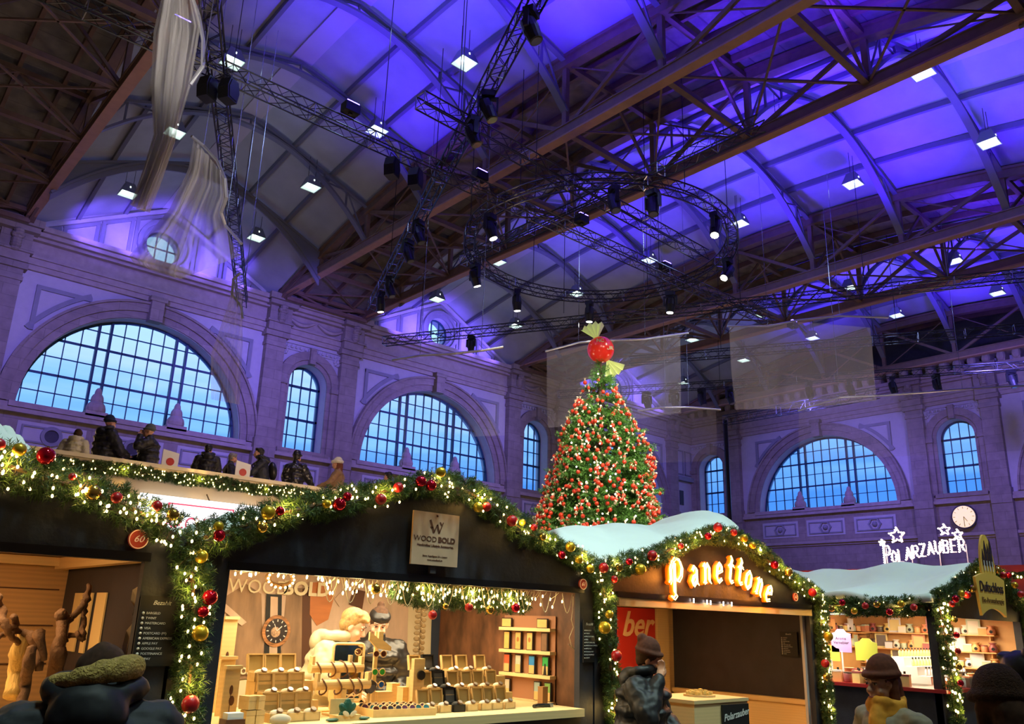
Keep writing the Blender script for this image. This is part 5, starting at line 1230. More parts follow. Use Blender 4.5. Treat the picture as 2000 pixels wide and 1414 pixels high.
# shelf unit with phone cases on the right wall ------------------------------------
SX = X2 - .07 - .012
t_ = thing('wall_shelf', 'wall rack with pine ledges for phone cases on the brown right wall', 'shelf', (SX, 6.0, 1.4))
def SY(px, py): return atX(px, py, SX - .05)
lz = []
for i, (py) in enumerate((1228, 1272, 1318, 1368)):
    a = SY(978, py); b = SY(1078, py + 2); z = (a.z + b.z) / 2; lz.append((z, a.y, b.y))
    MB().bb((-.075, b.y - 6.0, z - 1.4 - .014), (0, a.y - 6.0, z - 1.4 + .014)).build('ledge', pinel, t_)
MB().bb((-.006, lz[0][2] - 6, lz[3][0] - 1.4), (.0, lz[0][1] - 6, lz[0][0] - 1.4 + .12)).build('backboard', mat('rack board', (.35, .16, .08), .6), t_)
cases = [(0, .10, 'h', (.75, .45, .15), 'lying pine'), (0, .80, 'h', (.75, .45, .15), 'lying pine with black rim'), (1, .10, 'v', (.75, .42, .12), 'plain pine'), (1, .33, 'v', (.72, .38, .12), 'lion engraved'), (1, .56, 'v', (.74, .42, .14), 'bull engraved'), (1, .84, 'v', (.20, .11, .06), 'dark walnut'),
         (2, .10, 'v', (.62, .10, .04), 'red and sand'), (2, .33, 'v', (.5, .48, .38), 'grey and sand'), (2, .60, 'v', (.03, .22, .55), 'blue and wood'), (2, .86, 'v', (.03, .35, .08), 'green with a black figure'), (3, .10, 'v', (.5, .45, .35), 'grey topped'), (3, .70, 'v', (.3, .4, .38), 'stone patterned'), (3, .9, 'v', (.2, .4, .1), 'green edged')]
for r_, u, o_k, c_, nm in cases:
    z, ya, yb = lz[r_]; y = ya + (yb - ya) * u; w, h = (.075, .15) if o_k == 'v' else (.13, .075)
    c2 = thing('phone_case', nm + ' phone case on the ' + ('top', 'second', 'third', 'lowest')[r_] + ' ledge of the wall rack', 'phone case', (SX - .04, y, z + .014))
    rm_ = MB().bb((0, -w / 2 - .004, 0), (.012, w / 2 + .004, h + .008)).build('rim', blk, c2); MB().bb((-.003, -w / 2 + .004, .006), (.0, w / 2 - .004, h)).build('panel', mat('case ' + nm, c_, .5, noise=.1, nscale=30), rm_)
    if r_ >= 2: MB().bb((-.0045, -w / 2 + .004, .006), (-.003, w / 2 - .004, h * .5)).build('inlay', mat('case inlay', (.72, .42, .16), .5), c2)
    if nm in ('lion engraved', 'bull engraved'): MB().sph((-.004, 0, h * .6), (.001, .018, .022), 10, 6).build('engraving', mat('engraving', (.35, .14, .04), .6), c2)
    if 'black figure' in nm: MB().prism([(-.02, .0), (.02, 0), (.006, .09), (-.006, .09)], lambda u_, v_, d: (d, u_, v_ + .006), -.006, -.0045).build('figure', blackm, c2)
# price card, brochure
p = Vector((put_x(1092, 5.5, ZC_), 5.42, ZC_)); t_ = thing('info_card', 'dark leaflet stand with a red watch picture at the right end of the counter', 'sign', p, .25)
T_ = Matrix.Rotation(R(-12), 3, 'X')
def tb(mb): mb.v = [tuple(T_ @ Vector(v)) for v in mb.v]; return mb
tb(MB().bb((-.075, 0, 0), (.075, .01, .26))).build('card', mat('leaflet', (.06, .03, .035), .5), t_); tb(MB().bb((-.08, .004, 0), (.08, .014, .265))).build('frame', white, t_); tb(MB().bb((-.06, -.004, .20), (.06, 0, .215))).build('stripe', redp, t_)
text_mesh('GEWINNE', .03, whitep, t_, 'lettering', .001, bold=.001, M4=T_.to_4x4() @ frame((0, -.004, .18), XF)); tb(MB().sph((.01, -.004, .05), (.035, .002, .045), 12, 8)).build('picture', mat('red picture', (.7, .12, .08), .5), t_)
tb(MB().bb((-.018, -.004, .105), (.018, 0, .145))).build('picture', whitep, t_)
x = put_x(1050, 5.2, ZC_); t_ = thing('belt_roll', 'black rolled belt lying near the right end of the counter', 'belt', (x, 5.15, ZC_)); MB().path([(-.09, 0, .015), (-.03, .02, .018), (.04, .02, .016), (.1, 0, .015)], .015, 8).build('strap', blk, t_); MB().box((.1, 0, .018), (.03, .03, .03)).build('buckle', lensd, t_)
x = put_x(1063, 5.3, ZC_); t_ = thing('wooden_block', 'narrow walnut block beside the leaflet stand', 'block', (x, 5.32, ZC_)); MB().bb((-.03, -.03, 0), (.03, .03, .14)).build('body', mat('mid wood', (.35, .18, .07), .5), t_); MB().bb((-.032, -.032, .14), (.032, .032, .146)).build('cap', mat('mid wood', (.35, .18, .07), .5), t_)

# ------------------------------------------------------------------ left hut goods: gnarled branches
deadw = mat('gnarled wood', (.17, .085, .04), .8, noise=.5, nscale=12, bump=.6, bscale=40); strawm = mat('split pale wood', (.75, .50, .16), .8, noise=.35, nscale=20, stretch=(1, 1, .15), bump=.6, bscale=60)
def branch(label, paths, Y, m_=deadw, cat='branch', base=None):
    p0_ = atY(*paths[0][0][:2], Y); t_ = thing('gnarled_branch', label, cat, p0_); 
    for pts in paths:
        P = [atY(x, y, Y + .06 * math.sin(i * 1.9)) - p0_ for i, (x, y, r_) in enumerate(pts)]; P2 = []; r2 = []
        for i in range(len(P) - 1):
            for k in range(4): t = k / 4; P2.append(P[i].lerp(P[i + 1], t) + Vector([rnd.uniform(-.008, .008) for _ in range(3)])); r2.append((pts[i][2] * (1 - t) + pts[i + 1][2] * t) / 270 * rnd.uniform(.85, 1.15))
        P2.append(P[-1]); r2.append(pts[-1][2] / 270); MB().path(P2, r2, 8).build('limb', m_, t_, smooth=True)
MB().bb((-1.4, 5.2, .95), (1.5, 5.9, .98)).build('display_board', pinel, label='pale board carrying the branches in the left hut', cat='board')
branch('tall gnarled branch reaching up before the three paper strips', [[(90, 1400, 9), (105, 1330, 12), (112, 1280, 13), (118, 1240, 9), (124, 1208, 11), (120, 1195, 7)], [(120, 1222, 6), (140, 1205, 5), (158, 1190, 5), (170, 1168, 6), (172, 1142, 3)], [(168, 1175, 5), (163, 1200, 4), (160, 1240, 5), (163, 1250, 4)], [(112, 1262, 7), (130, 1243, 5), (150, 1238, 4), (162, 1250, 5)]], 5.55)
branch('crooked branch entering from the left edge of the left hut', [[(-10, 1160, 7), (2, 1190, 6), (8, 1215, 6), (22, 1240, 5), (36, 1262, 4)], [(16, 1232, 4), (30, 1224, 6), (26, 1204, 5)], [(20, 1225, 5), (45, 1235, 5), (62, 1240, 6), (70, 1275, 6), (78, 1300, 6)], [(-5, 1245, 4), (8, 1240, 4), (14, 1232, 3)]], 5.5)
branch('dark forked branch standing on the pale board', [[(40, 1390, 6), (50, 1340, 8), (56, 1290, 9), (60, 1262, 5)], [(75, 1310, 6), (78, 1260, 5), (74, 1238, 9), (86, 1290, 4)]], 5.4)
branch('pale split log standing behind the forked branch', [[(22, 1360, 13), (32, 1310, 14), (42, 1262, 14), (50, 1232, 9)], [(38, 1350, 7), (46, 1300, 8), (54, 1250, 7)]], 5.6, strawm)
t_ = thing('dried_leaf', 'pale dried banana leaf hanging at the right side of the left hut', 'leaf', A5(272, 1160, .25)); lo_ = Vector(t_.location)
mb = MB(); pl = [(278, 1140), (262, 1152), (257, 1172), (260, 1185), (256, 1200), (264, 1212), (250, 1232), (240, 1262), (234, 1300), (236, 1325), (252, 1300), (262, 1262), (268, 1230), (276, 1195), (282, 1165)]
P = [A5(x, y, .25) - lo_ for x, y in pl]; k = len(P); mb._add([p + Vector((0, .03 * math.sin(i * 1.3), 0)) for i, p in enumerate(P)] + [p + Vector((.006, .012 + .03 * math.sin(i * 1.3), 0)) for i, p in enumerate(P)], [(0, 1, 14), (1, 2, 13, 14), (2, 3, 13), (3, 4, 5, 13), (5, 12, 13), (5, 6, 11, 12), (6, 7, 10, 11), (7, 8, 9, 10)] + [tuple(k + j for j in f) for f in ((14, 1, 0), (14, 13, 2, 1), (13, 3, 2), (13, 5, 4, 3), (13, 12, 5), (12, 11, 6, 5), (11, 10, 7, 6), (10, 9, 8, 7))] + [(i, (i + 1) % k, k + (i + 1) % k, k + i) for i in range(k)])
mb.build('blade', mat('dried leaf pale', (.7, .58, .38), .7, noise=.15, nscale=20), t_); MB().path([A5(278, 1135, .25) - lo_, A5(262, 1210, .25) - lo_, A5(236, 1325, .25) - lo_], .004, 5).build('midrib', twig, t_)
MB().path([(0, 0, .25), (.02, 0, .05)], .002, 4).build('string', twig, t_)

# panettone hut crate with tasting plate
p = Vector((7.02, 5.42, 0)); cz = .98
a = A5(1268, 1364, .05)
t_ = thing('tasting_crate', 'plain wooden box pedestal with a small blackboard on its front', 'pedestal', (6.85, 5.0, 0))
MB().bb((-.42, -.3, 0), (.42, .3, 1.1)).build('body', pinel, t_); MB().bb((-.43, -.31, 1.1), (.43, .31, 1.13)).build('top', pinel, t_)
MB().bb((-.02, -.325, .60), (.40, -.305, 1.08)).build('blackboard', blackm, t_); text_mesh('Polarzauber', .085, whitep, t_, 'lettering', .001, shear=.35, bold=.001, M4=frame((.19, -.328, .99), (1, 0, .12)))
t_ = thing('tasting_plate', 'round tray heaped with cubes of cake on the wooden pedestal', 'plate', (6.9, 4.98, 1.13)); MB().path([(0, 0, 0), (0, 0, .018)], .15, 24).build('plate', boxw, t_)
mb = MB()
for k in range(60):
    a = rnd.uniform(0, 6.28); r_ = .12 * math.sqrt(rnd.random()); mb.box((r_ * math.cos(a), r_ * math.sin(a), .03 + .035 * rnd.random() * (1 - r_ / .12)), (.026, .026, .026), rnd.uniform(0, 3))
mb.build('cake_cubes', mat('cake', (.85, .6, .18), .7, noise=.2, nscale=40), t_, kind='stuff')

# ------------------------------------------------------------------ the great tree
TC = Vector((22.5, 20.3, 0)); TH = 11.6
tree = thing('christmas_tree', 'tall fir tree covered in red wrapped sweets and topped by a red ball', 'christmas tree', TC)
MB().path([(0, 0, 0), (0, 0, 6), (0, 0, TH)], [.3, .2, .04], 10).build('trunk', twig, tree)
def trad(z):   # crown radius at height
    return float(np.interp(z, [0.8, 3.2, 4.9, 5.7, 7.2, 8.4, 9.55, 10.4, 11.2, TH + .2], [2.9, 2.5, 2.2, 2.05, 1.8, 1.4, .92, .5, .22, .05]))
rs = np.random.RandomState(11); P, D, LL = [], [], []; bmb = MB(); tips = []
for i in range(760):
    z = .9 + (TH - 1.0) * (1 - math.sqrt(1 - rs.rand() * .9985)); a = rs.rand() * 2 * math.pi; r_ = trad(z) * rs.uniform(.84, 1.08)
    lump = 1 + .09 * math.sin(3 * a + z * 1.3) + .05 * math.sin(7 * a - z * 2.1); r_ *= lump
    dz = .10 * r_ - .15; e_ = np.array([math.cos(a) * r_, math.sin(a) * r_, z + dz]); s_ = np.array([0, 0, z + .12 * r_])
    tips.append((z, a, r_, e_)); bmb.path([tuple(s_ + (e_ - s_) * t + np.array([0, 0, -.15 * math.sin(t * 3.1)])) for t in (0, .5, 1)], [.03, .02, .008], 4, False)
    n = int(10 + 24 * min(1, r_ / 2.5)); dr = (e_ - s_) / np.linalg.norm(e_ - s_); sd = np.array([-math.sin(a), math.cos(a), 0])
    for k in range(n):
        t = rs.uniform(.45, 1.0); wdt = (1.05 - t) * .55 * r_ * .5 + .05; q = s_ + (e_ - s_) * t + np.array([0, 0, -.15 * math.sin(t * 3.1)]) + sd * rs.uniform(-1, 1) * wdt
        P.append(q); D.append(dr + sd * rs.uniform(-1, 1) + np.array([0, 0, rs.uniform(-.1, .5)])); LL.append(.34)
for i in range(90):
    z = rs.uniform(10.2, TH - .1); a = rs.rand() * 6.283; r_ = (TH + .1 - z) * .35; P.append(np.array([r_ * .3 * math.cos(a), r_ * .3 * math.sin(a), z])); D.append(np.array([math.cos(a), math.sin(a), .4])); LL.append(.2 + r_ * .5)
bmb.build('boughs', twig, tree, kind='stuff')
V, F_ = sprigs(np.array(P), np.array(D), np.array(LL), 11, .13, .016, rs, .8); fast('foliage', V, F_, needlet, tree)
# trunk-near darkness is real: many inner sprigs
P, D = [], []
for i in range(4500):
    z = .7 + (TH - 1.2) * (1 - math.sqrt(1 - rs.rand() * .98)); a = rs.rand() * 6.283; r_ = trad(z) * rs.uniform(.45, .8); P.append((r_ * math.cos(a), r_ * math.sin(a), z)); D.append((math.cos(a), math.sin(a), rs.uniform(-.3, .4)))
V, F_ = sprigs(np.array(P), np.array(D), .45, 10, .2, .03, rs, .9); fast('inner_foliage', V, F_, needlet, tree)
# red wrapped sweets: ball + two paper ends
sw_r = mat('red foil', (.82, .06, .02), .3, metal=.25, spec=.7); sw_w = mat('pale foil ends', (.85, .75, .48), .4, metal=.1)
def mk_sweet():
    o = MB().sph((0, 0, 0), (.076, .076, .08), 12, 8).build('wrapped_sweet', sw_r, smooth=True)
    mb = MB(); mb.path([(0, 0, -.1), (0, 0, .1)], .01, 5)
    for k in (1, -1): mb.path([(0, 0, k * .08), (0, 0, k * .13), (.01, 0, k * .17)], [.02, .025, .05], 7); 
    mb.build('foil_ends', sw_w, o); return o
sw = mk_sweet(); C.objects.unlink(sw); C.objects.unlink(sw.children[0]); cand = []
for i in range(2200):
    z = 1.2 + (TH - 1.7) * (1 - math.sqrt(1 - rs.rand() * .9985)); a = rs.rand() * 2 * math.pi
    r_ = trad(z) * (1 + .09 * math.sin(3 * a + z * 1.3) + .05 * math.sin(7 * a - z * 2.1)) * rs.uniform(.93, 1.05) + .10
    p = Vector((r_ * math.cos(a), r_ * math.sin(a), z)) + TC
    face = Vector((math.cos(a), math.sin(a), 0)).dot((CAM - p).normalized())
    if all((p - q[1]).length > .15 for q in cand): cand.append((face, p))
cand.sort(key=lambda q: -q[0]); vis = [p for f_, p in cand if f_ > -.15 and p.z > 3.9]; oth = [p for f_, p in cand if not (f_ > -.15 and p.z > 3.9)]
rs.shuffle(vis)
for i, p in enumerate(vis[:300]):
    o = sw.copy(); C.objects.link(o); c = sw.children[0].copy(); C.objects.link(c); c.parent = o; o.location = p; o.rotation_euler = (rs.uniform(-.8, .8), rs.uniform(-.8, .8), rs.uniform(0, 6)); s_ = rs.uniform(.8, 1.2); o.scale = (s_,) * 3
    o['label'] = 'red sweet in foil with pale twisted ends on the tall tree'; o['category'] = 'ornament'; o['group'] = 'wrapped sweets on the tall tree'
mb = MB(); mb2 = MB()
for p in vis[300:] + oth: mb.sph(p, .076, 10, 8)
if mb.v: mb.build('wrapped_sweets', sw_r, smooth=True, label='further red sweets hanging all round the tall tree', cat='ornament', kind='stuff')
# small warm lights on the tree
tl = thing('light_string', 'tiny warm lights scattered over the tall tree', 'fairy lights', TC); b0 = None; rest = MB()
for i, (f_, p) in enumerate(cand[:240:2]):
    q = p - TC + Vector((rs.uniform(-.2, .2), rs.uniform(-.2, .2), .2))
    if i < 95:
        if b0 is None: b0 = MB().sph((0, 0, 0), .028, 6, 5).build('bulb', bulbw, tl); b_ = b0
        else: b_ = b0.copy(); C.objects.link(b_)
        b_.location = q
    else: rest.sph(q, .028, 6, 5)
if rest.v: rest.build('bulb', bulbw, tl, kind='stuff')
# top ball with bow ends
tb_ = thing('tree_topper', 'big red ball with pale foil bow ends on top of the tree', 'ornament', TC + Vector((0, 0, TH + .35)))
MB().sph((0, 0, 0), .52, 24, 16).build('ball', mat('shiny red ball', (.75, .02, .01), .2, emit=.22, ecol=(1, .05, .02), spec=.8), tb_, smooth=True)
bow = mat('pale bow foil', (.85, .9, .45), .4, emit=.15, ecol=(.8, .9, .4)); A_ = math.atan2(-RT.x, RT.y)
ax = RT.copy(); ax.z = 0; ax.normalize()
for k, (dx, dz, rot, nm) in enumerate(((-.25, .72, .35, 'upper'), (.42, -.72, 2.5, 'lower'))):
    c_ = ax * dx + Vector((0, 0, dz)); mb = MB()
    n = 9; nk = c_ * .55; fan = []
    for j in range(n + 1):
        a = rot + (j / n - .5) * 1.5; dpt = (ax * math.sin(-a if k == 0 else a) + Vector((0, 0, math.cos(a)))) * .72; fan.append(nk + dpt + Vector((.12 * (-1) ** j, .12 * (-1) ** j, 0)))
    for j in range(n): mb._add([nk, fan[j], fan[j + 1], nk + Vector((.02, .02, 0)), fan[j] + Vector((.02, .02, 0)), fan[j + 1] + Vector((.02, .02, 0))], [(0, 1, 2), (5, 4, 3), (1, 4, 5, 2)])
    mb.build('foil_bow', bow, tb_)
F4 = frame(-_f * .53, RT, (0, 0, 1))
for tx_, dx_, dz_ in (('NC', -.08, .2), ('UR', .3, -.08)): text_mesh(tx_, .19, mat('gold lettering', (.9, .7, .3), .4), tb_, 'lettering', .01, bold=.008, M4=frame(Vector((-_f.x, -_f.y, 0)).normalized() * (.53 - .25 * abs(dx_)) + ax * dx_ + Vector((0, 0, dz_)), ax))

# ------------------------------------------------------------------ balcony stand with the lit sign
BY = 18.0; ivory = mat('ivory paint', (.62, .52, .36), .6, noise=.05, nscale=3)
bh = thing('balcony_stand', 'two storey cream stand with a guest terrace and garlanded railing', 'market stand', (3, BY, 0))
MB().bb((0, 0, 0), (10.5, 4.5, 3.55)).build('lower_storey', ivory, bh)
MB().bb((-.1, -.35, 3.55), (10.6, 4.6, 3.75)).build('terrace_floor', ivory, bh)
MB().bb((-.1, -.32, 3.75), (10.6, -.24, 4.62)).build('railing_panel', ivory, bh); MB().bb((-.12, -.40, 4.62), (10.6, -.12, 4.70)).build('handrail', mat('pale rail', (.75, .68, .5), .5), bh)
mb = MB()
for k in range(8): loop(mb, lambda u, v, d: (u, -.32 - d, v), [(.1 + k * 1.3, 3.85), (1.2 + k * 1.3, 3.85), (1.2 + k * 1.3, 4.05), (.1 + k * 1.3, 4.05)], .03, 0, .02)
mb.build('panel_moulding', ivory, bh)
for x in (.5, 3.9, 7.2): MB().path([(x, -.38, 4.2), (x + .1, -.42, 4.0), (x + .12, -.4, 3.7), (x + .1, -.42, 3.5)], .015, 4).build('cable', twig, bh)
garland('dense fir garland along the terrace railing', [(2.9 + k * .5, BY - .42, 4.46 + .02 * math.sin(k * 1.7)) for k in range(22)], .15, 330, 230, own=100, nl=.06, w=.007, bulb_r=.011, lamp_gap=1.4, en=2.5)
sg = thing('light_box_sign', 'white illuminated sign with a red frame and lettering below the terrace', 'sign', atY(275, 962, BY - .5)); so = Vector(sg.location)
scr = mat('lit white panel', (.9, .92, 1), .4, emit=1.5, ecol=(.85, .9, 1.0)); pk = mat('red sign print', (.9, .06, .16), .5, emit=.5, ecol=(1, .1, .25))
def sb(x0, z0, x1, z1, m_, nm, y0=-.0, y1=.06): MB().bb((x0, y0, z0), (x1, y1, z1)).build(nm, m_, sg)
sb(0, -1.0, 2.62, 0, scr, 'panel'); 
F4 = lambda x, z: frame((x, -.012, z), XF)
for a in ((.58, -.16, 2.0, -.13), (.58, -.9, .61, -.13), (1.97, -.9, 2.0, -.13)): sb(*a, pk, 'frame_print', -.01, 0)
text_mesh('RACLETTE', .40, pk, sg, 'lettering', .002, M4=F4(1.3, -.55), width=.8)
lamp('AREA', so + Vector((1.3, -.15, -.5)), 25, (.8, .88, 1), so + Vector((1.3, -3, -.8)), 2.4, size_y=.8, name='sign_light')
for px, py, wd in ((332, 899, 'left one'), (474, 917, 'right one')):
    p = atY(px, py, BY + .1); p.z = 4.7; t_ = thing('menu_card', 'white card with a red round print on the terrace rail, ' + wd, 'card', p, -.1)
    mb = MB(); mb.prism([(-.17, 0), (.17, 0), (.17, .36), (-.17, .42)], lambda u, v, d: (u, d, v), -.03, .0); mb.build('card', white, t_); MB().path([(0, -.031, .16), (0, -.036, .16)], .085, 16).build('print', redp, t_)

# ------------------------------------------------------------------ right hand huts
DX, DY = 13.3, 5.3
h = thing('corner_hut', 'brightly lit corner hut selling scented goods, at the right edge', 'market hut', (DX, DY, 0))
dfn = lambda u, v, d: (u, d, v)
def DPx(px, py): return atY(px, py, DY)
gab = [(0, 2.16), (.35, 2.22), (.9, 2.40), (1.5, 2.64), (1.95, 2.74), (2.4, 2.66), (2.9, 2.44), (3.45, 2.26), (3.8, 2.18)]
mb = MB(); mb.prism([(0, 2.02), (3.8, 2.02)] + gab[::-1], dfn, 0, .06); mb.build('gable_board', navy, h)
MB().bb((0, 0, 0), (.12, .12, 2.1)).build('corner_post', navy, h); MB().bb((3.68, 0, 0), (3.8, .12, 2.1)).build('corner_post', navy, h)
MB().bb((0, .02, 0), (3.8, .08, .94)).build('counter_front', navy, h); MB().bb((-.0, 0.08, 0), (.06, 3.0, .94)).build('counter_front', navy, h)
redc = mat('red counter', (.35, .02, .02), .4)
MB().bb((-.12, -.1, .94), (3.8, .45, .99)).build('counter', redc, h); MB().bb((-.12, .45, .94), (.45, 3.0, .99)).build('counter', redc, h)
MB().bb((0, .1, 2.02), (.06, 3.0, 2.2)).build('fascia', navy, h)
orw = mat('orange lit pine', (.75, .42, .16), .6, noise=.1, nscale=5)
MB().bb((1.9, 2.95, 0), (3.8, 3.0, 2.15)).bb((.0, 3.0, 0), (3.8, 3.05, 2.15)).build('back_wall', orw, h); MB().bb((3.74, .1, 0), (3.8, 3.0, 2.15)).build('side_wall', orw, h); MB().bb((.05, .07, 2.12), (3.75, 3.0, 2.15)).build('ceiling_board', orw, h)
mb = MB(); mb.strip([(u, v + .0) for u, v in gab], [(u, v + .05) for u, v in gab], dfn, -.05, 3.2); mb.build('roof', navy2, h)
lamp('AREA', (DX + 1.7, DY + 1.2, 2.1), 150, (1, .80, .52), (DX + 1.7, DY + 1.3, 0), 2.6, size_y=1.4, name='hut_light')
lamp('AREA', (DX + .35, DY + 1.7, 2.1), 80, (1, .82, .6), (DX + .6, DY + 1.7, 0), .5, size_y=2.0, name='hut_light')
sn = MB(); G = []
for i in range(25):
    v = i / 24; y = DY - .02 + 3.6 * v; row = []
    for j in range(33):
        u = -.15 + 4.1 * j / 32; zt = float(np.interp(u, [g[0] for g in gab], [g[1] for g in gab])) + .10 + .05 * math.sin(u * 4 + y * 2) + .04 * math.sin(y * 5)
        zt += .08; row.append((DX + u, y, zt))
    G.append(row)
o = sn.grid(G).build('snow_cover', snow, smooth=True, label='mint white artificial snow on the roof of the corner hut at right', cat='snow'); md = o.modifiers.new('t', 'SOLIDIFY'); md.thickness = .12; md.offset = -1
garland('fir garland along the side eave of the corner hut', [(DX - .12, DY + 3.1 - k * .5, 2.17 + .02 * math.sin(k)) for k in range(7)], .17, 300, 10, own=10, nl=.07, w=.007, en=.5, view=(-1, -.6, 0), flat=(1, 1, 1), lamp_gap=1.0)
garland('fir garland over the gable of the corner hut', [(DX + u, DY - .1, v + .1) for u, v in gab], .17, 300, 18, own=18, nl=.07, w=.007, en=.5, lamp_gap=.8)
garland('fir garland hanging down the near post of the corner hut', [(DX - .04, DY - .1, 2.2), (DX + .0, DY - .12, 1.8), (DX + .06, DY - .12, 1.2), (DX + .1, DY - .12, .5)], .13, 300, 50, nl=.06, w=.006, bulb_r=.014, en=1.2)
garland('fir garland hanging down the far post of the corner hut', [(DX + 3.8, DY - .1, 2.2), (DX + 3.8, DY - .12, 1.2), (DX + 3.8, DY - .12, .5)], .14, 260, 25, nl=.06, w=.006, bulb_r=.014, en=1.0)
for i in range(16):
    k = ['r', 'g', 'rs', 'gg'][i % 4]; bauble((DX - .33, DY + .15 + i * .185, 2.14 + .07 * math.sin(i * 2.3)), .052, k, '%s bauble in the eave garland of the corner hut' % _w[k], '%s baubles, corner hut eave' % _w[k])
for i in range(16):
    k = ['rs', 'g', 'r', 'gg', 'r'][i % 5]; u = .1 + i * .24; z = float(np.interp(u, [g[0] for g in gab], [g[1] for g in gab])) + .1 + .05 * math.sin(i * 2); bauble((DX + u, DY - .29, z), .055, k, '%s bauble in the gable garland of the corner hut' % _w[k], '%s baubles, corner hut gable' % _w[k])
for i in range(6):
    k = ['r', 'gg', 'rs'][i % 3]; bauble((DX - .02 + .03 * math.sin(i), DY - .28, 2.2 - i * .22), .045, k, '%s bauble in the garland down the near post of the corner hut' % _w[k], '%s baubles, corner hut post' % _w[k])
# hanging sign
ds = thing('shop_sign', 'mustard coloured sign with towers reading Duftschloss on the corner hut gable', 'sign', (DX + 1.42, DY - .36, 2.42)); ds.scale = (1.0, 1.0, 1.0); must = mat('mustard board', (.78, .50, .09), .55, emit=.04); dk = mat('dark sign print', (.03, .015, .03), .6)  # slight emission makes the mustard board look lit
N_ = 12; topc = [(-.62 + 1.24 * i / N_, .36 - .05 * (2 * i / N_ - 1) ** 2 * -1 - .0) for i in range(N_ + 1)]; 
out = [(-.52, -.36)] + [(-.52 + 1.04 * i / N_, -.36 + .12 * (1 - (2 * i / N_ - 1) ** 2)) for i in range(1, N_)] + [(.52, -.36)] + [(.62 - 1.24 * i / N_, .22 + .09 * (1 - (2 * i / N_ - 1) ** 2)) for i in range(N_ + 1)]
mb = MB(); mb.prism(out, lambda u, v, d: (u, d, v), 0, .04); mb.build('board', must, ds)
oval = [(.30 * math.cos(a), .30 + .62 * max(0, math.sin(a)) + 0) for a in [math.pi * i / 20 for i in range(21)]]
mb = MB(); mb.prism(oval, lambda u, v, d: (u, d, v), .005, .035); mb.build('top_board', must, ds)
mb = MB()
for u, z0, z1, w in ((-.18, .34, .52, .045), (-.06, .34, .66, .05), (.06, .34, .62, .045), (.17, .34, .70, .05)):
    mb.bb((u - w, -.004, z0 + .08), (u + w, 0, z1)); mb.prism([(u - w * 1.15, z1), (u + w * 1.15, z1), (u, z1 + .16)], lambda a, b, d: (a, d, b), -.004, .004)
mb.build('tower_print', dk, ds)
for u in (-.18, -.06, .06, .17): MB().bb((u - .02, -.008, .34), (u + .01, -.004, .5)).build('tower_light', white, ds)
text_mesh('Duftschloss', .225, dk, ds, 'lettering', .003, bold=.002, width=.95, M4=frame((0, -.008, .08), XF)); text_mesh('Bio-Aromatherapie', .12, mat('brown sign print', (.2, .09, .02), .6), ds, 'lettering', .003, M4=frame((0, -.008, -.12), XF))
# shelves and goods
GC = [(.85, .8, .7), (.75, .3, .15), (.9, .75, .3), (.55, .65, .5), (.35, .1, .1), (.8, .8, .85), (.9, .5, .2), (.15, .12, .1)]
GM = [mat('ware %d' % i, c_, .35) for i, c_ in enumerate(GC)]; GN = ['ivory', 'terracotta', 'yellow', 'sage green', 'dark red', 'white', 'orange', 'dark']
def shelf(x0, x1, y, z, lab, dpt=.22):
    t_ = thing('wall_shelf', lab, 'shelf', (x0, y, z)); MB().bb((0, -dpt, -.02), (x1 - x0, 0, 0)).build('board', orw, t_); 
    for x in (.1, x1 - x0 - .1): MB().bb((x - .01, -.15, -.1), (x + .01, 0, -.02)).build('bracket', orw, t_)
protos = {}; PI_ = math.pi
def ware(kind, ci, loc, lab, grp, sc=1.0):
    key = (kind, ci)
    if key not in protos:
        t_ = thing(kind, lab, 'ware', loc, 0, grp)
        if kind == 'oil_burner': MB().lathe([(.05, 0), (.065, .03), (.06, .08), (.035, .11), (.04, .125), (.06, .14), (.055, .145)], n=14).build('body', GM[ci], t_, smooth=True); MB().path([(0, -.058, .05), (0, -.064, .05)], .025, 10).build('opening', blackm, t_)
        elif kind == 'bottle': MB().lathe([(.022, 0), (.025, .02), (.025, .08), (.01, .1), (.01, .115)], n=10).build('flask', GM[ci], t_, smooth=True); MB().path([(0, 0, .112), (0, 0, .14)], .012, 8).build('stopper', blackm, t_)
        elif kind == 'jar': MB().lathe([(.045, 0), (.05, .01), (.05, .08), (.045, .09)], n=14).build('body', GM[ci], t_, smooth=True); MB().path([(0, 0, .09), (0, 0, .105)], .048, 14).build('lid', GM[(ci + 3) % 8], t_)
        elif kind == 'gift_carton': MB().bb((-.06, -.045, 0), (.06, .045, .1)).build('carton', GM[ci], t_); MB().bb((-.062, -.047, .1), (.062, .047, .118)).build('lid', GM[(ci + 2) % 8], t_)
        elif kind == 'picture_frame': MB().bb((-.1, -.01, 0), (.1, .01, .24)).build('frame', GM[ci], t_); MB().bb((-.075, -.014, .03), (.075, -.01, .21)).build('picture', GM[(ci + 5) % 8], t_)
        t_.scale = (sc,) * 3; protos[key] = t_; return t_
    return dup(protos[key], loc, rnd.uniform(-.3, .3), lab, grp, scale=sc)
for z, zn in ((1.76, 'top'), (1.50, 'middle')):
    shelf(DX + .6, DX + 3.7, DY + 2.94, z, zn + ' pine shelf on the back wall of the corner hut')
for z, zn, k0 in ((1.78, 'top', 0), (1.50, 'middle', 3)):
    for i in range(21):
        ci = (i * 3 + k0) % 8; kd = ['oil_burner', 'jar', 'picture_frame', 'gift_carton', 'bottle'][(i * 2 + k0) % 5]
        ware(kd, ci, (DX + .72 + i * .145, DY + 2.83, z), '%s %s on the %s shelf of the corner hut' % (GN[ci], kd.replace('_', ' '), zn), 'wares on the %s shelf, %s %s' % (zn, GN[ci], kd.replace('_', ' ')))
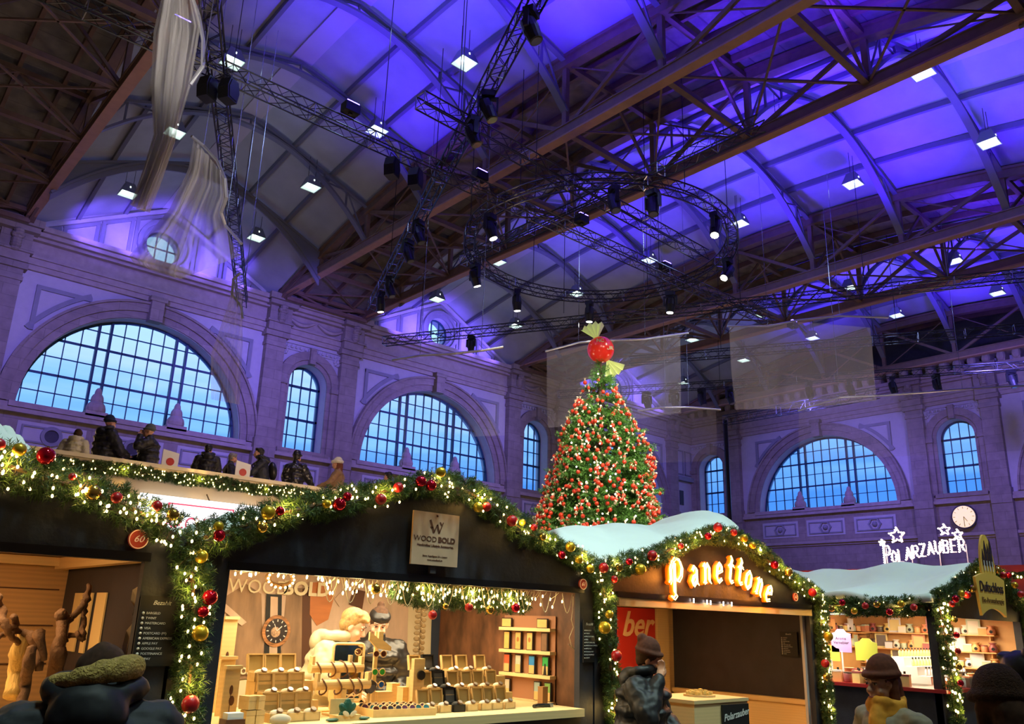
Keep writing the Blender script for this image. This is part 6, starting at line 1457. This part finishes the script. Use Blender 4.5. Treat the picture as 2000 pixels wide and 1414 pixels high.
for i in range(26):
    ci = (i * 5 + 2) % 8; kd = ['gift_carton', 'bottle', 'jar', 'oil_burner'][i % 4]
    ware(kd, ci, (DX + .05 + .2 * (i % 2), DY + .55 + i * .09, .99), '%s %s on the side counter of the corner hut' % (GN[ci], kd.replace('_', ' ')), 'wares on the side counter, %s %s' % (GN[ci], kd.replace('_', ' ')), 1.5)
for i in range(36):
    ci = (i * 5 + 1) % 8; kd = ['bottle', 'gift_carton', 'bottle', 'jar', 'oil_burner'][i % 5]
    ware(kd, ci, (DX + .5 + i * .085, DY + .02 + .17 * (i % 3), .99), '%s %s on the front counter of the corner hut' % (GN[ci], kd.replace('_', ' ')), 'wares on the front counter, %s %s' % (GN[ci], kd.replace('_', ' ')), 1.4)
st = thing('display_step', 'stepped white riser with bottles on the front counter of the corner hut', 'stand', (DX + 2.0, DY + .6, .99)); MB().bb((-.9, 0, 0), (.9, .2, .12)).bb((-.9, .2, 0), (.9, .4, .26)).bb((-.9, .4, 0), (.9, .6, .4)).build('riser', white, st)
for r_ in range(3):
    for i in range(14): ware('bottle', (5, 2, 6)[r_], (DX + 1.2 + i * .12, DY + .7 + .2 * r_, 1.11 + .14 * r_), '%s bottle on the stepped riser of the corner hut' % GN[(5, 2, 6)[r_]], 'riser bottles, ' + GN[(5, 2, 6)[r_]], 1.0)
for z, zn, k0 in ((1.78, 'top', 1), (1.48, 'middle', 4), (1.2, 'lowest', 6)):
    t_ = thing('wall_shelf', zn + ' pine shelf on the far side wall of the corner hut', 'shelf', (DX + 3.73, DY + .4, z)); MB().bb((-.22, 0, -.02), (0, 2.5, 0)).build('board', orw, t_)
    for y in (.1, 2.4): MB().bb((-.15, y - .01, -.1), (0, y + .01, -.02)).build('bracket', orw, t_)
    for i in range(17):
        ci = (i * 5 + k0) % 8; kd = ['jar', 'oil_burner', 'gift_carton', 'picture_frame', 'oil_burner'][(i + k0) % 5]
        o_w = ware(kd, ci, (DX + 3.62, DY + .48 + i * .145, z), '%s %s on the %s side wall shelf of the corner hut' % (GN[ci], kd.replace('_', ' '), zn), 'wares on the %s side shelf, %s %s' % (zn, GN[ci], kd.replace('_', ' ')), 1.15); o_w.rotation_euler = (0, 0, -PI_ / 2 + .3)
for i in range(20):
    ci = (i * 3 + 1) % 8; kd = ['bottle', 'jar', 'oil_burner', 'gift_carton'][i % 4]
    ware(kd, ci, (DX + .9 + .14 * i, DY + 1.7 + .2 * (i % 2), .99), '%s %s on the inner table of the corner hut' % (GN[ci], kd.replace('_', ' ')), 'wares on the inner table, %s %s' % (GN[ci], kd.replace('_', ' ')), 1.4)
t_ = thing('inner_table', 'white cloth covered table inside the corner hut', 'table', (DX + .8, DY + 1.5, .0)); MB().bb((0, 0, 0), (2.8, .6, .99)).build('table', white, t_); MB().bb((-.02, -.02, .96), (2.82, .62, .988)).build('cloth_edge', GM[4], t_)
# coloured shelf cards and the pink lamp
for (y, z, c_, cn, w, hh, tx) in ((atX(1643, 1255, DX + .12).y, 1.62, (.5, .32, .72), 'lilac', .34, .36, 'Aroma\nVernebler'), (DY + 1.15, 1.5, (.75, .85, .1), 'yellow green', .36, .34, ''), (DY + 1.75, 1.42, (.9, .85, .1), 'yellow', .3, .24, '')):
    m_ = mat(cn + ' card', c_, .6); t_ = thing('shelf_card', cn + ' crest shaped card in the side window of the corner hut', 'card', (DX + .12, y, z - hh / 2))
    pr_ = [(-w / 2, 0), (w / 2, 0), (w / 2, hh * .8), (w * .3, hh * .85), (w * .15, hh), (-w * .15, hh), (-w * .3, hh * .85), (-w / 2, hh * .8)]
    mb = MB(); mb.prism(pr_, lambda u, v, d: (d, -u, v), -.006, .006); mb.build('card', m_, t_); MB().bb((-.01, -.01, -(z - hh / 2 - .99)), (.01, .01, .02)).build('stand', GM[5], t_)
    if tx: text_mesh(tx, .065, dk, t_, 'lettering', .001, M4=frame((-.008, 0, hh * .5), (0, -1, 0)))
t_ = thing('aroma_lamp', 'glowing pink drop shaped aroma lamp on the side counter', 'lamp', (DX + .02, DY + 2.62, .99)); MB().lathe([(.05, 0), (.13, .1), (.15, .2), (.12, .32), (.06, .42), (.01, .47)], n=18).build('shade', mat('pink glow', (1, .15, .25), .4, emit=1.5, ecol=(1, .1, .2)), t_, smooth=True); MB().bb((-.06, -.06, 0), (.06, .06, .03)).build('base', GM[0], t_)
lamp('POINT', (DX - .25, DY + 2.5, 1.35), 3, (1, .1, .2), size=.1, name='aroma_glow')

# red roofed hall stand and the bulb sign
RX = 24.0; redf = mat('red fascia', (.55, .03, .05), .5)
rf = thing('red_roof_stand', 'long red roofed stand behind the corner hut', 'market stand', (RX, 3, 0))
MB().bb((0, 0, 0), (5, 11.5, 2.9)).build('walls', navy2, rf); MB().bb((-.25, -.2, 3.34), (5, 11.7, 3.52)).build('red_edge', redf, rf); MB().bb((-.3, -.2, 2.5), (-.25, 7.3, 3.2)).build('red_awning', redf, rf); MB().bb((-.2, -.2, 2.9), (5, 11.7, 3.34)).build('fascia', mat('grey fascia', (.3, .3, .34), .6), rf)
garland('thin lit garland along the red roof edge', [(RX - .35, 3.0 + k * .8, 3.26) for k in range(14)], .08, 120, 140, own=90, nl=.06, w=.01, bulb_r=.022, lamp_gap=3, en=4, view=(-1.5, -.3, 0))
GL = {'P': [[(0, 0), (0, 1), (.45, 1), (.6, .78), (.45, .52), (0, .52)]], 'O': [[(.3, 0), (.05, .25), (.05, .75), (.3, 1), (.55, .75), (.55, .25), (.3, 0)]], 'L': [[(0, 1), (0, 0), (.5, 0)]], 'A': [[(0, 0), (.3, 1), (.6, 0)], [(.12, .35), (.48, .35)]],
      'R': [[(0, 0), (0, 1), (.45, 1), (.58, .78), (.45, .52), (0, .52)], [(.25, .52), (.6, 0)]], 'Z': [[(0, 1), (.55, 1), (0, 0), (.55, 0)]], 'U': [[(0, 1), (0, .2), (.28, 0), (.55, .2), (.55, 1)]], 'B': [[(0, 0), (0, 1), (.45, .95), (.5, .65), (0, .52)], [(.5, .3), (.45, 0), (0, 0)], [(.45, .5), (.5, .3)]], 'E': [[(.5, 1), (0, 1), (0, 0), (.5, 0)], [(0, .52), (.42, .52)]]}
ps = thing('bulb_sign', 'white bulb lettering POLARZAUBER with stars above the red roof', 'sign', (RX, 10.75, 3.62)); pB = MB().sph((0, 0, 0), .022, 6, 5); pb0 = None; rest = MB(); cnt = 0; brd = MB()
def pbulb(y, z):
    global pb0, cnt
    cnt += 1
    if cnt <= 99:
        if pb0 is None: pb0 = pB.build('bulb', bulbw, ps); b_ = pb0
        else: b_ = pb0.copy(); C.objects.link(b_)
        b_.location = (-.06, y, z)
    else: rest.sph((-.06, y, z), .022, 6, 5)
Wd = 'POLARZAUBER'; total = 2.25
for i, ch in enumerate(Wd):
    u0 = i / len(Wd) * total; hgt = .52 if i == 0 else .33; wv_ = .06 + .24 * math.sin(max(0, (i - 1.5)) / 9.5 * math.pi * .62) if i else 0.02; sc_ = total / len(Wd) * (1.0 if i else 1.25)
    for st_ in GL[ch]:
        pts = [(u0 + a * sc_ * 1.15, wv_ + b * hgt) for a, b in st_]
        for (a0, b0), (a1, b1) in zip(pts[:-1], pts[1:]):
            n = max(1, int(math.hypot(a1 - a0, b1 - b0) / .06)); brd.bar((0, -a0, b0), (0, -a1, b1), .03, .055, (1, 0, 0))
            for k in range(n): pbulb(-(a0 + (a1 - a0) * k / n), b0 + (b1 - b0) * k / n)
for cy_, cz_, rr_ in ((.02, .64, .08), (-.42, .82, .22), (-1.72, .9, .15), (-2.05, .76, .13)):
    for k in range(10):
        a0, a1 = k * math.pi / 5, (k + 1) * math.pi / 5; r0, r1 = (rr_, rr_ * .5) if k % 2 == 0 else (rr_ * .5, rr_); A0 = (cy_ + r0 * math.sin(a0), cz_ + r0 * math.cos(a0)); A1 = (cy_ + r1 * math.sin(a1), cz_ + r1 * math.cos(a1))
        brd.bar((0, *A0), (0, *A1), .03, .04, (1, 0, 0))
        n = 2 if rr_ > .2 else 1
        for q in range(n): pbulb(A0[0] + (A1[0] - A0[0]) * q / n, A0[1] + (A1[1] - A0[1]) * q / n)
for y in (-.05, -.75, -1.5, -2.2): brd.bar((.03, y, -.1), (.03, y, .5), .02, .02)
brd.build('letter_boards', mat('sign board glow', (.9, .75, .75), .5, emit=.45, ecol=(1, .75, .75)), ps); rest.build('bulb', bulbw, ps, kind='stuff')
# station clock on the end wall
ck = thing('wall_clock', 'round lit station clock below the narrow window of the end wall', 'clock', (BX - .35, 20.45, 9.2)); 
MB().path([(0, 0, 0), (-.1, 0, 0)], .78, 32).build('case', navy2, ck); MB().path([(-.1, 0, 0), (-.13, 0, 0)], .70, 32).build('dial', mat('clock dial', (1, .85, .5), .5, emit=.8, ecol=(1, .72, .32)), ck)
mb = MB()
for k in range(12): a = k * math.pi / 6; mb.bar((-.14, .52 * math.sin(a), .52 * math.cos(a)), (-.14, .64 * math.sin(a), .64 * math.cos(a)), .02, .05, (1, 0, 0))
mb.build('hour_marks', dk, ck); mb = MB(); mb.bar((-.15, 0, 0), (-.15, -.2, -.3), .02, .06, (1, 0, 0)); mb.bar((-.16, 0, 0), (-.16, 0, -.56), .02, .04, (1, 0, 0)); mb.build('hands', dk, ck)

# ------------------------------------------------------------------ people
def rot3(x=0, y=0, z=0): return (Matrix.Rotation(z, 3, 'Z') @ Matrix.Rotation(x, 3, 'X') @ Matrix.Rotation(y, 3, 'Y'))
def finish(mb, name, m_, par, vox, sm=6, disp=0):
    o = mb.build(name, m_, par, smooth=True); r_ = o.modifiers.new('merge', 'REMESH'); r_.mode = 'VOXEL'; r_.voxel_size = vox; r_.use_smooth_shade = True
    s_ = o.modifiers.new('soft', 'SMOOTH'); s_.iterations = sm; s_.factor = .5
    if disp:
        tx = bpy.data.textures.new('folds', 'CLOUDS'); tx.noise_scale = .09; d = o.modifiers.new('folds', 'DISPLACE'); d.texture = tx; d.strength = disp; d.mid_level = .5; d.texture_coords = 'LOCAL'
    return o
def person(label, loc, rz=0, sc=1.0, head=(0, 0, 0), lean=0.0, la=((-.26, .02, 1.12), (-.24, .18, .92)), ra=((.26, .02, 1.12), (.24, .18, .92)), coat=None, coatc='coat', hair=None, hair_style='short', hat=None, hat_col=None, hood=None, scarf=None, fingers=(False, False), puffy=.01, sk=None, vox=.011, backpack=None, long_hair=False, build=1.0, bag=None, glassesm=None, faced=True, trousers=None, headoff=(0, 0, 0), hood_up=None, furc=None, crouch=0.0):
    """front is +y, right hand +x; la / ra = (elbow, wrist); head = (nod, tilt, turn)"""
    t_ = thing('person', label, 'person', loc, rz); t_.scale = (sc,) * 3; sk = sk or skin
    Ln = Matrix.Rotation(-lean, 3, 'X'); hip = Vector((0, 0, .95))
    def B(p): return hip + Ln @ (Vector(p) - hip)
    Hc = B((0, .03, 1.60)) + Vector(headoff); Hr = rot3(-head[0], head[1], head[2])
    def Hd(p): return Hc + Hr @ Vector(p)
    neck = B((0, -.01, 1.44)); b = build
    mb = MB()
    mb.sph(Hd((0, -.012, .035)), (.076, .095, .090), 20, 14, Hr); mb.sph(Hd((0, .012, -.035)), (.063, .078, .085), 18, 12, Hr); mb.sph(Hd((0, .052, -.09)), (.030, .028, .022), 12, 8, Hr)
    mb.cap(Hd((0, .085, .012)), Hd((0, .108, -.028)), .010, .015, 10); mb.sph(Hd((0, .104, -.032)), (.018, .014, .011), 10, 7, Hr)
    for k in (-1, 1):
        mb.sph(Hd((k * .076, -.01, -.008)), (.010, .022, .033), 10, 8, Hr); mb.cap(Hd((k * .016, .088, .026)), Hd((k * .048, .076, .026)), .010, .008, 8); mb.sph(Hd((k * .040, .060, -.035)), (.024, .022, .022), 10, 8, Hr)
    mb.sph(Hd((0, .088, -.062)), (.024, .011, .0065), 10, 7, Hr); mb.sph(Hd((0, .085, -.074)), (.020, .011, .007), 10, 7, Hr)
    mb.cap(Hd((0, -.02, -.06)), neck, .055, .060, 14); mb.cap(neck, B((0, -.01, 1.2)), .07, .13, 14); mb.cap(B((0, 0, 1.2)), B((0, 0, .98)), .13, .13, 14)
    for k in (-1, 1): mb.cap(B((0, 0, 1.40)), B((k * .17 * b, -.01, 1.385)), .06, .052, 12)
    for k, (el, wr), fg in ((-1, la, fingers[0]), (1, ra, fingers[1])):
        sh = B((k * .18 * b, -.01, 1.38)); el = Vector(el); wr = Vector(wr)
        mb.cap(sh, el, .048, .038, 10); mb.cap(el, wr, .037, .026, 10)
        d = (wr - el).normalized(); side = d.cross(Vector((0, 1, .3))).normalized(); nrm = side.cross(d)
        pm = wr + d * .05; mb.sph(wr + d * .045, (.036, .018, .046), 12, 8, d.to_track_quat('Z', 'Y').to_matrix())
        X_ = d.to_track_quat('Z', 'Y').to_matrix(); cx_ = X_ @ Vector((1, 0, 0)); cy_ = X_ @ Vector((0, 1, 0)); curl = cy_ if cy_.dot(Vector((0, -1, .2))) > 0 else -cy_
        for i, (off, ln) in enumerate(((-.027, .052), (-.009, .062), (.009, .058), (.026, .046))):
            a = wr + d * .082 + cx_ * off; q1 = a + d * ln * .5 + curl * .006; q2 = q1 + d * ln * .38 + curl * .018; q3 = q2 + d * ln * .18 + curl * .02
            mb.cap(a - d * .02, q1, .0105, .010, 8); mb.cap(q1, q2, .010, .0095, 8); mb.cap(q2, q3, .0095, .0085, 8)
        th = wr + d * .02 + cx_ * (-.03) * k; q1 = th + d * .028 - cx_ * .022 * k + curl * .012; q2 = q1 + d * .028 + curl * .014; mb.cap(th, q1, .013, .011, 8); mb.cap(q1, q2, .011, .0085, 8)
    mb.cap(B((0, 0, 1.0)), Vector((0, 0, .9)), .14, .14, 12)
    for k in (-1, 1): mb.cap((k * .09, 0, .9), (k * .10, .02, .50), .085, .06, 10); mb.cap((k * .10, .02, .50), (k * .10, -.01, .1), .055, .04, 10); mb.cap((k * .10, -.03, .04), (k * .10, .13, .03), .04, .03, 8)
    finish(mb, 'body', sk, t_, vox, 2)
    if faced:
        mb = MB()
        for k in (-1, 1): mb.sph(Hd((k * .031, .080, .008)), (.012, .008, .006), 10, 8, Hr)
        mb.build('eyes', mat('eye white', (.75, .7, .66), .3), t_, smooth=True); mb = MB()
        for k in (-1, 1): mb.sph(Hd((k * .031, .088, .008)), (.0065, .004, .0065), 8, 6, Hr); mb.cap(Hd((k * .016, .098, .034)), Hd((k * .048, .084, .034)), .003, .0025, 6); mb.cap(Hd((k * .018, .0925, .016)), Hd((k * .044, .083, .016)), .0025, .002, 6)
        mb.build('brows', mat('brow', (.05, .025, .015), .7), t_, smooth=True)
        MB().sph(Hd((0, .096, -.067)), (.022, .006, .006), 10, 7, Hr).build('lips', mat('lips', (.45, .12, .10), .5), t_, smooth=True)
    # coat
    if coat is not None:
        mb = MB(); w = .030 + puffy
        mb.cap(B((0, -.015, 1.30)), B((0, 0, 1.05)), .155 * b + puffy, .17 * b + puffy, 18); mb.cap(B((0, 0, 1.05)), Vector((0, 0, .72)), .17 * b + puffy, .20 * b + puffy, 18); mb.sph(B((0, -.02, 1.33)), (.20 * b + puffy, .13 + puffy, .12), 18, 12, Ln)
        for k, (el, wr) in ((-1, la), (1, ra)):
            sh = B((k * .185 * b, -.01, 1.37)); el = Vector(el); wr = Vector(wr); mb.cap(B((0, -.02, 1.38)), sh, .09, .078 + puffy, 12)
            mb.cap(sh, el, .075 + puffy, .058 + puffy, 12); mb.cap(el, wr.lerp(el, .06), .058 + puffy, .043 + puffy * .6, 12)
            if puffy > .02:
                for q in range(1, 5): c_ = sh.lerp(el, q / 5); mb.sph(c_, .08 + puffy * .9, 12, 8)
        if puffy > .02:
            for q in range(5): z = .80 + q * .13; c_ = B((0, 0, z)) if z > .95 else Vector((0, 0, z)); mb.sph(c_, (.205 * b + puffy, .19 * b + puffy, .075), 18, 8)
        mb.cap(B((0, -.015, 1.40)), B((0, -.01, 1.47)), .095, .088, 14)
        finish(mb, 'coat', coat, t_, .014, 3, disp=.042)
    mb = MB()
    for k in (-1, 1): mb.cap((k * .09, 0, .88), (k * .10, .02, .50), .105, .078, 12); mb.cap((k * .10, .02, .50), (k * .10, -.01, .12), .075, .06, 12)
    mb.cap((-.05, 0, .9), (.05, 0, .9), .13, .13, 12); finish(mb, 'trousers', trousers or mat('dark trousers', (.015, .017, .025), .8), t_, .02, 2)
    mb = MB()
    for k in (-1, 1): mb.cap((k * .10, -.05, .05), (k * .10, .15, .04), .052, .042, 10)
    mb.build('shoes', blk, t_, smooth=True)
    if hood is not None:   # hood lying on the back
        mb = MB(); mb.sph(B((0, -.13, 1.42)) + Vector((0, 0, 0)), (.13, .09, .10), 16, 12); mb.path([B((.13 * math.sin(a), -.03 - .10 * math.cos(a) + .0, 1.50 - .03 * math.cos(a))) for a in [i * 2 * math.pi / 16 for i in range(16)]], .042, 8, closed=True)
        finish(mb, 'hood', hood, t_, .014, 4, disp=.02)
    if furc is not None: 
        mb = MB(); mb.path([B((.105 * math.sin(a), -.03 - .11 * math.cos(a), 1.54 + .03 * math.sin(a))) for a in [i * .24 - 2.2 for i in range(19)]], .040, 10)
        finish(mb, 'fur_collar', furc, t_, .012, 2, disp=.035)
    if scarf is not None:
        mb = MB()
        for q in range(3): mb.path([B((.085 * math.sin(a), .01 + .095 * math.cos(a), 1.45 + .025 * q + .015 * math.sin(2 * a + q))) for a in [i * 2 * math.pi / 18 for i in range(18)]], .034, 8, closed=True)
        mb.cap(B((-.04, .12, 1.44)), B((-.07, .2, 1.18)), .05, .06, 10); mb.cap(B((-.07, .2, 1.18)), B((-.06, .22, .95)), .06, .065, 10)
        finish(mb, 'scarf', scarf, t_, .012, 2, disp=.03)
    if hair is not None:
        mb = MB(); mb.sph(Hd((0, -.025, .050)), (.087, .103, .092), 20, 14, Hr)
        if hair_style != 'hat' and hat is None: mb.sph(Hd((0, .045, .105)), (.062, .048, .028), 14, 10, Hr)
        for k in (-1, 1): mb.sph(Hd((k * .060, -.035, .01)), (.026, .055, .055), 12, 8, Hr)
        mb.sph(Hd((0, -.065, -.01)), (.068, .05, .07), 14, 10, Hr)
        if hair_style == 'tousled':
            for j in range(26):
                a = rnd.uniform(0, 6.28); e_ = rnd.uniform(.45, 1.4); d = Vector((math.cos(a) * math.cos(e_) * .085, math.sin(a) * math.cos(e_) * .10, .045 + math.sin(e_) * .085)); mb.sph(Hd(d), (.022, .024, .018), 8, 6, Hr)
            for j in range(6): mb.sph(Hd((-.05 + j * .02, .085, .098 - .006 * abs(j - 3))), (.018, .022, .018), 8, 6, Hr)
        if hair_style == 'long':
            for k in (-1, 1): mb.cap(Hd((k * .065, -.03, .02)), Hd((k * .075, -.02, -.22)), .036, .03, 10)
            mb.cap(Hd((0, -.08, 0)), Hd((0, -.10, -.24)), .07, .06, 12)
        if hair_style == 'bun': mb.sph(Hd((0, -.10, .125)), .036, 12, 8)
        finish(mb, 'hair', hair, t_, .009, 2, disp=.02)
    if hat in ('beanie', 'fur', 'pompom'):
        mb = MB(); mb.sph(Hd((0, -.025, .082)), (.092, .104, .104), 20, 14, Hr)
        P = [Hd((.094 * math.sin(a), -.012 + .106 * math.cos(a),   .062 - .004 * math.cos(a))) for a in [i * 2 * math.pi / 20 for i in range(20)]]; mb.path(P, .020 if hat != 'fur' else .045, 8, closed=True)
        if hat == 'pompom': mb.sph(Hd((0, -.09, .15)), .045, 12, 8)
        # hollow under the brim is filled by the head
        o = finish(mb, 'hat', hat_col, t_, .010, 2, disp=.008 if hat != 'fur' else .03)
    if hat == 'headband':
        mb = MB(); mb.sph(Hd((0, -.012, .066)), (.094, .111, .060), 22, 14, Hr); mb.sph(Hd((0, .085, .072)), (.03, .02, .034), 10, 8, Hr)
        finish(mb, 'headband', hat_col, t_, .009, 2)
    if hood_up is not None:
        mb = MB(); mb.sph(Hd((0, -.04, .03)), (.12, .125, .15), 18, 14, Hr); mb.cap(Hd((0, -.04, -.05)), B((0, -.04, 1.42)), .10, .14, 14)
        finish(mb, 'hood', hood_up, t_, .014, 3, disp=.02)
    if backpack is not None:
        mb = MB(); mb.sph(B((0, -.26, 1.18)), (.15, .10, .22), 16, 12, Ln); mb.build('backpack', backpack, t_, smooth=True)
        for k in (-1, 1): MB().path([B((k * .11, -.2, 1.38)), B((k * .13, -.02, 1.49)), B((k * .12, .17, 1.36)), B((k * .14, .12, 1.1))], .018, 6).build('strap', backpack, t_)
    return t_
black_c = mat('black coat', (.010, .010, .013), .55); navy_c = mat('dark navy jacket', (.018, .022, .038), .6); creamc = mat('cream jacket', (.52, .46, .31), .55); glossb = mat('glossy black jacket', (.012, .012, .014), .36, spec=.7)
blond = mat('blond hair', (.34, .20, .07), .6, noise=.5, nscale=45); brownh = mat('dark brown hair', (.06, .026, .012), .95, noise=.4, nscale=40); greyh = mat('grey hair', (.22, .20, .18), .7, noise=.3, nscale=40); blackh = mat('black hair', (.012, .010, .012), .5)
PI = math.pi
px_x = put_x
# in the watch hut, behind the counter
person('young man with tousled blond hair in a cream hooded jacket bending over the watch counter', (px_x(622, 6.25, 1.5), 6.25, .12), -2.35, 1.0, head=(.45, .1, .15), lean=.30, la=((-.28, .12, 1.12), (-.16, .34, 1.05)), ra=((.27, .14, 1.12), (.14, .36, 1.05)), coat=creamc, hair=blond, hair_style='tousled', hood=creamc, puffy=.022, sk=skin2, vox=.008, headoff=(0, .05, .0))
person('woman with a black headband and glossy black jacket looking down in the watch hut', (px_x(730, 6.35, 1.5), 6.35, .12), 2.75, 1.0, head=(.42, -.1, -.1), lean=.18, la=((-.27, .08, 1.08), (-.12, .26, 1.02)), ra=((.27, .08, 1.08), (.12, .26, 1.02)), coat=glossb, hair=brownh, hair_style='bun', hat='headband', hat_col=blk, puffy=.024, sk=skin2, vox=.008)
# foreground
person('person seen from behind in a dark jacket with a yellow fur collar, bottom left', (px_x(152, 3.1, 1.2), 3.1, 0), -.35, .995, head=(.6, 0, .25), lean=.12, coat=mat('dark grey parka', (.035, .038, .045), .7), hair=brownh, hair_style='short', furc=mat('yellow fur', (.60, .42, .11), .9, noise=.3, nscale=60, bump=.8, bscale=120), hood=mat('dark hood', (.012, .014, .018), .6), build=1.12, puffy=.02, vox=.012, headoff=(0, .09, -.10))
person('sliver of a person in a black coat at the lower left edge', (-.36, 2.15, 0), .3, 1.0, coat=black_c, hair=blackh, build=1.0, la=((-.26, .02, 1.12), (-.24, .18, .92)), ra=((.30, .1, 1.1), (.28, .25, .9)))
person('person in black with brown pompom beanie, hand to face, beside the wooden pedestal', (px_x(1250, 4.45, 1.4), 4.45, 0), -2.75, .94, head=(.22, .12, .25), lean=.08, la=((-.27, .1, 1.15), (-.16, .3, 1.0)), ra=((.30, .16, 1.17), (.10, .19, 1.45)), coat=black_c, hair=brownh, hair_style='hat', hat='pompom', hat_col=mat('brown beanie', (.10, .03, .015), .9, noise=.3, nscale=50), hood=black_c, puffy=.03, vox=.009, build=1.1)
q = atD(1738, 1330, 4.75)
person('woman in a brown beanie and orange yellow scarf walking left at the lower right', (q.x, q.y, 0), 1.15, .92, head=(.05, 0, .1), lean=.06, coat=mat('beige grey coat', (.30, .25, .17), .8, noise=.15, nscale=30), hair=mat('auburn hair', (.14, .035, .01), .6, noise=.3, nscale=40), hair_style='long', hat='beanie', hat_col=mat('rust brown beanie', (.12, .03, .012), .9, noise=.3, nscale=50), scarf=mat('orange yellow scarf', (.85, .36, .03), .8, noise=.2, nscale=20), build=1.08, puffy=.02, vox=.009)
q = atD(1955, 1350, 2.9)
person('person with a fuzzy dark brown hat at the lower right edge, seen from behind', (q.x, q.y, 0), -.8, .93, head=(.1, 0, 0), coat=mat('dark brown coat', (.05, .028, .02), .85, noise=.3, nscale=40), hair=brownh, hair_style='long', hat='beanie', hat_col=mat('fuzzy brown hat', (.07, .03, .015), .95, noise=.4, nscale=60, bump=.8, bscale=150), build=1.05, puffy=.02)
q = atD(1992, 1290, 4.2)
person('person with dark pinned up hair before the corner hut, cut by the right edge', (q.x, q.y, 0), -.5, .97, coat=mat('teal coat', (.05, .12, .12), .8), hair=blackh, hair_style='bun', puffy=.02)
# terrace guests
FZ = 3.75
def guest(px, Yo, rz, label, **k):
    Y = BY + Yo; x = atY(px, 900, Y).x; return person(label, (x, Y, FZ), rz, k.pop('sc', 1.0) * 1.06, vox=.014, **k)
guest(138, .25, -.5, 'guest in a cream hooded jacket seen from behind on the terrace, leftmost', coat=mat('pale yellow jacket', (.62, .58, .36), .6), hair=brownh, hood=mat('pale yellow jacket', (.62, .58, .36), .6), puffy=.03, sc=.86, head=(.5, 0, 0), lean=.25)
guest(200, .25, -1.35, 'guest in a navy beanie and black coat facing right on the terrace', coat=black_c, hat='beanie', hat_col=mat('navy beanie', (.008, .018, .05), .9), hood=black_c, puffy=.04, sc=1.03, la=((-.2, .2, 1.12), (-.02, .38, 1.05)), ra=((.26, .15, 1.08), (.14, .40, 1.03)))
guest(288, .15, 1.2, 'guest in a grey beanie raising a hand to the mouth on the terrace', coat=black_c, hat='beanie', hat_col=mat('grey beanie', (.10, .12, .12), .9), puffy=.035, sc=1.0, la=((-.28, .2, 1.25), (-.06, .2, 1.50)), ra=((.26, .15, 1.08), (.12, .40, 1.03)), lean=.05)
guest(405, .4, -.3, 'dark haired guest in black seen from behind on the terrace', coat=black_c, hair=blackh, sc=.92, head=(.2, 0, -.5), puffy=.03, hood=black_c)
guest(452, .6, -1.9, 'grey haired man seated low beside the white card on the terrace', coat=mat('charcoal jacket', (.05, .05, .055), .7), hair=greyh, sc=.88, head=(.1, 0, .2))
guest(515, .3, 1.3, 'dark haired guest in a navy jacket with a backpack facing left on the terrace', coat=navy_c, hair=blackh, backpack=blk, sc=.98, hood=navy_c, lean=.15, la=((-.2, .25, 1.1), (-.1, .45, 1.02)))
guest(579, .3, -1.0, 'guest in a black hat and glossy black jacket on the terrace', coat=glossb, hat='beanie', hat_col=blk, hair=blackh, sc=1.0, puffy=.03, ra=((.27, .2, 1.08), (.2, .45, 1.03)))
guest(661, .3, 1.1, 'guest in a white fur hat and tan coat on the terrace', coat=mat('tan coat', (.28, .17, .09), .8), hat='fur', hat_col=mat('white fur', (.75, .72, .62), .9, noise=.15, nscale=60, bump=.6, bscale=120), hair=mat('auburn hair', (.14, .035, .01), .6), hair_style='long', sc=1.0, la=((-.2, .2, 1.1), (-.1, .42, 1.02)))
guest(762, .6, .5, 'guest in a dark teal coat half hidden behind the garland of the watch hut roof', coat=mat('teal coat', (.05, .12, .12), .8), hair=blackh, sc=.97)
# warm spot added above the terrace to brighten the guests
lamp('SPOT', (8, 14, 15.5), 900, (1, .8, .6), (8, 18, 4.5), .3, 60, .8, name='terrace_fill')
